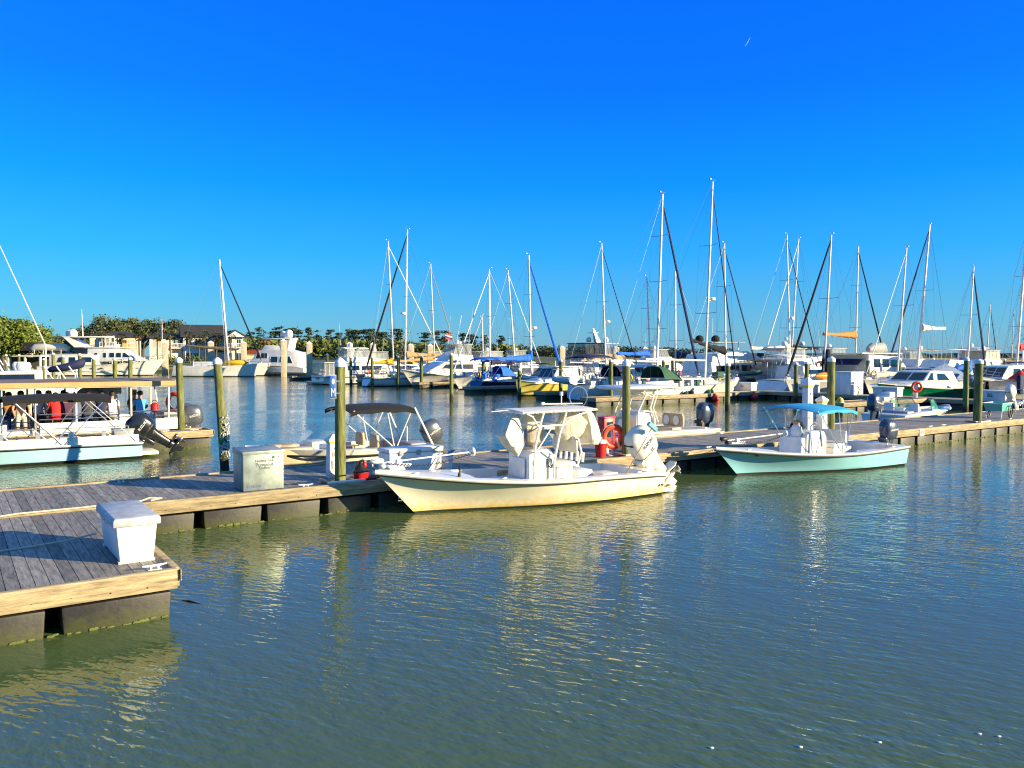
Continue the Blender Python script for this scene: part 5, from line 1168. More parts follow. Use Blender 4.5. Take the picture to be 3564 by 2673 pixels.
enclosure(fbx, 4.5, 7.5, 2.9, 4.3, 5.6, rake=.5); b = MB(); b.loft([rrect(5.8, 0, z, w_, l_, 5, 20) for z, w_, l_ in ((5.6, 2.9, 3.6), (5.68, 3.1, 3.8), (5.74, 2.9, 3.6))]); hd_ = b.build('hard_top', WHITE, fbx)
dome(hd_, (6.2, .4, 6.0), .28); dome(hd_, (5.2, -.4, 5.95), .2); antennas(hd_, [((4.6, .9, 5.7), (3.9, .9, 10.6), .025), ((6.8, -.9, 5.7), (6.4, -.9, 9.6), .025)])
b = MB()
for sd in (-1, 1): b.tube([(5.6, sd*1.6, 3.3), (3.4, sd*2.6, 9.8)], .035, 6)
b.build('outrigger', CAPW, sf); rails(sf, hS, [.45, .55, .65, .75, .85, .94, .995], .7, r=.02)
b = MB()
for k in range(5): b.tube([(4.05, -1.2, 1.3+k*.42), (4.05, -.7, 1.3+k*.42)], .02, 5)
b.tube([(4.05, -1.2, .8), (4.05, -1.2, 3.5)], .025, 5); b.tube([(4.05, -.7, .8), (4.05, -.7, 3.5)], .025, 5); b.build('ladder', STEEL, sf)
b = MB(); b.tube([(7.2, 0, 5.7), (7.9, 0, 7.2)], .02, 5); fs_ = b.build('flag_staff', CAPW, sf); flag(fs_, (7.9, 0, 7.2), 1.1, .8, [RED, pm('flag_white', (.7, .7, .7), .8), pm('flag_navy', (.03, .03, .15), .8), RED])
# other sailboats between the fingers
sailboat('sailboat with a brown sail cover and gold furled jib', -86, 1515, (1500, 920), 11.5, 1, cover=TANC, jib=pm('gold_canvas', (.3, .22, .08), .8, .15, 4), bim=None, mfrac=.6, dodger=YELC, spr=1, boomz=2.9, boom_up=-.5, boomlen=5.5)
sailboat('slim white masted sailboat nearest the flag', -53, 1706, (1703, 938), 11, -1, jib=WHITE2, mfrac=.58, spr=1, cover=NAVYC, jr=.06)
sailboat('small sailboat with leaning mast above the dark sail cover', -62, 1796, (1768, 942), 10, 1, jib=WHITE2, cover=NAVYC, mfrac=.58, spr=2, jr=.045)
sailboat('sailboat with the shortest stub mast by the sportfisher flag', -71, 1683, (1678, 1105), 8, 1, jib=None, cover=None, mfrac=.55, spr=1)
sailboat('white sailboat with dark blue stripes and a squared round stern', -66, 1372, (1353, 842), 11, 1, B=3.3, fb=1.05, stripe=EGG, cover=YELC, jib=MASTM, mfrac=.33, spr=2, boomz=2.5, jr=.06, boomlen=2.6)
sailboat('navy sailboat whose dark furled jib slants across two masts', -73, 1410, (1420, 802), 13, -1, hull=NAVY, cover=TANC, jib=CHAR, dodger=TANC, bim=TANC, mfrac=.58, spr=3, jr=.12, boomlen=5, boomz=3.3, radar=True)
# cluttered motor cruiser with curtains
loc, rz = place(-76, 1105, 1)
mc = thing('motor_cruiser', 'white motor cruiser with clear curtains and flybridge at the left dock end', 'motor yacht', loc, rz)
mc.scale = (1, 1, .82)
hM = Hull(12.5, 4.3, 2.0, 1.35, 1.3, 1.4, t0=.45, p=2.2, stern=.93, boot=.18); hM.build(WHITE, mc); hM.deck(mc, WHITE, tf=0); hM.rail(mc, BLACK, .05, -.3)
c, f_ = house(mc, [(2.4, 1.35), (10.2, 1.7), (8.2, 2.9), (2.4, 3.1)], 3.7, 3.2, WHITE, 'saloon'); win(c, f_, [q4(3.1, 4.6, 2.0, 2.7), q4(4.9, 7.4, 2.0, 2.65, 0, .2)]); front_win(c, (10.0, 1.8), (8.3, 2.85), f_, 3)
enclosure(mc, .2, 2.35, 3.5, 1.4, 3.05); b = MB(); b.bx(.1, 3.4, -1.85, 1.85, 3.12, 3.22); b.build('aft_roof', WHITE, mc, bevel=.03)
fy, ff = house(mc, [(3.0, 3.23), (7.6, 3.0), (6.8, 4.0), (3.2, 3.9)], 3.0, 2.8, WHITE, 'flybridge'); enclosure(fy, 3.2, 6.6, 2.7, 3.95, 5.2, rake=.8); b = MB(); b.surf(lambda u, v: (lerp(2.9, 6.0, u), lerp(-1.4, 1.4, v), 5.22+.2*(1-(2*v-1)**2)), 6, 8, .04); b.build('bimini', WHITE2, fy)
dome(fy, (4.2, 0, 5.75), .3); antennas(fy, [((3.4, 1, 5.2), (3.2, 1, 9), .02)]); rails(mc, hM, [.4, .55, .7, .85, .97], .7)
b = MB(); b.bx(-.8, -.01, -1.8, 1.8, .35, .47); b.build('swim_platform', CAPW, mc, bevel=.03); b = MB(); b.bx(-.06, -.01, -.5, .5, .75, 1.05); b.build('stern_hatch', GLASS, mc)
# brown flybridge yacht
loc, rz = place(-52.4, 1985, 1)
by = thing('motor_yacht', 'motor yacht with a brown trimmed flybridge and dark curtains behind the yellow boat', 'motor yacht', loc, rz)
by.scale = (.78, .9, .84)
hB2 = Hull(14, 4.6, 2.3, 1.5, 1.3, 1.7, t0=.45, p=2.2, stern=.93, boot=.2, flare=.9); hB2.build(WHITE, by); hB2.deck(by, WHITE, tf=0); hB2.rail(by, CAPW, .05, -.2)
c, f_ = house(by, [(2.6, 1.5), (11.6, 1.95), (9.6, 3.3), (2.6, 3.4)], 4.0, 3.5, WHITE, 'saloon'); win(c, f_, [q4(3.4, 6.6, 2.2, 2.95), q4(7.0, 7.9, 2.3, 3.0), q4(8.1, 8.9, 2.3, 3.0), [(9.1, 2.3), (10.6, 2.35), (9.7, 3.0), (9.1, 3.0)]]); front_win(c, (11.4, 2.05), (9.7, 3.2), f_, 3)
b = MB(); b.bx(.2, 9.8, -1.9, 1.9, 3.41, 3.52); b.build('bridge_deck', WHITE, c, bevel=.03)
fy, ff = house(by, [(.6, 3.53), (9.2, 3.53), (7.8, 4.35), (.9, 4.2)], 3.7, 3.5, pm('taupe_panel', (.3, .22, .13), .6, .1, 3), 'flybridge'); enclosure(fy, 1.0, 4.6, 3.2, 4.25, 5.6, mat=SMOKE, frame=CHAR); enclosure(fy, 4.7, 7.6, 3.2, 4.3, 5.5, rake=.7)
b = MB(); b.bx(.8, 4.7, -1.65, 1.65, 5.61, 5.7); b.build('aft_canopy', CHAR, fy, bevel=.03); b = MB(); b.bx(4.72, 7.3, -1.6, 1.6, 5.58, 5.7); ht_ = b.build('hard_top', WHITE, fy, bevel=.04)
b = MB(); b.loft([[(4.6, -.3, 5.7), (5.4, -.3, 5.7), (5.4, .3, 5.7), (4.6, .3, 5.7)], [(4.0, -.08, 7.6), (4.25, -.08, 7.6), (4.25, .08, 7.6), (4.0, .08, 7.6)]]); b.bx(3.6, 4.5, -.6, .6, 7.0, 7.08); b.build('radar_mast', WHITE, ht_)
dome(ht_, (4.0, .7, 6.2), .35); dome(ht_, (6.0, -.5, 6.15), .38); antennas(ht_, [((7, .9, 5.7), (7, .9, 9.0), .02)])
enclosure(by, .2, 2.5, 3.7, 1.5, 3.35); rails(by, hB2, [.45, .6, .75, .88, .98], .7)
# arch motor yacht behind the green dodger boat
loc, rz = place(-38.5, 2380, 1)
ay = thing('motor_yacht', 'white motor yacht with a tall black dome arch between two masts', 'motor yacht', loc, rz)
ay.scale = (1, 1, .77)
hY = Hull(14.5, 4.6, 2.5, 1.7, 1.5, 1.6, t0=.45, p=2.3, stern=.94, boot=.2, flare=.8); hY.build(WHITE, ay); hY.deck(ay, WHITE, tf=0); hY.rail(ay, CAPW, .05, -.2)
c, f_ = house(ay, [(1.8, 1.7), (11.0, 2.1), (9.6, 3.5), (1.8, 3.6)], 4.1, 3.6, WHITE, 'saloon'); win(c, f_, [q4(2.4, 3.8, 2.4, 3.2), q4(4.3, 5.8, 2.4, 3.2), q4(6.1, 7.6, 2.4, 3.2), [(8, 2.4), (10.2, 2.5), (9.5, 3.2), (8, 3.2)]]); front_win(c, (10.8, 2.2), (9.7, 3.4), f_, 3)
fy, ff = house(ay, [(2.0, 3.62), (10.6, 3.55), (7.4, 5.0), (2.2, 4.6)], 3.6, 3.2, WHITE, 'flybridge'); b = MB(); b.bx(2.2, 7.2, -1.5, 1.5, 6.0, 6.1); ht_ = b.build('hard_top', GREYP, fy, bevel=.04); stations(fy, 2.6, 6.2, 2.8, 4.6, 6.0, 3, CAPW, .05)
dome(ht_, (2.6, .4, 6.6), .42, CHAR); dome(ht_, (4.0, -.4, 6.6), .42, CHAR); rails(ay, hY, [.5, .65, .8, .92, .995], .75); antennas(ht_, [((5, .9, 6.1), (5, .9, 9.3), .02)])
# sailboats behind
sailboat('short masted sailboat with rolled blue cover before the guide piles', -47, 2265, (2250, 965), 10, 1, cover=BLUEC, jib=None, mfrac=.6, spr=2, boomz=3.4)
sailboat('sailboat with small white masthead radar behind the tall navy jib', -42, 2352, (2348, 945), 10.5, -1, cover=NAVYC, jib=None, mfrac=.58, spr=2, boomz=3.2)
sailboat('sailboat with leaning mast just right of the brown flybridge', -47, 2110, (2092, 850), 11.5, 1, jib=CHAR, cover=None, mfrac=.58, spr=1, radar=True, jr=.05)
sailboat('sailboat with black sail cover and navy jib right of the tallest mast', -36.2, 2527, (2517, 850), 12.5, 1, cover=CHAR, jib=NAVYC, mfrac=.6, spr=2, boomz=3.6, boom_up=1.0, jr=.07)

# ---------------------------------------------------------------- beyond the walkway (right half)
loc, rz = place(-29, 2668, 1)
pb = thing('motor_cruiser', 'white express cruiser with a sloping stern beside the B5 box', 'motor yacht', loc, rz)
pb.scale = (1, 1, .88)
h_ = Hull(11, 3.8, 1.9, 1.5, 1.35, 1.2, t0=.5, p=2.3, stern=.95, boot=.18, trake=-.9); h_.build(WHITE, pb); h_.deck(pb, WHITE, tf=0); h_.rail(pb, BLACK, .04, -.45)
c, f_ = house(pb, [(3.2, 1.4), (9.2, 1.75), (6.6, 2.7), (3.2, 2.8)], 3.2, 2.7, WHITE, 'cabin'); win(c, f_, [q4(3.8, 6.0, 1.95, 2.45)]); front_win(c, (8.8, 1.85), (6.7, 2.6), f_, 3); bimini(pb, 1.0, 4.5, 2.8, 3.9, WHITE2, fx=2.5, fz=1.6); rails(pb, h_, [.5, .7, .85, .97], .6)
loc, rz = place(-34.5, 2615, 1)
gt = thing('trawler', 'dark green hulled trawler with black bimini and a dinghy over its stern', 'motor yacht', loc, rz)
gt.scale = (1, 1, .77)
h_ = Hull(13, 4.4, 2.1, 1.5, 1.4, 1.3, t0=.5, p=2.3, stern=.95, boot=.18); h_.build(pm('dark_teal_gelcoat', (.03, .09, .09), .3, .1, 2), gt); h_.deck(gt, OFFW, tf=0)
c, f_ = house(gt, [(2.6, 1.5), (10, 1.8), (8.6, 3.1), (2.6, 3.2)], 3.8, 3.4, WHITE, 'cabin'); win(c, f_, [q4(3.2, 4.6, 2.1, 2.8), q4(5.0, 6.6, 2.1, 2.8)]); bimini(gt, -.3, 3.4, 3.4, 3.75, CHAR, fx=1.5, fz=1.6); stations(gt, .3, 3.0, 3.2, 1.5, 3.6, 3)
fy, ff = house(gt, [(3.4, 3.22), (8.4, 3.2), (7.6, 4.1), (3.6, 4.0)], 3.0, 2.7, WHITE, 'flybridge'); enclosure(fy, 3.7, 6.8, 2.5, 4.0, 5.3); b = MB(); b.bx(3.5, 6.9, -1.4, 1.4, 5.31, 5.4); ht_ = b.build('hard_top', CAPW, fy, bevel=.03); dome(ht_, (5, 0, 5.95), .3); dome(ht_, (5.8, .4, 6.6), .2)
q = boat_pt(gt, (-.7, 1.6, 1.7)); inflatable('green grey inflatable dinghy behind the dark trawler', q, gt.rotation_euler.z-R(90), 3.2, pm('green_hypalon', (.05, .16, .14), .5, .1, 4))
loc, rz = place(-37.5, 2700, 1)
t2 = thing('motor_yacht', 'pale trawler yacht with striped canvas side behind the two leaning masts', 'motor yacht', loc, rz)
t2.scale = (1, 1, .76)
h_ = Hull(13.5, 4.6, 2.2, 1.6, 1.5, 1.2, t0=.5, p=2.3, stern=.95, boot=.18); h_.build(WHITE, t2); h_.deck(t2, WHITE, tf=0)
c, f_ = house(t2, [(1.2, 1.6), (10.4, 1.9), (9.4, 3.4), (1.2, 3.5)], 4.0, 3.6, WHITE, 'saloon'); win(c, f_, [q4(1.8+i*1.7, 3.1+i*1.7, 2.2, 3.1) for i in range(4)]); b = MB(); b.bx(.2, 9.8, -2, 2, 3.51, 3.62); b.build('roof', CAPW, c, bevel=.03)
fy, ff = house(t2, [(2.0, 3.63), (8.6, 3.63), (7.6, 4.5), (2.2, 4.4)], 3.5, 3.2, WHITE, 'flybridge'); stations(fy, 2.6, 7.0, 3.0, 4.4, 5.6, 4); b = MB(); b.bx(2.2, 7.4, -1.7, 1.7, 5.61, 5.72); ht_ = b.build('hard_top', CHAR, fy, bevel=.03); dome(ht_, (4.4, 0, 6.2), .3)
sailboat('sailboat with a loose cream sail lashed on its boom', -36, 2752, (2733, 820), 12.5, 1, cover=CANV, jib=CHAR, mfrac=.58, spr=2, boomz=3.9, boomlen=6, jr=.05)
sailboat('sailboat with its mast crossing the cream sail mast', -39.5, 2750, (2774, 833), 13, -1, cover=CHAR, jib=WHITE2, mfrac=.58, spr=2, boomz=4, jr=.06, radar=True)
s1, h1 = sailboat('white sloop whose black jib slants down behind the twin pilings', -24.2, 2866, (2887, 820), 11.5, -1, cover=None, jib=CHAR, mfrac=.56, spr=1, jr=.1, boom=None, fb=1.2, B=3.6)
m = MB(); m.tube([(L_, 0, z_) for L_, z_ in ((6.1, 1.9), (6.05, 2.9), (6.0, 3.9))], [.34, .38, .26], 10); m.build('sail_bundle', CHAR, s1, sm=60)
d = thing('kayak', 'orange kayak lying on the deck of the white sloop', 'kayak', boat_pt(s1, (7.4, 1.0, 1.75)), s1.rotation_euler.z); m = MB(); m.loft([rrect(x, 0, 0, w_, .01, 2, 10) and [(x, w_*math.cos(a), h_*math.sin(a)) for a in [6.283*j/10 for j in range(10)]] for x, w_, h_ in ((-1.6, .05, .05), (-1.1, .3, .24), (0, .4, .32), (1.1, .3, .24), (1.6, .05, .05))]); m.build('hull', pm('orange_plastic', (.8, .32, .02), .45, .1, 4), d, sm=60); m = MB(); m.bx(-.4, .3, -.22, .22, .26, .34); m.build('seat_well', BLACK, d, bevel=.03)
# catamaran
ct, hct = sailboat('white catamaran with an orange sail stacked on its boom', -30, 2977, (2981, 860), 12.5, 1, B=2.2, fb=1.9, mfrac=.55, cover=ORGC, jib=CHAR, spr=2, boomz=5.2, boomlen=5.2, cabin=False, jr=.08, radar=False, det=False)
h_ = Hull(12.5, 2.2, 2.3, 1.9, 1.8, .9, t0=.5, p=2, stern=.8, boot=.12)
m = MX.Translation((0, -4.4, 0)); o2 = h_.build(CREAM, ct); o2.location = (0, -5, 0); o3 = h_.deck(ct, OFFW, tf=0); o3.location = (0, -5, 0)
c, f_ = house(ct, [(1.6, 1.7), (8.2, 1.8), (6.6, 3.3), (1.6, 3.5)], 4.6, 4.2, WHITE, 'bridge_deck_cabin', .1); c.location = (0, -2.5, 0)
win(c, f_, [q4(2.2, 3.3, 2.3, 3.1), q4(3.6, 4.7, 2.3, 3.1), q4(5.0, 6.2, 2.3, 3.0)]); front_win(c, (8.0, 1.9), (6.7, 3.2), f_, 4); b = MB(); b.bx(.3, 6.8, -2.3, 2.3, 3.52, 3.64); b.build('roof', WHITE, c, bevel=.04)
m = MB(MX.Translation((6.4, -2.5, 3.66))); m.tube([(-1.5, 0, .3), (-.8, 0, .45), (.8, 0, .45), (1.5, 0, .2)], [.25, .5, .55, .2], 10); m.build('covered_dinghy', pm('silver_cover', (.3, .3, .3), .6, .25, 3, .05, 3), ct, sm=60)
b = MB(); b.surf(lambda u, v: (lerp(.3, 2.6, u), lerp(-4.4, -.6, v), 2.6+.5*math.sin(u*3.14)), 8, 4, .05); b.build('stern_canopy', NAVYC, ct)
# green picnic boat
loc, rz = place(-17.4, 3345, -1)
gp = thing('picnic_boat', 'shiny green hulled picnic boat with cream cabin and canvas back', 'boat', loc, rz)
gp.scale = (1, 1, .7)
hG = Hull(12.2, 3.9, 1.9, 1.15, 1.05, 1.5, t0=.42, p=2.1, stern=.8, flare=.8, boot=.1, bowk=.3); hG.build(GREEN, gp); hG.deck(gp, CREAM, gw=.3, tf=.3, floor=.5, ta=.04); hG.rail(gp, CREAM, .05, .02)
c, f_ = house(gp, [(3.6, 1.15), (11.0, 1.65), (9.6, 1.95), (8.3, 2.1), (7.2, 3.1), (6.6, 3.2), (3.9, 3.1)], 3.1, 2.5, pm('cream_cabin', (.74, .7, .56), .35, .05, 2), 'cabin', .07)
win(c, f_, [[(6.9, 2.15), (8.0, 2.15), (7.2, 2.95), (6.9, 2.95)], [(4.6, 2.1), (6.4, 2.1), (6.4, 2.9), (5.3, 2.85)]], fm=OFFW); front_win(c, (8.3, 2.12), (7.25, 3.05), f_, 2)
b = MB(); b.loft([[(3.7, -1.3, 1.2), (3.7, 1.3, 1.2), (3.9, 1.2, 3.12), (3.9, -1.2, 3.12)], [(2.6, -1.4, 1.1), (2.6, 1.4, 1.1), (2.9, 1.2, 1.9), (2.9, -1.2, 1.9)], [(.9, -1.45, 1.05), (.9, 1.45, 1.05), (1.1, 1.3, 1.3), (1.1, -1.3, 1.3)]]); b.build('cockpit_canvas', pm('pale_canvas', (.66, .6, .4), .8, .08, 3, .02, 3), gp, sm=50)
b = MB(); b.bx(-.5, -.01, -1.5, 1.5, .12, .2); b.build('swim_platform', TEAK, gp); rails(gp, hG, [.62, .75, .88, .98], .5, r=.015); antennas(c, [((4.5, .8, 3.1), (3.9, .8, 5.2), .015)]); b = MB(); b.tube([(1.0, -.9, 1.2), (.4, -.9, 2.3)], .02, 5); b.build('flag_staff', TEAK, gp)
# right back yachts
def cruiser(label, t, xs, heading, L, B, tiers=2, hullm=WHITE, top=WHITE2, canvas=CLEAR, win_m=GLASS, kind='motor_yacht', hz=1.0, dm=True, zs=.76):
    loc, rz = place(t, xs, heading); o = thing(kind, label, 'motor yacht', loc, rz); o.scale = (.92, .92, zs)
    h = Hull(L, B, 2.1*hz, 1.4*hz, 1.3*hz, L*.1, t0=.45, p=2.2, stern=.94, boot=.18, flare=.8); h.build(hullm, o); h.deck(o, WHITE, tf=0); h.rail(o, CAPW, .045, -.2)
    z = 1.4*hz
    c, f_ = house(o, [(L*.18, z), (L*.78, z+.4), (L*.62, z+1.6), (L*.18, z+1.7)], B*.86, B*.76, WHITE, 'saloon'); win(c, f_, [q4(L*.22+i*1.6, L*.22+1.3+i*1.6, z+.65, z+1.35) for i in range(max(2, int(L*.34/1.6)))], mat=win_m); front_win(c, (L*.77, z+.5), (L*.63, z+1.55), f_, 3)
    if tiers > 1:
        fy, ff = house(o, [(L*.2, z+1.72), (L*.58, z+1.68), (L*.52, z+2.6), (L*.22, z+2.5)], B*.72, B*.66, WHITE, 'flybridge')
        if canvas: enclosure(fy, L*.23, L*.5, B*.62, z+2.5, z+3.7, mat=canvas, rake=.5)
        b = MB(); b.loft([rrect(L*.36, 0, zz, w_*B, l_*L, 5, 20) for zz, w_, l_ in ((z+3.71, .66, .3), (z+3.77, .7, .32), (z+3.83, .66, .3))]); ht = b.build('hard_top', top, fy)
        if not canvas: stations(fy, L*.24, L*.48, B*.6, z+2.5, z+3.7, 3)
        if dm: dome(ht, (L*.36, .3, z+4.15), .28)
        antennas(ht, [((L*.3, B*.3, z+3.8), (L*.28, B*.3, z+6.6), .018)])
    rails(o, h, [.5, .64, .78, .9, .99], .65)
    rn = random.Random(int(xs)); side = -1 if heading > 0 else 1
    for t_ in (.2, .42, .62):
        q = h.pt(t_, .6); m = MB(MX.Translation((q.x, side*(q.y+.2), 1.0))); m.lathe([(.05, -.5), (.15, -.4), (.16, .35), (.05, .48)], n=9); m.tube([(0, 0, .46), (0, -side*.15, .75)], .015, 4); m.build('side_fender', rn.choice([WHITE2, NAVYC, BLACK]), o)
    m = MB(); m.bx(L*.02, L*.13, -B*.25, B*.3, 1.45*hz, 1.45*hz+rn.uniform(.5, .9)); m.build('cockpit_cover', rn.choice([CANV, NAVYC, BLUEC, WHITE2]), o, bevel=.15)
    if tiers == 1: bimini(o, L*.03, L*.2, B*.75, z+1.9, rn.choice([NAVYC, CANV, WHITE2, CHAR]), drop=.08, crown=.08); stations(o, L*.05, L*.18, B*.7, z, z+1.8, 2)
    return o, h
cruiser('long low white yacht with dark slanted windows behind the green boat cabin', -25, 3290, -1, 12, 4, 1)
cruiser('white flybridge yacht with an open hardtop on thin poles', -29, 3275, -1, 14.5, 4.6, 2, canvas=None, top=CANV)
cruiser('white yacht with a slate windscreen cover behind the green boat stern', -22, 3365, -1, 11.5, 4, 2, canvas=None, dm=False, win_m=pm('slate_cover', (.12, .16, .24), .7, .1, 3))
cruiser('tall white yacht with tan curtains behind the thick piling', -26, 3480, -1, 13.5, 4.6, 2, canvas=pm('tan_curtain', (.5, .42, .3), .6, .1, 3))
loc, rz = place(-20.4, 3375, -1)
cb2 = thing('covered_boat', 'boat under a slate blue tarpaulin with a bright blue bundle on top', 'boat', loc, rz)
h_ = Hull(8.5, 2.9, 1.5, 1.1, 1.0, .9, boot=.15); h_.build(OFFW, cb2); h_.deck(cb2, OFFW, tf=0)
b = MB(); b.loft([[(x, y*w_, z_) for y, z_ in ((-1, 1.0), (-.8, 1.2+hh*.3), (-.3, 1.2+hh*.85), (0, 1.2+hh), (.3, 1.2+hh*.85), (.8, 1.2+hh*.3), (1, 1.0))] for x, w_, hh in ((.1, 1.3, .5), (2, 1.45, .9), (4.2, 1.45, 1.5), (5.8, 1.3, 1.2), (8.2, .4, .5))], closed=False, cap0=False, cap1=False); b.build('tarpaulin', pm('slate_tarp', (.16, .22, .34), .75, .12, 3, .03, 3), cb2)
b = MB(); b.tube([(3.2, .4, 2.2), (2.2, .5, 2.35), (1.4, .5, 2.2), (.9, .4, 2.9)], [.15, .35, .4, .2], 9); b.build('blue_bundle', BLUEC, cb2, sm=60)
loc, rz = place(-12.6, 3640, -1)
db = thing('covered_boat', 'wide boat under a dark grey cover with a red umbrella on it', 'boat', loc, rz)
h_ = Hull(9.5, 3.2, 1.3, 1.0, .95, .9, boot=.1); h_.build(pm('dim_hull', (.4, .38, .3), .4, .15, 3), db); h_.deck(db, OFFW, tf=0)
b = MB(); b.loft([[(x, y*w_, z_) for y, z_ in ((-1, .75), (-.96, 1.05), (-.6, 1.15+hh), (0, 1.2+hh), (.6, 1.15+hh), (.96, 1.05), (1, .75))] for x, w_, hh in ((.05, 1.6, .1), (3, 1.72, .3), (6, 1.7, .3), (8.3, 1.2, .25), (9.6, .15, .3))], closed=False, cap0=False, cap1=False); b.build('grey_cover', pm('charcoal_tarp', (.07, .08, .1), .6, .15, 3, .03, 3), db)
b = MB(); b.lathe([(.9, 0), (.6, .25), (.1, .7), (.01, .75)], (5.6, .5, 1.55), 12); b.build('red_umbrella', REDC, db)
# masts of the right part
sailboat('sailboat with silver mast just left of the navy slanting jib', -22, 3122, (3148, 865), 11, -1, jib=WHITE2, cover=None, mfrac=.55, spr=1, boom=None, jr=.04)
sailboat('tall white masted ketch with a cream boom held by a strut', -27.5, 3190, (3227, 785), 13, -1, jib=NAVYC, cover=CREAM, mfrac=.55, spr=1, boomz=6.0, boomlen=4.6, jr=.09, mastr=.12)
sailboat('sailboat with navy jib hugging its mast left of the thick piling', -24, 3365, (3382, 930), 10.5, 1, jib=NAVYC, cover=BLUEC, mfrac=.6, spr=1, jr=.1)
sailboat('far sailboat with thin mast, left of the two distant ones', -50, 3433, (3442, 1060), 10.5, 1, jib=CHAR, cover=NAVYC, mfrac=.58, spr=2)
sailboat('far sailboat with thin mast, right of the two distant ones', -60, 3520, (3524, 1085), 10.5, -1, jib=None, cover=NAVYC, mfrac=.58, spr=2)
sailboat('red covered sailboat at the right edge of the marina', -20, 3535, (3563, 800), 13, -1, jib=None, cover=REDC, mfrac=.55, spr=2, boomz=4.0, mastr=.13)
sailboat('sailboat with a second mast at the right edge behind the red cover', -24, 3556, (3572, 900), 12, -1, jib=None, cover=REDC, mfrac=.55, spr=2, boomz=4.0)
cruiser('small white yacht hidden behind the red sail cover', -17, 3600, -1, 10, 3.6, 1)
cruiser('white yacht half hidden behind the catamaran boom', -36, 3090, 1, 12, 4.2, 2)
cruiser('white cruiser behind the yellow covered masts', -80, 1600, -1, 11.5, 4, 1)
cruiser('white flybridge cruiser behind the brown sail cover', -85, 1400, -1, 13, 4.4, 2)
cruiser('white flybridge yacht rising behind the sportfisher', -69, 1800, -1, 14.5, 4.6, 2, canvas=CLEAR)
cruiser('dark topped white yacht behind the blue sail cover', -58, 1905, -1, 11, 4, 1, win_m=NAVYC)

cruiser('small white cabin boat low beside the yellow lobster boat stern', -41.5, 2040, -1, 8, 3, 1, zs=.8)
cruiser('low white cruiser between the brown flybridge and the dinghy boat', -46, 2290, -1, 9, 3.2, 1, zs=.8)
cruiser('low white cruiser in the gap before the black dome arch', -41, 2560, 1, 9, 3.2, 1, zs=.85)
cruiser('white cruiser with slate windows behind the twin pilings', -33.5, 2860, 1, 10, 3.6, 1, zs=.85, win_m=pm('slate_cover', (.12, .16, .24), .7, .1, 3))
cruiser('low white express boat at the right edge before the red cover', -15.5, 3560, -1, 9, 3.2, 1, zs=.85)
cruiser('small white cruiser behind the blue tarpaulin boat', -30, 3420, 1, 10, 3.4, 1)
cruiser('white flybridge boat far behind the silver mast', -44, 3180, -1, 11, 3.8, 2, canvas=None)
cruiser('white cabin cruiser far behind the orange sail', -52, 3010, -1, 11, 3.8, 1)
cruiser('white cruiser behind the slim masts near the marsh', -56, 1740, 1, 10, 3.5, 1)
cruiser('small white cruiser left of the brown sail cover', -79, 1300, 1, 10, 3.5, 1)
def TAT(xs, s_):
    k = (xs-CXS)/FS
    return (k*(OY+DY*s_)-OX-DX*s_)/(DY+k*DX)
for xs, s_, L_, B_, ti, hd, lb in ((1165, 57, 11, 3.9, 2, 1, 'white flybridge cruiser at the far end left of the dark slanting jib'), (1265, 56, 10, 3.6, 1, 1, 'low white cruiser behind the dark slanting jib foot'), (1440, 73, 12, 4, 2, 1, 'white flybridge cruiser in the back row above the brown sail cover'),
        (1555, 72, 11, 3.9, 1, 1, 'white cruiser in the back row left of the waving flag'), (1640, 75, 12, 4.2, 2, 1, 'white flybridge cruiser in the back row under the waving flag'), (1735, 73, 11, 3.8, 2, 1, 'white flybridge cruiser in the back row between two slim masts'),
        (2065, 75, 11, 3.8, 1, 1, 'white cruiser in the back row past the brown flybridge'), (2205, 73, 12, 4.0, 2, 1, 'white flybridge cruiser in the back row by the blue rolled cover'), (2440, 78, 11, 3.8, 1, 1, 'white cruiser in the back row behind the tallest mast'),
        (2820, 80, 12, 4.0, 2, 1, 'white flybridge cruiser in the back row above the twin pilings'), (3240, 92, 12, 4.0, 1, 1, 'white cruiser in the back row left of the cream boom'), (3330, 90, 11, 3.8, 2, 1, 'white flybridge cruiser in the back row right of the cream boom')):
    cruiser(lb, TAT(xs, s_), xs, hd, L_, B_, ti, canvas=CLEAR if ti > 1 else None, zs=.82)
# ---------------------------------------------------------------- far left fleet
Yt = 139
p = AT(150, Yt); tr = thing('motor_yacht', 'long cream trawler yacht with two rows of dark windows', 'motor yacht', (p.x, p.y, 0), R(8))
tr.scale = (.92, .92, .8)
ht = Hull(21.8, 5.6, 3.6, 2.2, 2.0, 2.4, t0=.5, p=2.3, stern=.95, boot=.2, flare=.7, bowk=.35); ht.build(WHITE, tr); ht.deck(tr, WHITE, tf=0); ht.rail(tr, CAPW, .06, -.05)
b = MB(); b.bx(.2, 18.6, -2.82, -2.76, 1.05, 1.13); b.build('rub_strake', CAPW, tr)
c, f_ = house(tr, [(2.0, 2.2), (10.6, 2.4), (10.6, 4.5), (2.0, 4.5)], 4.8, 4.6, WHITE, 'saloon'); win(c, f_, [q4(3.3, 4.4, 2.9, 4.0, .3), q4(5.4, 6.6, 2.9, 4.0), q4(7.3, 9.3, 2.9, 4.0)])
c2, f2 = house(tr, [(8.6, 3.0), (18.4, 3.2), (15.4, 4.9), (14.6, 5.9), (8.6, 6.0)], 4.6, 4.2, WHITE, 'pilothouse'); win(c2, f2, [q4(9.6, 10.4, 3.9, 4.9, .2), q4(11.3, 11.9, 3.9, 4.9), q4(12.4, 13.3, 3.95, 4.95), q4(13.6, 14.5, 3.95, 4.95), [(14.8, 3.95), (16.2, 4.0), (15.2, 4.95), (14.8, 4.95)]])
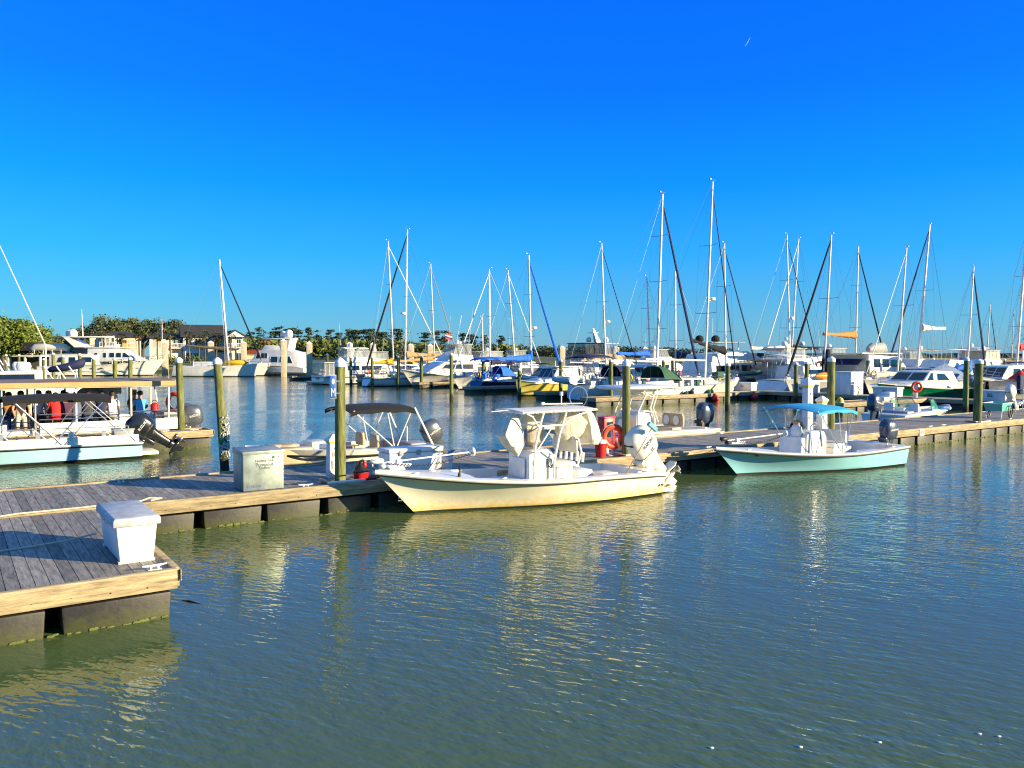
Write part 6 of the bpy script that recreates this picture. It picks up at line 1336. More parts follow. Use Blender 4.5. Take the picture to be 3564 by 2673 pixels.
b = MB(); b.bx(8.0, 15.9, -2.4, 2.4, 6.0, 6.15); b.build('brow', CAPW, c2, bevel=.05); b = MB(); b.bx(.6, 9.0, -2.5, 2.5, 4.52, 4.68); b.build('boat_deck', CAPW, c, bevel=.04)
b = MB(); b.loft([[(6.3, -2.1, 6.1), (8.4, -2.1, 6.1), (8.4, 2.1, 6.1), (6.3, 2.1, 6.1)], [(4.4, -2, 8.2), (5.4, -2, 8.2), (5.4, 2, 8.2), (4.4, 2, 8.2)]]); ra = b.build('radar_arch', WHITE, tr); b = MB(); b.bx(4.2, 11.6, -2, 2, 8.21, 8.45); b.build('arch_top', WHITE, ra, bevel=.05)
dome(ra, (4.6, .6, 9.2), .75); dome(ra, (5.6, -.7, 9.2), .8); antennas(ra, [((6.6, 1.5, 8.4), (6.5, 1.5, 13.4), .05), ((7.6, -1.5, 8.4), (7.5, -1.5, 14.2), .05)])
b = MB(); b.tube([(-1.8, 0, 5.6), (-1.2, 0, 6.1), (3.6, 0, 6.2), (4.6, 0, 5.7)], [.5, .8, .8, .5], 10); b.build('covered_tender', CANV, tr, sm=60); stations(tr, -.8, 3.8, 3.2, 4.68, 5.6, 4, CAPW, .05)
for x in (9.5, 11, 16.2, 17.2): b = MB(); b.bx(x, x+.5, -2.84, -2.6, 1.55, 1.75); b.build('portlight', GLASS, tr)
rails(tr, ht, [.62, .7, .78, .86, .94, .995], .9, r=.03)
b = MB(); b.bx(6.4, 8.2, -2.2, -1.6, 4.7, 5.8); b.build('deck_grille', BLACK, tr)
# catamaran
cat1, hc = sailboat('pale catamaran with a tall mast and a yellow kayak on deck', R(4), 797, (768, 905), 14.6, 1, Y=134, B=2.4, fb=1.75, mfrac=.62, hull=WHITE, cover=pm('brown_canvas', (.16, .12, .07), .85, .15, 4), jib=CHAR, spr=2, boomz=4.3, boomlen=6.4, cabin=False, jr=.13, mastr=.16, boom_up=.6, det=False)
h_ = Hull(14.6, 2.4, 2.2, 1.7, 1.75, 1.2, t0=.5, p=2, stern=.8, boot=.12)
o2 = h_.build(WHITE, cat1); o2.location = (0, 5.5, 0); o3 = h_.deck(cat1, OFFW, tf=0); o3.location = (0, 5.5, 0)
c, f_ = house(cat1, [(3.0, 1.6), (9.0, 1.7), (7.6, 2.4), (3.0, 2.5)], 4.4, 4.0, WHITE, 'bridge_deck_cabin'); c.location = (0, 2.75, 0)
d = thing('kayak', 'yellow kayak strapped on the pale catamaran', 'kayak', boat_pt(cat1, (10.2, -.6, 2.3)), cat1.rotation_euler.z); m = MB(); m.loft([[(x, w_*math.cos(a), h2*math.sin(a)) for a in [6.283*j/10 for j in range(10)]] for x, w_, h2 in ((-2.1, .05, .1), (-1.5, .4, .38), (0, .5, .48), (1.5, .4, .38), (2.1, .05, .1))]); m.build('hull', pm('bright_yellow', (.85, .5, .01), .4, .08, 4), d, sm=60); m = MB(); m.bx(-.5, .4, -.25, .25, .42, .52); m.build('seat_well', BLACK, d, bevel=.03)
rails(cat1, hc, [.05, .25, .45, .65, .85, .98], .8, r=.02)
# motor yacht to the right of the catamaran
p = AT(1072, 141); my = thing('motor_yacht', 'cream motor yacht with curved aft window beside the low sunlit dock', 'motor yacht', (p.x, p.y, 0), R(172))
hm = Hull(12.5, 4.4, 2.0, 1.5, 1.4, 1.3, t0=.45, p=2.3, stern=.95, boot=.2); hm.build(WHITE, my); hm.deck(my, WHITE, tf=0)
c, f_ = house(my, [(1.0, 1.5), (11.0, 1.9), (9.6, 2.6), (8.4, 4.3), (3.0, 4.5), (1.0, 4.0)], 3.9, 3.4, WHITE, 'cabin', .12); win(c, f_, [q4(2.0, 3.0, 2.2, 3.3, .5, 0), q4(3.2, 4.4, 2.3, 3.3), q4(4.7, 6.0, 2.3, 3.3), q4(6.6, 7.8, 3.0, 3.9), q4(8.0, 8.8, 3.0, 3.9, 0, -.3)]); front_win(c, (9.6, 2.6), (8.5, 4.2), f_, 3)
b = MB(); b.bx(2.4, 7.6, -1.6, 1.6, 6.3, 6.5); tp_ = b.build('hard_top', WHITE, my, bevel=.05); b = MB(); b.loft([[(3.0, -1.5, 4.5), (4.2, -1.5, 4.5), (4.2, 1.5, 4.5), (3.0, 1.5, 4.5)], [(2.6, -1.5, 6.3), (3.2, -1.5, 6.3), (3.2, 1.5, 6.3), (2.6, 1.5, 6.3)]]); b.build('arch', WHITE, my); fy, ff = house(my, [(4.2, 4.5), (8.0, 4.3), (7.2, 5.3), (4.4, 5.2)], 3.0, 2.7, WHITE, 'flybridge'); dome(tp_, (3.2, .5, 7.3), .7); dome(tp_, (4.6, -.5, 7.2), .6); rails(my, hm, [.5, .65, .8, .95], .8, r=.03)
# tenders at far left
for xs, Y, lb, rzz in ((60, 92, 'white tender with a white outboard cover at the left edge', 20), (75, 84, 'cream launch with canvas side at the left edge behind the tour boat', 12)):
    p = AT(xs, Y); td = thing('tender', lb, 'boat', (p.x, p.y, 0), R(rzz)+math.pi); hh = Hull(9.5, 3, 2.2, 1.6, 1.5, 1, boot=.15); hh.build(WHITE, td); hh.deck(td, WHITE, tf=.6, floor=.8); hh.rail(td, CAPW, .05, -.1)
    b = MB(); b.bx(3.2, 4.6, -.6, .6, .8, 2.3); b.build('console', WHITE, td, bevel=.08); b = MB(); b.loft([rrect(-.2, 0, z, w_, l_, 3) for z, w_, l_ in ((1.7, .9, 1.0), (2.3, 1.2, 1.4), (2.7, 1.0, 1.1))]); b.build('outboard_cover', CAPW, td, sm=50); b = MB()
    for y in (-1, 1): b.tube([(1.2, y, 1.5), (1.9, y, 2.9)], .06, 6)
    b.build('arch', CAPW, td); antennas(td, [((1.9, .9, 2.0), (1.9, .9, 6.2), .05), ((2.9, .9, 2.0), (2.9, .9, 6.2), .05)])
# sportfisher behind the tour boat and navy covered dinghy
p = AT(330, 62); sw_ = thing('motor_yacht', 'white fishing cruiser lying right behind the tan tour boat roof', 'motor yacht', (p.x, p.y, 0), DANG+math.pi)
hh = Hull(12, 4.0, 1.9, 1.2, 1.1, 1.6, boot=.2, flare=1); hh.build(WHITE, sw_); hh.deck(sw_, WHITE, gw=.3, tf=.3, floor=.6); c, f_ = house(sw_, [(3.6, 1.2), (9.4, 1.5), (7.0, 2.2), (3.6, 2.35)], 3.4, 2.9, WHITE, 'deckhouse'); win(c, f_, [q4(4.1, 6.6, 1.65, 2.05)]); front_win(c, (9.2, 1.55), (7.2, 2.15), f_, 3)
b = MB()
for x in (1.0, 1.8, 2.6): b.tube([(x, 1.4, 1.1), (x+.9, 1.3, 2.6)], .05, 6)
b.build('rod_racks', CAPW, sw_)
b = MB(); b.tube([(3.3, .6, 1.0), (3.3, .6, 4.2)], .05, 6); b.tube([(3.3, .6, 4.1), (4.8, .7, 8.0), (6.7, .8, 12.9)], [.045, .035, .02], 5); b.build('outrigger_pole', CAPW, sw_)
d = thing('covered_dinghy', 'dinghy under a navy cover raised on a white cradle', 'dinghy', AT(228, 72, 1.7), R(14)); m = MB(); m.loft([[(x, w_*math.cos(a), z_+h2*math.sin(a)) for a in [6.283*j/12 for j in range(12)]] for x, w_, h2, z_ in ((-1.5, .1, .1, .35), (-1.2, .45, .25, .45), (0, .65, .35, .65), (1.0, .6, .42, .9), (1.45, .35, .4, 1.05), (1.6, .1, .2, 1.1))]); m.build('cover', NAVYC, d, sm=60)
m = MB()
for x in (-.6, .8): m.tube([(x-.35, 0, -1.7), (x+.1, 0, .45)], .04, 6); m.tube([(x+.4, 0, -1.7), (x+.05, 0, .45)], .04, 6)
m.build('cradle', CAPW, d)
# ================================================================ people (skinned bodies)
def body_mesh(joints, edges, root, name):
    names = list(joints); me = bpy.data.meshes.new('tmp_body')
    me.from_pydata([joints[n][0] for n in names], [(names.index(a), names.index(b)) for a, b in edges], [])
    ob = bpy.data.objects.new('tmp_body', me); COL.objects.link(ob)
    md = ob.modifiers.new('s', 'SKIN'); md.use_smooth_shade = True
    for i, n in enumerate(names):
        sv = me.skin_vertices[0].data[i]; r = joints[n][1]; sv.radius = r if isinstance(r, tuple) else (r, r); sv.use_root = (n == root)
    sb_ = ob.modifiers.new('d', 'SUBSURF'); sb_.levels = 1
    dg = bpy.context.evaluated_depsgraph_get(); out = bpy.data.meshes.new_from_object(ob.evaluated_get(dg))
    bpy.data.objects.remove(ob); bpy.data.meshes.remove(me)
    out.name = name
    return out, joints
def skeleton(pose, rnd):
    s_ = pose != 'stand'; dz = -.4 if s_ else 0; ln = .05 if s_ else 0
    J = {'pelvis': ((0, 0, .95+dz), (.15, .13)), 'belly': ((.01, 0, 1.1+dz), (.14, .12)), 'chest': ((ln, 0, 1.32+dz), (.165, .125)), 'neck': ((ln+.02, 0, 1.49+dz), .058),
         'jaw': ((ln+.05, 0, 1.575+dz), (.07, .075)), 'head': ((ln+.03, 0, 1.65+dz), (.085, .1)), 'crown': ((ln+.015, 0, 1.735+dz), (.06, .07))}
    E = [('pelvis', 'belly'), ('belly', 'chest'), ('chest', 'neck'), ('neck', 'jaw'), ('jaw', 'head'), ('head', 'crown')]
    for sd, k in ((1, 'l'), (-1, 'r')):
        a = {'sit': ((ln+.12, .24, 1.17), (ln+.34, .16, 1.1), (ln+.42, .13, 1.1)), 'table': ((ln+.16, .26, 1.2), (ln+.42, .1, 1.24), (ln+.5, .07, 1.26)), 'stand': ((.02, .26, 1.15), (.14, .23, .96), (.19, .21, .89))}[pose]
        J['shoulder_'+k] = ((ln, sd*.185, 1.41+dz), .07); J['elbow_'+k] = ((a[0][0], sd*a[0][1], a[0][2]+dz), .048); J['wrist_'+k] = ((a[1][0], sd*a[1][1], a[1][2]+dz), .034); J['hand_'+k] = ((a[2][0], sd*a[2][1], a[2][2]+dz), (.04, .028))
        J['hip_'+k] = ((.0, sd*.1, .88+dz), .095)
        J['knee_'+k] = ((.43, sd*.13, .52), .07) if s_ else ((.03, sd*.115, .5), .072)
        J['ankle_'+k] = ((.42, sd*.13, .09), .042) if s_ else ((-.01, sd*.12, .09), .043)
        J['toe_'+k] = ((J['ankle_'+k][0][0]+.17, sd*.14, .045), .04)
        E += [('chest', 'shoulder_'+k), ('shoulder_'+k, 'elbow_'+k), ('elbow_'+k, 'wrist_'+k), ('wrist_'+k, 'hand_'+k), ('pelvis', 'hip_'+k), ('hip_'+k, 'knee_'+k), ('knee_'+k, 'ankle_'+k), ('ankle_'+k, 'toe_'+k)]
    return J, E
BODY = {}
for pose in ('sit', 'table', 'stand'):
    J, E = skeleton(pose, random); BODY[pose] = (*body_mesh(J, E, 'pelvis', 'body'), E)
def person(label, loc, rz, pose, shirt, pants, hair, sleeves=False, shorts=False, hat=None, longhair=False, sc_=1):
    d = thing('person', label, 'person', loc, rz, None); d.scale = (sc_,)*3
    src, J, E = BODY[pose]; me = src.copy(); me.materials.clear()
    for m_ in (SKIN, shirt, pants, BLACK): me.materials.append(m_)
    def seg(p, a, b): a = V(a); b = V(b); t_ = max(0, min(1, (p-a).dot(b-a)/(b-a).length_squared)); return (p-a.lerp(b, t_)).length, t_
    for pl in me.polygons:
        best = None
        for a, b in E:
            dd, t_ = seg(pl.center, J[a][0], J[b][0])
            if best is None or dd < best[0]: best = (dd, a, b, t_)
        _, a, b, t_ = best; mi = 0
        if a in ('pelvis',) and b.startswith('hip'): mi = 2
        elif a in ('pelvis', 'belly') or (a == 'chest' and b != 'neck'): mi = 1 if not (a == 'pelvis' and t_ < .35) else 2
        elif a == 'chest': mi = 1 if t_ < .75 else 0
        elif a.startswith('shoulder'): mi = 1 if (sleeves or t_ < .6) else 0
        elif a.startswith('elbow'): mi = 1 if sleeves else 0
        elif a.startswith('hip'): mi = 2
        elif a.startswith('knee'): mi = 0 if shorts else 2
        elif a.startswith('ankle'): mi = 3
        pl.material_index = mi
    o = bpy.data.objects.new('body', me); COL.objects.link(o); o.parent = d
    hx_, _, hz_ = J['head'][0]
    b = MB(MX.Translation((hx_-.022, 0, hz_+.035))); b.lathe([(.098, -.05 if not longhair else -.24), (.108, .0), (.098, .06), (.06, .105), (.01, .118)], n=12); b.build('hair', hair, d, sm=60)
    b = MB(); b.loft([[(hx_+.075, -.012, hz_-.03), (hx_+.075, .012, hz_-.03), (hx_+.08, 0, hz_+.02)], [(hx_+.118, -.006, hz_-.03), (hx_+.118, .006, hz_-.03), (hx_+.1, 0, hz_+.0)]]); b.build('nose', SKIN, d)
    for y in (-.032, .032): b = MB(); b.ell((hx_+.082, y, hz_+.018), (.012, .014, .009), 6, 5); b.build('eye', BLACK, d)
    if hat:
        b = MB(MX.Translation((hx_-.005, 0, hz_+.07)))
        if hat[1] == 'straw': b.lathe([(.2, -.01), (.2, .0), (.105, .015), (.1, .09), (.06, .11), (.01, .112)], n=16)
        else: b.lathe([(.106, -.03), (.106, .03), (.08, .075), (.01, .09)], n=12); b.loft([[(.08, -.07, -.015), (.08, .07, -.015), (.2, .045, -.03), (.2, -.045, -.03)], [(.08, -.07, -.0), (.08, .07, -.0), (.2, .045, -.02), (.2, -.045, -.02)]])
        b.build('hat', hat[0], d, sm=60)
    return d
# ================================================================ big tour boat
TT_ = -16.4; BW = 3.3; TC = TT_-BW/2
sT = SAT(640, TT_); p = Q(sT, TC)
tb = thing('tour_boat', 'white tour boat with a flat tan roof full of seated passengers', 'tour boat', (p.x, p.y, 0), DANG+math.pi)
TX = lambda xs, t=TT_: sT-SAT(xs, t)
LT = 14.0
hT = Hull(LT, BW, .62, .5, .5, .8, t0=.6, p=2.5, stern=.97, flare=.4, boot=.1, bowk=.4); hT.build(WHITE, tb); hT.deck(tb, OFFW, gw=.12, tf=.93, floor=.3, ta=.02); hT.rail(tb, GREYP, .03, -.03)
e0, e1 = TX(135), TX(20)      # boarding gap
b = MB(); b.bx(.05, e0, BW/2-.1, BW/2-.03, .5, .98); b.build('side_panel', WHITE, tb, bevel=.02)
b = MB(); b.bx(e1, 11.5, BW/2-.1, BW/2-.03, .5, .98); b.build('side_panel', WHITE, tb, bevel=.02)
b = MB(); b.bx(.05, 11.5, -BW/2+.03, -BW/2+.1, .5, .98); b.build('side_panel', WHITE, tb, bevel=.02)
b = MB(); b.bx(.0, .08, -BW/2+.1, BW/2-.1, .4, .95); b.build('transom_panel', WHITE, tb, bevel=.02)
b = MB()
for z in (1.1, 1.28):
    for y in (BW/2-.06, -BW/2+.06): b.tube([(.05, y, z), (e0, y, z)], .02, 6); b.tube([(e1, y, z), (11.4, y, z)], .02, 6)
b.build('hand_rails', STEEL, tb)
ZR = 2.32; r0 = TX(603)+.0
def roofpt(u, v): return (lerp(r0, 13.2, u), lerp(-BW/2-.12, BW/2+.12, v), ZR+.16-.1*abs(2*v-1)**2)
b = MB(); b.surf(roofpt, 10, 8, .05); b.build('roof', DECKB, tb, sm=50)
b = MB(); b.bx(r0-.02, 13.2, BW/2+.125, BW/2+.16, ZR-.1, ZR+.075); b.bx(r0-.02, 13.2, -BW/2-.16, -BW/2-.125, ZR-.1, ZR+.075); b.bx(r0-.055, r0-.022, -BW/2-.16, BW/2+.16, ZR-.1, ZR+.09); b.build('roof_fascia', pm('tan_fascia', (.52, .3, .12), .7, .1, 3), tb)
b = MB(); b.bx(r0, 13.1, BW/2+.02, BW/2+.1, ZR-.13, ZR-.02); b.bx(r0, 13.1, -BW/2-.1, -BW/2-.02, ZR-.13, ZR-.02); b.build('roof_beam', WHITE2, tb)
for xs in (586, 455, 263, 120, 3):
    for sd in (1, -1):
        b = MB(); x = TX(xs); b.tube([(x, sd*(BW/2-.06), .5), (x, sd*(BW/2-.02), ZR-.1)], .035, 8); b.build('roof_post', CAPW if xs > 200 else STEEL, tb)
b = MB(); b.tube([(r0+.6, .4, .4), (r0+.35, .45, 1.6), (r0+.45, .45, ZR-.1)], .03, 6); b.build('inner_post', CAPW, tb)
b = MB(); b.bx(TX(440), TX(372), -.6, .6, ZR-.42, ZR-.12); b.build('overhead_box', GREYP, tb, bevel=.03)
b = MB(); b.bx(TX(432), TX(340), -.7, .6, .3, 1.32); b.prism([(TX(432), 1.325), (TX(340), 1.325), (TX(352), 1.6), (TX(410), 1.6)], -.7, .6); b.build('helm_console', WHITE, tb, bevel=.03)
b = MB(); b.ell((TX(372), -1.0, 1.75), (.75, .5, .45), 12, 8); b.build('canvas_bag', pm('white_bag', (.7, .7, .7), .8, .1, 3, .02, 4), tb)
for y in (1.2, -1.2):
    b = MB(); b.bx(.7, 6.5, y-.25, y+.25, .3, .72); b.build('bench', WHITE, tb, bevel=.03)
    b = MB(); b.bx(.7, 6.5, y-.24, y+.24, .725, .77); b.build('bench_cushion', GREYP, tb, bevel=.02)
b = MB(); b.bx(.12, .75, .2, 1.4, .3, 1.22); b.build('stern_locker', GREYP, tb, bevel=.03)
outboard(tb, -.25, .75, .55, 14, ENGG, ENGG, 1.1, 'SUZUKI', LETW); outboard(tb, -.25, -.35, .55, 14, ENGG, ENGG, 1.1)
d = on_boat('lantern', 'red lantern hanging from the stern rail of the tour boat', 'lantern', tb, (TX(543), 1.3, 1.2)); b = MB(); b.lathe([(.1, 0), (.14, .05), (.14, .3), (.08, .36)], n=12); b.build('body', RED, d); b = MB(); b.tube([(.1*math.cos(a), 0, .36+.1*math.sin(a)) for a in [3.14*k/8 for k in range(9)]], .012, 5); b.build('handle', BLACK, d)
d = on_boat('life_ring', 'red and white life ring hung at the stern corner of the tour boat roof', 'life ring', tb, (r0-.1, 1.3, 1.55), R(35)); b = MB(); b.tube([(.0, .32*math.cos(a), .32*math.sin(a)) for a in [6.283*k/24 for k in range(24)]], .085, 8, True); b.build('ring', ORED, d); b = MB()
for k in range(4): a = k*1.571+.5; b.tube([(.0, .32*math.cos(a-.15), .32*math.sin(a-.15)), (0, .32*math.cos(a+.15), .32*math.sin(a+.15))], .092, 8)
b.build('white_band', CAPW, d)
PPL = [  # bearing, lateral y, pose, turn, shirt, pants, hair, opts, label
 (70, .55, 'stand', 95, cloth('black', (.02, .02, .025)), cloth('khaki', (.5, .48, .42)), HAIRD, dict(shorts=True), 'person in a black shirt and pale shorts standing at the boarding gap'),
 (132, .5, 'stand', 80, cloth('oatmeal', (.65, .6, .54)), cloth('black', (.02, .02, .025)), HAIRB, dict(sleeves=True), 'person standing in a cream hooded top and black trousers'),
 (192, 1.12, 'sit', -90, cloth('red', (.6, .02, .02)), cloth('red', (.6, .02, .02)), HAIRB, dict(longhair=True), 'brown haired person in red seen from behind'),
 (232, 1.1, 'table', -75, cloth('plum', (.06, .02, .05)), cloth('black', (.02, .02, .025)), HAIRD, {}, 'person in plum leaning forward beside the one in red'),
 (264, 1.05, 'sit', -95, cloth('slate', (.1, .12, .18)), cloth('denim', (.06, .09, .18)), HAIRD, dict(hat=(BLACK, 'cap')), 'person in slate shirt and black cap by the middle post'),
 (305, 1.12, 'sit', -90, cloth('charcoal', (.04, .045, .05)), cloth('denim', (.06, .09, .18)), HAIRB, dict(sleeves=True), 'broad person in charcoal seen from behind at the crossing poles'),
 (350, 1.1, 'sit', -110, cloth('navy', (.02, .03, .08)), cloth('black', (.02, .02, .025)), HAIRD, dict(longhair=True), 'long haired person in navy beside the one in white'),
 (390, 1.15, 'sit', -90, cloth('white', (.75, .76, .8)), cloth('khaki', (.5, .48, .42)), HAIRD, {}, 'short haired person in a white shirt seen from behind'),
 (487, 1.12, 'sit', -95, cloth('bright_blue', (.1, .4, .75)), cloth('denim', (.06, .09, .18)), HAIRD, {}, 'person in a bright blue shirt near the stern rail'),
 (462, .9, 'sit', -120, cloth('olive', (.1, .08, .04)), cloth('khaki', (.5, .48, .42)), HAIRB, dict(hat=(pm('straw', (.6, .35, .1), .8), 'straw')), 'person in olive with an orange straw hat'),
 (168, -.95, 'table', 80, cloth('olive', (.1, .08, .04)), cloth('khaki', (.5, .48, .42)), HAIRB, dict(hat=(pm('cap_tan', (.4, .28, .15), .8), 'cap')), 'person with a tan cap facing the basin on the far bench'),
 (218, -1.1, 'sit', 95, cloth('black', (.02, .02, .025)), cloth('black', (.02, .02, .025)), HAIRD, {}, 'dark haired person in black on the far bench'),
 (292, -1.1, 'sit', 85, cloth('black', (.02, .02, .025)), cloth('denim', (.06, .09, .18)), HAIRD, {}, 'person in dark clothes on the far bench behind the middle post'),
 (345, -1.1, 'table', 75, cloth('navy', (.02, .03, .08)), cloth('black', (.02, .02, .025)), HAIRB, {}, 'person in navy leaning on the far rail by the helm'),
 (30, -.4, 'sit', 70, cloth('orange', (.6, .25, .06)), cloth('denim', (.06, .09, .18)), HAIRD, dict(sleeves=False), 'person in an orange vest left of the boarding gap'),
 (9, -.9, 'sit', 60, cloth('red', (.6, .02, .02)), cloth('khaki', (.5, .48, .42)), HAIRB, dict(hat=(pm('straw', (.6, .35, .1), .8), 'straw')), 'person under a straw hat at the left edge of the tour boat'),
 (106, .1, 'sit', 90, cloth('plum', (.06, .02, .05)), cloth('black', (.02, .02, .025)), HAIRD, dict(sc_=.82), 'small person seated between the two standing ones'),
]
for xs, y, pose, tr_, sh_, pa_, ha_, op, lb in PPL:
    x = TX(xs, TC+y); q = boat_pt(tb, (x-(.0 if pose == 'stand' else 0), y, .3+(.33 if pose != 'stand' else 0)))
    person(lb, q, tb.rotation_euler.z+R(tr_), pose, sh_, pa_, ha_, **op)
# ================================================================ near skiff with the pale blue hull
TS = -12.2; BS = 2.15; sS = SAT(493, TS); p = Q(sS, TS-BS/2)
sk_ = thing('skiff', 'pale blue hulled work skiff with a black bimini and pole frames', 'boat', (p.x, p.y, 0), DANG+math.pi)
SXX = lambda xs, t=TS: sS-SAT(xs, t)
hK = Hull(8.6, BS, .75, .56, .52, .9, t0=.6, p=2.3, stern=.97, flare=.7, boot=.09, bowk=.35); hK.build(SKYB, sk_); hK.deck(sk_, WHITE, gw=.1, tf=.85, floor=.1, ta=.03); hK.rail(sk_, BLACK, .022, -.06); hK.rail(sk_, CAPW, .03, .0, 'gunwale_cap')
b = MB(); b.bx(.9, 5.8, -.9, -.55, .1, .62); b.build('far_locker', WHITE, sk_, bevel=.02)
b = MB(); b.bx(.1, 7, BS/2-.125, BS/2-.08, .56, .8); b.build('inner_coaming', WHITE, sk_, bevel=.01)
b = MB()
for i, xs in enumerate((20, 150, 265, 380)):
    x = SXX(xs); b.tube([(x-.25, BS/2-.08, .58), (x+.3, BS/2-.15, 1.12)], .018, 6); b.bx(x+.1, x+.22, BS/2-.17, BS/2-.1, .75, .95)
b.tube([(.4, BS/2-.12, 1.08), (7, BS/2-.12, 1.12)], .014, 6); b.tube([(.4, BS/2-.1, .95), (7, BS/2-.1, .98)], .012, 6); b.tube([(.4, BS/2-.1, .58), (.4, BS/2-.12, 1.08)], .016, 6)
b.build('side_rails', ALU, sk_)
bimini(sk_, SXX(388), SXX(8), 1.9, 2.08, CHAR, drop=.06, crown=.05, fr=ALU, hem=.14)
for sd in (1, -1):
    b = MB(); xx = SXX(222); y = sd*(BS/2-.05)
    b.tube([(xx, y, .58), (SXX(370), y*.9, 1.98)], .016, 6); b.tube([(xx+.05, y, .58), (SXX(45), y*.9, 1.95)], .022, 6); b.tube([(xx+1.9, y, .7), (SXX(20), y*.9, 1.7)], .014, 6); b.tube([(SXX(470), y, .6), (SXX(300), y*.9, 2.0)], .014, 6); b.tube([(SXX(190), y, .62), (SXX(310), y*.9, 1.98)], .012, 6)
    b.build('bimini_poles', ALU, sk_)
eng = outboard(sk_, -.18, .15, .5, 52, ENGB, ENGB, 1.1, 'SUZUKI', LETW)
b = MB(); b.bx(-.55, -.01, -.75, .75, .08, .2); b.build('stern_step', OFFW, sk_, bevel=.03)
d = on_boat('stock_tank', 'oval galvanised tub standing in the blue skiff', 'tub', sk_, (SXX(250), .1, .1)); b = MB(); b.loft([[(k*.62*math.cos(a), k*.4*math.sin(a), z) for a in [6.283*j/24 for j in range(24)]] for z, k in ((0, .92), (.15, .96), (.16, .99), (.2, .96), (.36, .98), (.37, 1.02), (.41, .98), (.56, 1), (.6, 1.03))], cap1=False); b.loft([[(.97*.62*math.cos(a), .97*.4*math.sin(a), .59) for a in [6.283*j/24 for j in range(24)]], [(.9*.62*math.cos(a), .9*.4*math.sin(a), .1) for a in [6.283*j/24 for j in range(24)]]], cap0=False); b.build('tub', GALV, d, sm=50); b = MB(); b.tube([(-.65, -.1, .5), (-.72, -.1, .42), (-.72, .1, .42), (-.65, .1, .5)], .014, 5); b.build('handle', STEEL, d)
d = on_boat('cooler_chest', 'white cooler with a folded stool on it in the blue skiff', 'cooler', sk_, (SXX(120), .1, .1)); b = MB(); b.bx(-.33, .33, -.25, .25, 0, .42); b.build('body', WHITE2, d, bevel=.03); b = MB(); b.bx(-.34, .34, -.26, .26, .425, .5); b.build('lid', WHITE2, d, bevel=.02)
d = on_boat('storage_tub', 'grey plastic storage tub at the stern of the blue skiff', 'tub', sk_, (SXX(440), .2, .35)); b = MB(); b.loft([[(x*.24, y*.22, 0) for x, y in ((-1, -1), (1, -1), (1, 1), (-1, 1))], [(x*.3, y*.27, .55) for x, y in ((-1, -1), (1, -1), (1, 1), (-1, 1))]]); b.build('body', GREYP, d, bevel=.02); b = MB(); b.bx(-.32, .32, -.29, .29, .555, .6); b.build('lid', GREYP, d, bevel=.01)
d = on_boat('bucket', 'white work bucket standing in the middle of the blue skiff', 'bucket', sk_, (SXX(340), .2, .1)); MB().lathe([(.15, 0), (.19, .45), (.2, .46), (.2, .5)], n=18).build('pail', CAPW, d); b = MB(); b.tube([(.2*math.cos(a), .2*math.sin(a)*.3, .46+.18*math.sin(a)) for a in [3.14*k/10 for k in range(11)]], .008, 5); b.build('handle', STEEL, d)
d = on_boat('bucket', 'white bucket with a handle near the stern tub of the blue skiff', 'bucket', sk_, (SXX(395), .1, .1)); MB().lathe([(.15, 0), (.19, .45), (.2, .46), (.2, .5)], n=18).build('pail', CAPW, d); b = MB(); b.tube([(.2*math.cos(a), .2*math.sin(a)*.3, .46+.18*math.sin(a)) for a in [3.14*k/10 for k in range(11)]], .008, 5); b.build('handle', STEEL, d)
# ================================================================ houses
STUC = pm('cream_stucco', (.78, .68, .5), .85, .06, 1.5); ROOFM = pm('dark_shingle', (.035, .032, .03), .85, .3, 2, .02, 4, stretch=(1, 1, 3)); TRIM = pm('white_trim', (.75, .73, .68), .6, .05, 3); SHUT = pm('tan_shutter', (.5, .36, .18), .7, .1, 4)
def hwin(o, x, z, w_, h_, y=0, mat=GLASS, mull=True, shut=False, grp=None):
    b = MB(); b.bx(x-w_/2, x+w_/2, y-.06, y+.1, z, z+h_); q = b.build('window', mat, o)
    b = MB(); b.bx(x-w_/2-.12, x-w_/2, y-.1, y+.05, z-.1, z+h_+.1); b.bx(x+w_/2, x+w_/2+.12, y-.1, y+.05, z-.1, z+h_+.1); b.bx(x-w_/2, x+w_/2, y-.1, y+.05, z+h_, z+h_+.12); b.bx(x-w_/2, x+w_/2, y-.12, y+.05, z-.12, z)
    if mull: b.bx(x-.04, x+.04, y-.09, y-.062, z, z+h_)
    b.build('frame', TRIM, q)
    if shut:
        b = MB(); b.bx(x-w_-.1, x-w_/2-.14, y-.09, y, z-.05, z+h_+.05); b.build('shutter', SHUT, o); b = MB(); b.bx(x+w_/2+.14, x+w_+.1, y-.09, y, z-.05, z+h_+.05); b.build('shutter', SHUT, o)
def balcony(o, x, z, w_, y=0, dep=1.3):
    b = MB(); b.bx(x-w_/2, x+w_/2, y-dep, y, z-.15, z); q = b.build('balcony', TRIM, o)
    b = MB(); b.bx(x-w_/2, x+w_/2, y-dep, y-dep+.08, z+.95, z+1.05)
    n = int(w_/.3)
    for i in range(n+1): xx = lerp(x-w_/2, x+w_/2-.07, i/n); b.bx(xx, xx+.07, y-dep+.005, y-dep+.075, z, z+.95)
    b.build('railing', TRIM, q)
    for xx in (x-w_/2, x+w_/2-.2): b = MB(); b.bx(xx, xx+.2, y-dep, y-dep+.2, -3, z-.15); b.build('post', TRIM, q)
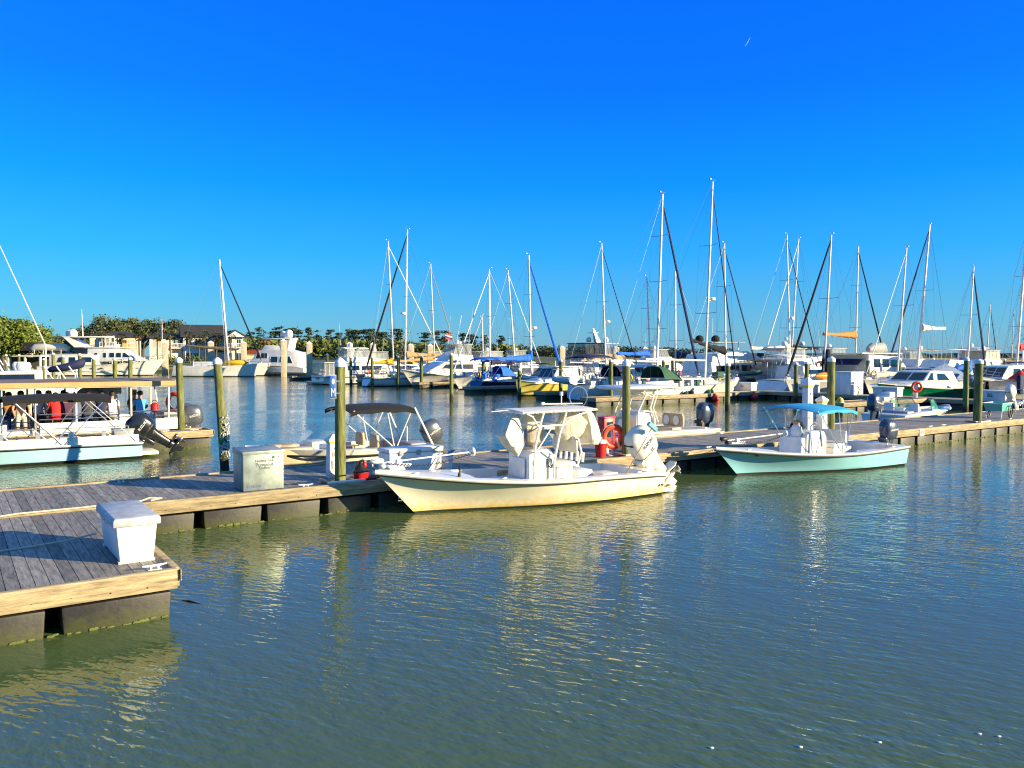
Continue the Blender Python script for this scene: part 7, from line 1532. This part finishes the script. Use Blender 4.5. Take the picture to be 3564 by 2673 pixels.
def gable_house(label, xs0, xs1, Yd, eave, ridge, hip=1.5, dep=10, rz=0, ov=.7, gable=False):
    """front along the bearing xs0..xs1 at distance Yd; local x along the front, y away"""
    a = AT(xs0, Yd); rz = rz or R(24); k_ = (xs1-CXS)/FS; L = (k_*Yd-a.x)/(math.cos(rz)-k_*math.sin(rz)); o = thing('house', label, 'house', (a.x, Yd, 2.0), rz)
    H_ = eave-2; RD = ridge-2
    b = MB(); b.bx(0, L, 0, dep, -1.5, H_); b.build('wall', STUC, o)
    b = MB(); h = 0 if gable else hip
    p0, p1, p2, p3 = (-ov, -ov, H_-.02), (L+ov, -ov, H_-.02), (L+ov, dep+ov, H_-.02), (-ov, dep+ov, H_-.02); r0_, r1_ = (h-(ov if gable else 0), dep/2, RD), (L-h+(ov if gable else 0), dep/2, RD)
    b.add([p0, p1, p2, p3, r0_, r1_], [(0, 1, 5, 4), (2, 3, 4, 5), (1, 2, 5), (3, 0, 4), (3, 2, 1, 0)]); r_ = b.build('roof', ROOFM, o, sm=0)
    b = MB(); b.bx(-ov, L+ov, -ov-.06, -ov, H_-.28, H_+.02); b.build('gutter', pm('dark_trim', (.03, .03, .035), .6), r_)
    return o, L, H_, RD
hA_, L, Hh, RD = gable_house('cream two storey house with low dark roof and a dormer balcony, left of the flag', 314, 492, 186, HT(1168, 186), HT(1150, 186), hip=3)
hwin(hA_, 2.8, Hh-2.4, 1.2, 1.6); hwin(hA_, L*.29, Hh-2.2, .9, 1.7, -1.2); hwin(hA_, L*.36, Hh-2.2, .9, 1.7, -1.2); hwin(hA_, L*.43, Hh-2.2, .9, 1.7, -1.2); balcony(hA_, L*.36, Hh-2.5, 3.6, -.2, 1.5)
b = MB(); b.bx(L*.24, L*.48, -1.1, -.01, Hh-2.5, Hh+.1); b.build('dormer', TRIM, hA_); b = MB(); b.prism([(L*.22, Hh+.1), (L*.5, Hh+.1), (L*.36, Hh+.7)], -1.6, .2); b.build('dormer_roof', ROOFM, hA_)
hwin(hA_, L*.56, Hh-2.0, 1.0, 1.4); hwin(hA_, L*.8, Hh-3.0, 1.3, 2.0, shut=True, mat=SHUT); hwin(hA_, L*.3, .2, 1.4, 1.8); hwin(hA_, L*.72, 0, 1.2, 1.8)
b = MB(); b.loft([[(L*.62, .02, .2), (L*.66, .02, .2), (L*.66, -.3, .2), (L*.62, -.3, .2)], [(L*.62, .02, Hh), (L*.66, .02, Hh), (L*.66, -.3, Hh), (L*.62, -.3, Hh)]]); b.build('downpipe', SHUT, hA_)
hB_, L, Hh, RD = gable_house('cream house wing in the middle with a small white balcony', 522, 636, 190, HT(1172, 190), HT(1156, 190), hip=2)
for u in (.1, .17): hwin(hB_, L*u*1.6, Hh-2.6, .9, 2.0, mat=SHUT)
hwin(hB_, L*.8, Hh-2.3, 1.1, 1.8); hwin(hB_, L*.92, Hh-2.3, 1.1, 1.8); balcony(hB_, L*.86, Hh-2.6, 3.4); hwin(hB_, L*.5, 0, 1.2, 1.9)
hC_, L, Hh, RD = gable_house('large cream house with a tall dark gable roof', 640, 786, 192, HT(1169, 192), HT(1127, 192), gable=True, dep=11)
for u in (.12, .34, .55, .78): hwin(hC_, L*u, Hh-2.5, 1.3, 1.9)
for u in (.12, .3): hwin(hC_, L*u, .1, 1.3, 2.0)
b = MB(); b.prism([(0, Hh-.01), (11, Hh-.01), (5.5, RD-.12)], 0, .3); g_ = b.build('gable_wall', TRIM, hC_); g_.rotation_euler = (0, 0, math.pi/2); g_.location = (.35, 0, 0)
b = MB(); b.bx(L*.55, L*.98, -2.6, -.01, -1.5, 2.4); b.build('porch', STUC, hC_); b = MB(); b.prism([(L*.5, 2.42), (L*1.02, 2.42), (L*.95, 3.2), (L*.6, 3.2)], -3.0, -.01); b.build('porch_roof', ROOFM, hC_)
for u in (.62, .72, .82, .92): b = MB(); b.bx(L*u, L*u+.3, -2.66, -2.605, -.5, 2.1); b.build('porch_pillar', TRIM, hC_)
hD_, L, Hh, RD = gable_house('cream gable fronted wing with two balconies at the right end of the houses', 790, 846, 189, HT(1172, 189), HT(1148, 189), hip=1, dep=9)
b = MB(); b.prism([(-.9, Hh-.05), (L+1.2, Hh-.05), (L*.5, RD+.1)], -1.0, 4); b.build('front_gable_roof', ROOFM, hD_); b = MB(); b.prism([(-.1, Hh-.06), (L+.3, Hh-.06), (L*.5, RD-.35)], -1.03, -1.005); b.build('gable_face', TRIM, hD_)
for u in (.2, .75): hwin(hD_, L*u, Hh-2.4, .9, 1.8); hwin(hD_, L*u, .2, .9, 1.9)
balcony(hD_, L*.5, Hh-2.6, L*.95)
# boathouse at far left
p = AT(0, 150); bh = thing('boathouse', 'low open boathouse with a dark roof at the left edge', 'boathouse', (p.x-2, 150, 0), 0)
MB().bx(0, 9.6, 0, 8, HT(1219, 150)-1.2, HT(1219, 150)-.9).build('eave_board', TRIM, bh); b = MB(); b.prism([(-.6, 4.35), (10.4, 4.35), (9.4, 5.9), (.4, 5.9)], -.8, 8); b.build('roof', ROOFM, bh)
for x in (.2, 3.2, 6.4, 9.2): MB().bx(x, x+.3, .1, .4, -1, 3.3).build('post', TRIM, bh)
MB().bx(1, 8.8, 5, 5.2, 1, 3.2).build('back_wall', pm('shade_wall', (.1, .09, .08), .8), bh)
p = AT(690, 255); fl_house = thing('house', 'cottage with a long dark roof far behind the trees by the radar domes', 'house', (AT(150, 230).x, 230, 2), 0); MB().bx(0, 12, 0, 8, 0, 4.2).build('wall', STUC, fl_house); b = MB(); b.prism([(-1, 4.2), (13, 4.2), (11, 7), (1, 7)], -.8, 8.5); b.build('roof', pm('grey_roof', (.12, .1, .08), .85, .2, 2), fl_house)
# red roofed shelter right of the houses
p = AT(858, 200); rr_ = thing('shelter', 'small shelter with a dark red roof right of the gabled houses', 'shelter', (p.x, 200, 1.8), 0); MB().bx(0, 4, 0, 4, -.3, 2.2).build('wall', STUC, rr_); b = MB(); b.prism([(-.5, 2.2), (4.5, 2.2), (3.2, 3.2), (.8, 3.2)], -.5, 4.5); b.build('roof', pm('red_roof', (.2, .04, .02), .8, .2, 2), rr_)
# bulkhead
bk = thing('bulkhead', 'long tan timber bulkhead along the lawn below the houses', 'bulkhead', (AT(150, 170).x, 168, 0), R(3)); MB().bx(0, 44, 0, .3, -1, 1.3).build('sheet_wall', pm('bulkhead_timber', (.3, .27, .16), .85, .3, 2), bk); MB().bx(0, 44, -.3, .4, 1.301, 1.45).build('cap_board', FASC, bk)
# flagpole
p = AT(566, 176); fp = thing('flagpole', 'white flagpole with a striped red and white flag before the houses', 'flagpole', (p.x, 176, 1.8), 0); hp = HT(1108, 176)-1.8
MB().tube([(0, 0, 0), (0, 0, hp)], [.09, .05], 8).build('pole', CAPW, fp); b = MB(); b.ell((0, 0, hp+.1), (.12, .12, .12)); b.build('finial', pm('gilt', (.6, .4, .1), .3, metal=.8), fp)
FW, FR, FB = pm('flag_white', (.7, .7, .7), .8), REDC, pm('flag_blue', (.03, .06, .3), .8)
b = MB(); n = 13
for k in range(n):
    b.m = k % 2; b.surf(lambda u, v: (-.02-.25*u+.45*math.sin(u*4)*.6, .12*math.sin(u*8), hp-.3-(k+v)/n*1.7-u*1.7), 6, 1)
f_ = b.build('flag', [FR, FW], fp, sm=0, norm=False); b = MB(); b.surf(lambda u, v: (-.02-.25*u*.4+.45*math.sin(u*1.6)*.6, .12*math.sin(u*3.2)-.02, hp-.28-v*.92-u*.68), 4, 2); b.build('canton', FB, f_, norm=False)
# ================================================================ trees
OAKL = pm('oak_leaves', (.14, .19, .02), .75, .35, .5, island=.45); OAKD = pm('grey_oak_leaves', (.095, .115, .04), .8, .35, .5, island=.45); PINEL = pm('pine_needles', (.035, .06, .02), .8, .35, .4, island=.4); PALML = pm('palm_fronds', (.07, .09, .025), .7, .3, .8, island=.3); PALMD = pm('dry_fronds', (.26, .15, .05), .85, .3, .8, island=.3); BARK = pm('bark', (.12, .09, .06), .9, .3, 3); UND = pm('understory_leaves', (.11, .14, .025), .8, .4, .3, island=.45)
def leaf(b, c, s_, rnd):
    d1 = V((rnd.gauss(0, 1), rnd.gauss(0, 1), rnd.gauss(0, .7))).normalized(); d2 = d1.cross(V((rnd.gauss(0, 1), rnd.gauss(0, 1), rnd.gauss(0, 1)))).normalized()
    i = len(b.v); b.v += [tuple(c-d1*s_), tuple(c+d2*s_*.55), tuple(c+d1*s_), tuple(c-d2*s_*.55)]; b.f.append((i, i+1, i+2, i+3)); b.mi.append(0)
def broadleaf(label, x, y, z0, h, w_, mat, seed, nclump=34, per=70, ls=.38, grp='oaks around the houses', low=.25):
    rnd = random.Random(seed); o = thing('oak_tree', label, 'tree', (x, y, z0), rnd.uniform(0, 6), grp); b = MB()
    cl = []
    for k in range(nclump):
        while True:
            q = V((rnd.uniform(-1, 1), rnd.uniform(-1, 1), rnd.uniform(-.8, 1)))
            if .35 < q.length < 1: break
        cl.append(V((q.x*w_/2, q.y*w_/2, h*(low+(1-low)*.5)+q.z*h*(1-low)*.5)))
    b.tube([(0, 0, -.5), (.1, 0, h*.2), (0, .1, h*.38)], [w_*.045, w_*.035, w_*.03], 7)
    for c in cl[::3]: b.tube([(0, .05, h*.3), c*.5+V((0, 0, h*.12)), c], [w_*.02, w_*.012, .03], 4)
    b.build('trunk', BARK, o); b = MB()
    for c in cl:
        r = w_*rnd.uniform(.09, .17)
        for k in range(per):
            q = V((rnd.gauss(0, .55), rnd.gauss(0, .55), rnd.gauss(0, .4)))*r; leaf(b, c+q, ls*rnd.uniform(.7, 1.3), rnd)
    b.build('crown', mat, o, sm=0, norm=False); return o
OK_ = [(14, 150, 1112, 11), (62, 158, 1114, 11), (108, 190, 1116, 9), (140, 200, 1150, 9), (40, 185, 1128, 14), (-30, 150, 1112, 13), (150, 215, 1165, 9)]
for i, (xs, Y, yt, w_) in enumerate(OK_):
    p = AT(xs, Y); h = HT(yt, Y)-.4; broadleaf(['bright green oak at the left edge behind the boathouse', 'bright green oak right of the leftmost oak', 'grey green open crowned oak behind the bright ones', 'small grey oak above the cottage roof', 'broad green oak filling the gap between the left oaks', 'green oak partly cut by the left edge', 'low oak behind the cottage'][i],
             p.x, Y, 1.6, h-1.6, w_, OAKL if i in (0, 1, 4, 5) else OAKD, 10+i, 50, 130, .27)
OK2 = [(365, 215, 1105, 11), (432, 222, 1112, 8), (500, 225, 1113, 12), (548, 228, 1118, 11), (600, 226, 1122, 12), (470, 240, 1130, 14), (330, 235, 1140, 12)]
for i, (xs, Y, yt, w_) in enumerate(OK2):
    p = AT(xs, Y); h = HT(yt, Y)-1.8; broadleaf(['dark spreading oak above the left house roof', 'brownish oak right of the dark spreading one', 'wide oak behind the flag', 'bare looking oak right of the flag', 'oak crown before the tall gable roof', 'low oak behind the two house roofs', 'oak at the left end of the cream house'][i],
             p.x, Y, 1.8, h, w_, OAKD, 40+i, 30, 90, .32, low=.5)
def palm(label, x, y, z0, h, seed, dry, r=2.1):
    rnd = random.Random(seed); o = thing('palm_tree', label, 'palm tree', (x, y, z0), rnd.uniform(0, 6), 'palms in front of the houses'); b = MB(); l_ = rnd.uniform(-.3, .3)
    b.tube([(0, 0, -.5), (l_*.4, 0, h*.5), (l_, 0, h)], [.22, .17, .2], 7); b.build('trunk', BARK, o); b = MB(); 
    for k in range(46):
        b.m = 1 if (dry and k % 3 == 0) or k % 9 == 0 else 0
        az = rnd.uniform(0, 6.283); el = rnd.uniform(-.9, 1.35) if b.m == 0 else rnd.uniform(-1.2, -.2); ln = r*rnd.uniform(.7, 1.05); d_ = V((math.cos(az)*math.cos(el), math.sin(az)*math.cos(el), math.sin(el))); sd = d_.cross(V((0, 0, 1))).normalized()
        c0 = V((l_, 0, h)); c1 = c0+d_*ln*.55; 
        for q in range(-3, 4):       # fan of leaflets
            a = q*.24; tip = c1+(d_*math.cos(a)+sd*math.sin(a))*ln*.5+V((0, 0, -.12*ln-.06*abs(q))); mid = c1.lerp(tip, .5)+sd*.0; i = len(b.v); n_ = (tip-c1).cross(d_+V((.01, .02, .3))).normalized()*.07
            b.v += [tuple(c1), tuple(mid+n_), tuple(tip), tuple(mid-n_)]; b.f.append((i, i+1, i+2, i+3)); b.mi.append(b.m)
        i = len(b.v); b.v += [tuple(c0), tuple(c0+sd*.05), tuple(c1+sd*.03), tuple(c1)]; b.f.append((i, i+1, i+2, i+3)); b.mi.append(b.m)
    b.build('crown', [PALML, PALMD], o, sm=0, norm=False); return o
for i, (xs, yt, yb, lb) in enumerate([(362, 1138, 1230, 'tall palm with dry golden fronds left of the dormer balcony'), (425, 1155, 1228, 'palm on a thin dark trunk before the cream wall'), (486, 1140, 1225, 'palm at the right corner of the left house'), (548, 1145, 1225, 'palm with dry fronds right of the flagpole'), (594, 1145, 1225, 'palm before the middle wing balcony'), (660, 1148, 1225, 'palm in front of the tall roof left end'), (715, 1146, 1225, 'palm in front of the tall roof middle'), (753, 1152, 1225, 'palm with dry fronds in front of the tall roof right end'), (805, 1155, 1225, 'palm beside the gable fronted wing'), (692, 1178, 1225, 'short palm at the porch corner'), (298, 1155, 1215, 'bushy palm left of the cream house'), (920, 1155, 1215, 'lone palm with golden fronds above the pale motor yacht')]):
    Y = 178 if i < 10 else 185; p = AT(xs, Y); palm(lb, p.x, Y, 1.7, HT(yt, Y)-1.7-1.3, 60+i, i in (0, 3, 7, 11), 1.5 if i != 11 else 2.3)
def shrub(label, x, y, w_, h, seed):
    rnd = random.Random(seed); b = MB()
    for k in range(int(w_*60)):
        leaf(b, V((rnd.gauss(0, w_*.26), rnd.gauss(0, .5), abs(rnd.gauss(h*.45, h*.28)))), .22, rnd)
    o = b.build('hedge', UND, sm=0, norm=False); o.location = (x, y, 1.7); tag(o, label, 'hedge', 'hedges below the houses')
for i, (xs, w_, lb) in enumerate([(400, 8, 'dark hedge under the dormer balcony'), (455, 6, 'dark hedge between two palms of the left house'), (600, 6, 'dark hedge under the middle wing'), (670, 7, 'dark hedge at the porch of the tall roofed house'), (300, 5, 'dark hedge at the left corner of the cream house')]):
    p = AT(xs, 176); shrub(lb, p.x, 176, w_, 1.6, 80+i)
def pine(label, x, y, z0, h, w_, seed):
    rnd = random.Random(seed); o = thing('pine_tree', label, 'tree', (x, y, z0), 0, 'tall pines behind the basin'); b = MB(); l_ = rnd.uniform(-.6, .6)
    b.tube([(0, 0, -1), (l_*.5, 0, h*.5), (l_, 0, h*.95)], [.3, .24, .1], 6); cl = []
    for k in range(rnd.randint(9, 15)):
        u = rnd.uniform(.42, 1)**.8; a = rnd.uniform(0, 6.28); rr = w_*.5*rnd.uniform(.2, 1)*(1.15-u*.55); c = V((l_*u+rr*math.cos(a), rr*math.sin(a), h*u)); cl.append(c)
        b.tube([(l_*u, 0, h*u-.6), c], [.1, .04], 4)
    cl.append(V((l_, 0, h))); b.build('trunk', BARK, o); b = MB()
    for c in cl:
        r = w_*rnd.uniform(.12, .24)
        for k in range(46): leaf(b, c+V((rnd.gauss(0, r*.85), rnd.gauss(0, r*.85), rnd.gauss(.2, r*.2))), .42*rnd.uniform(.7, 1.3), rnd)
    b.build('crown', PINEL, o, sm=0, norm=False); return o
PX = [(875, 1160), (903, 1143), (960, 1148), (972, 1142), (990, 1150), (1005, 1147), (1022, 1146), (1040, 1152), (1078, 1144), (1106, 1154), (1147, 1152), (1180, 1162), (1213, 1150), (1238, 1152), (1252, 1153), (1268, 1151), (1285, 1150), (1300, 1150), (1318, 1160), (1332, 1160), (1380, 1148), (1395, 1154), (1480, 1162), (1527, 1156), (1545, 1156), (1608, 1164), (1640, 1168), (1690, 1170), (1740, 1172)]
WH = ['just right of the houses', 'above the lone golden palm', 'left of the pale yacht domes', 'over the pale yacht domes', 'third from the domes', 'in the loose row past the pale yacht', 'middle of the loose row past the pale yacht', 'right end of the loose row past the pale yacht', 'tallest before the gap in the woods', 'beside the tallest before the gap',
      'alone in the gap of the woods', 'small and alone left of the dense grove', 'at the left end of the dense grove', 'second in the dense grove', 'third in the dense grove', 'fourth in the dense grove', 'fifth in the dense grove', 'sixth in the dense grove', 'seventh in the dense grove', 'at the right end of the dense grove',
      'between the two crossing masts', 'just right of the crossing masts', 'left of the brown furled jib mast', 'right of that mast, left of a pair', 'right of that mast, right of a pair', 'above the sportfisher hardtop', 'behind the waving red flag', 'behind the slim masts', 'at the right end behind the slim masts']
for i, ((xs, yt), wh) in enumerate(zip(PX, WH)):
    Y = 330+(i*37 % 50); p = AT(xs, Y); h = HT(yt, Y)-2.5; pine('tall dark pine '+wh, p.x, Y, 2.5, h, random.Random(i).uniform(3.6, 5)+(1 if 1205 < xs < 1340 else 0), 100+i)
b = MB(); rnd = random.Random(5)
for k in range(330):
    xs = rnd.uniform(830, 1790); Y = rnd.uniform(265, 345) if xs < 1500 else rnd.uniform(300, 380); hh = HT(rnd.uniform(1178, 1202)+(xs > 1450)*12+(xs-1100)*.012, Y)
    p = AT(xs, Y); r = rnd.uniform(2.5, 5)
    for j in range(46): leaf(b, p+V((rnd.gauss(0, r*.55), rnd.gauss(0, r*.4), 1.5+(hh-1.5)*rnd.uniform(.15, 1)**.7)), .85*rnd.uniform(.6, 1.3), rnd)
for k in range(60):
    xs = rnd.uniform(-150, 330); Y = rnd.uniform(225, 260); p = AT(xs, Y); hh = HT(rnd.uniform(1180, 1200), Y)
    for j in range(60): leaf(b, p+V((rnd.gauss(0, 2.4), rnd.gauss(0, 2), 1.5+(hh-1.5)*rnd.uniform(.1, 1)**.7)), .6*rnd.uniform(.6, 1.3), rnd)
o = b.build('woods', UND, sm=0, norm=False, kind='stuff'); tag(o, 'green understory woods below the tall pines', 'woods')
b = MB()
for k in range(260):
    xs = rnd.uniform(1790, 2560); Y = rnd.uniform(820, 900); hh = HT(rnd.uniform(1203, 1226)+max(0, (xs-2200)*.03), Y); p = AT(xs, Y)
    if hh < 3: continue
    for j in range(34): leaf(b, p+V((rnd.gauss(0, 4.5), rnd.gauss(0, 4), 1+(hh-1)*rnd.uniform(.1, 1)**.7)), 1.6*rnd.uniform(.6, 1.2), rnd)
o = b.build('far_woods', PINEL, sm=0, norm=False, kind='stuff'); tag(o, 'dark clumps of woods on the point behind the marsh', 'woods')
b = MB(); b.loft([[V((AT(xs, 815+dy).x, 815+dy, z)) for xs in range(1780, 2600, 40)] for dy, z in ((0, -.2), (4, .9), (140, 1.2))], False, False, False); b.build('point_land', MARSH, kind='structure')
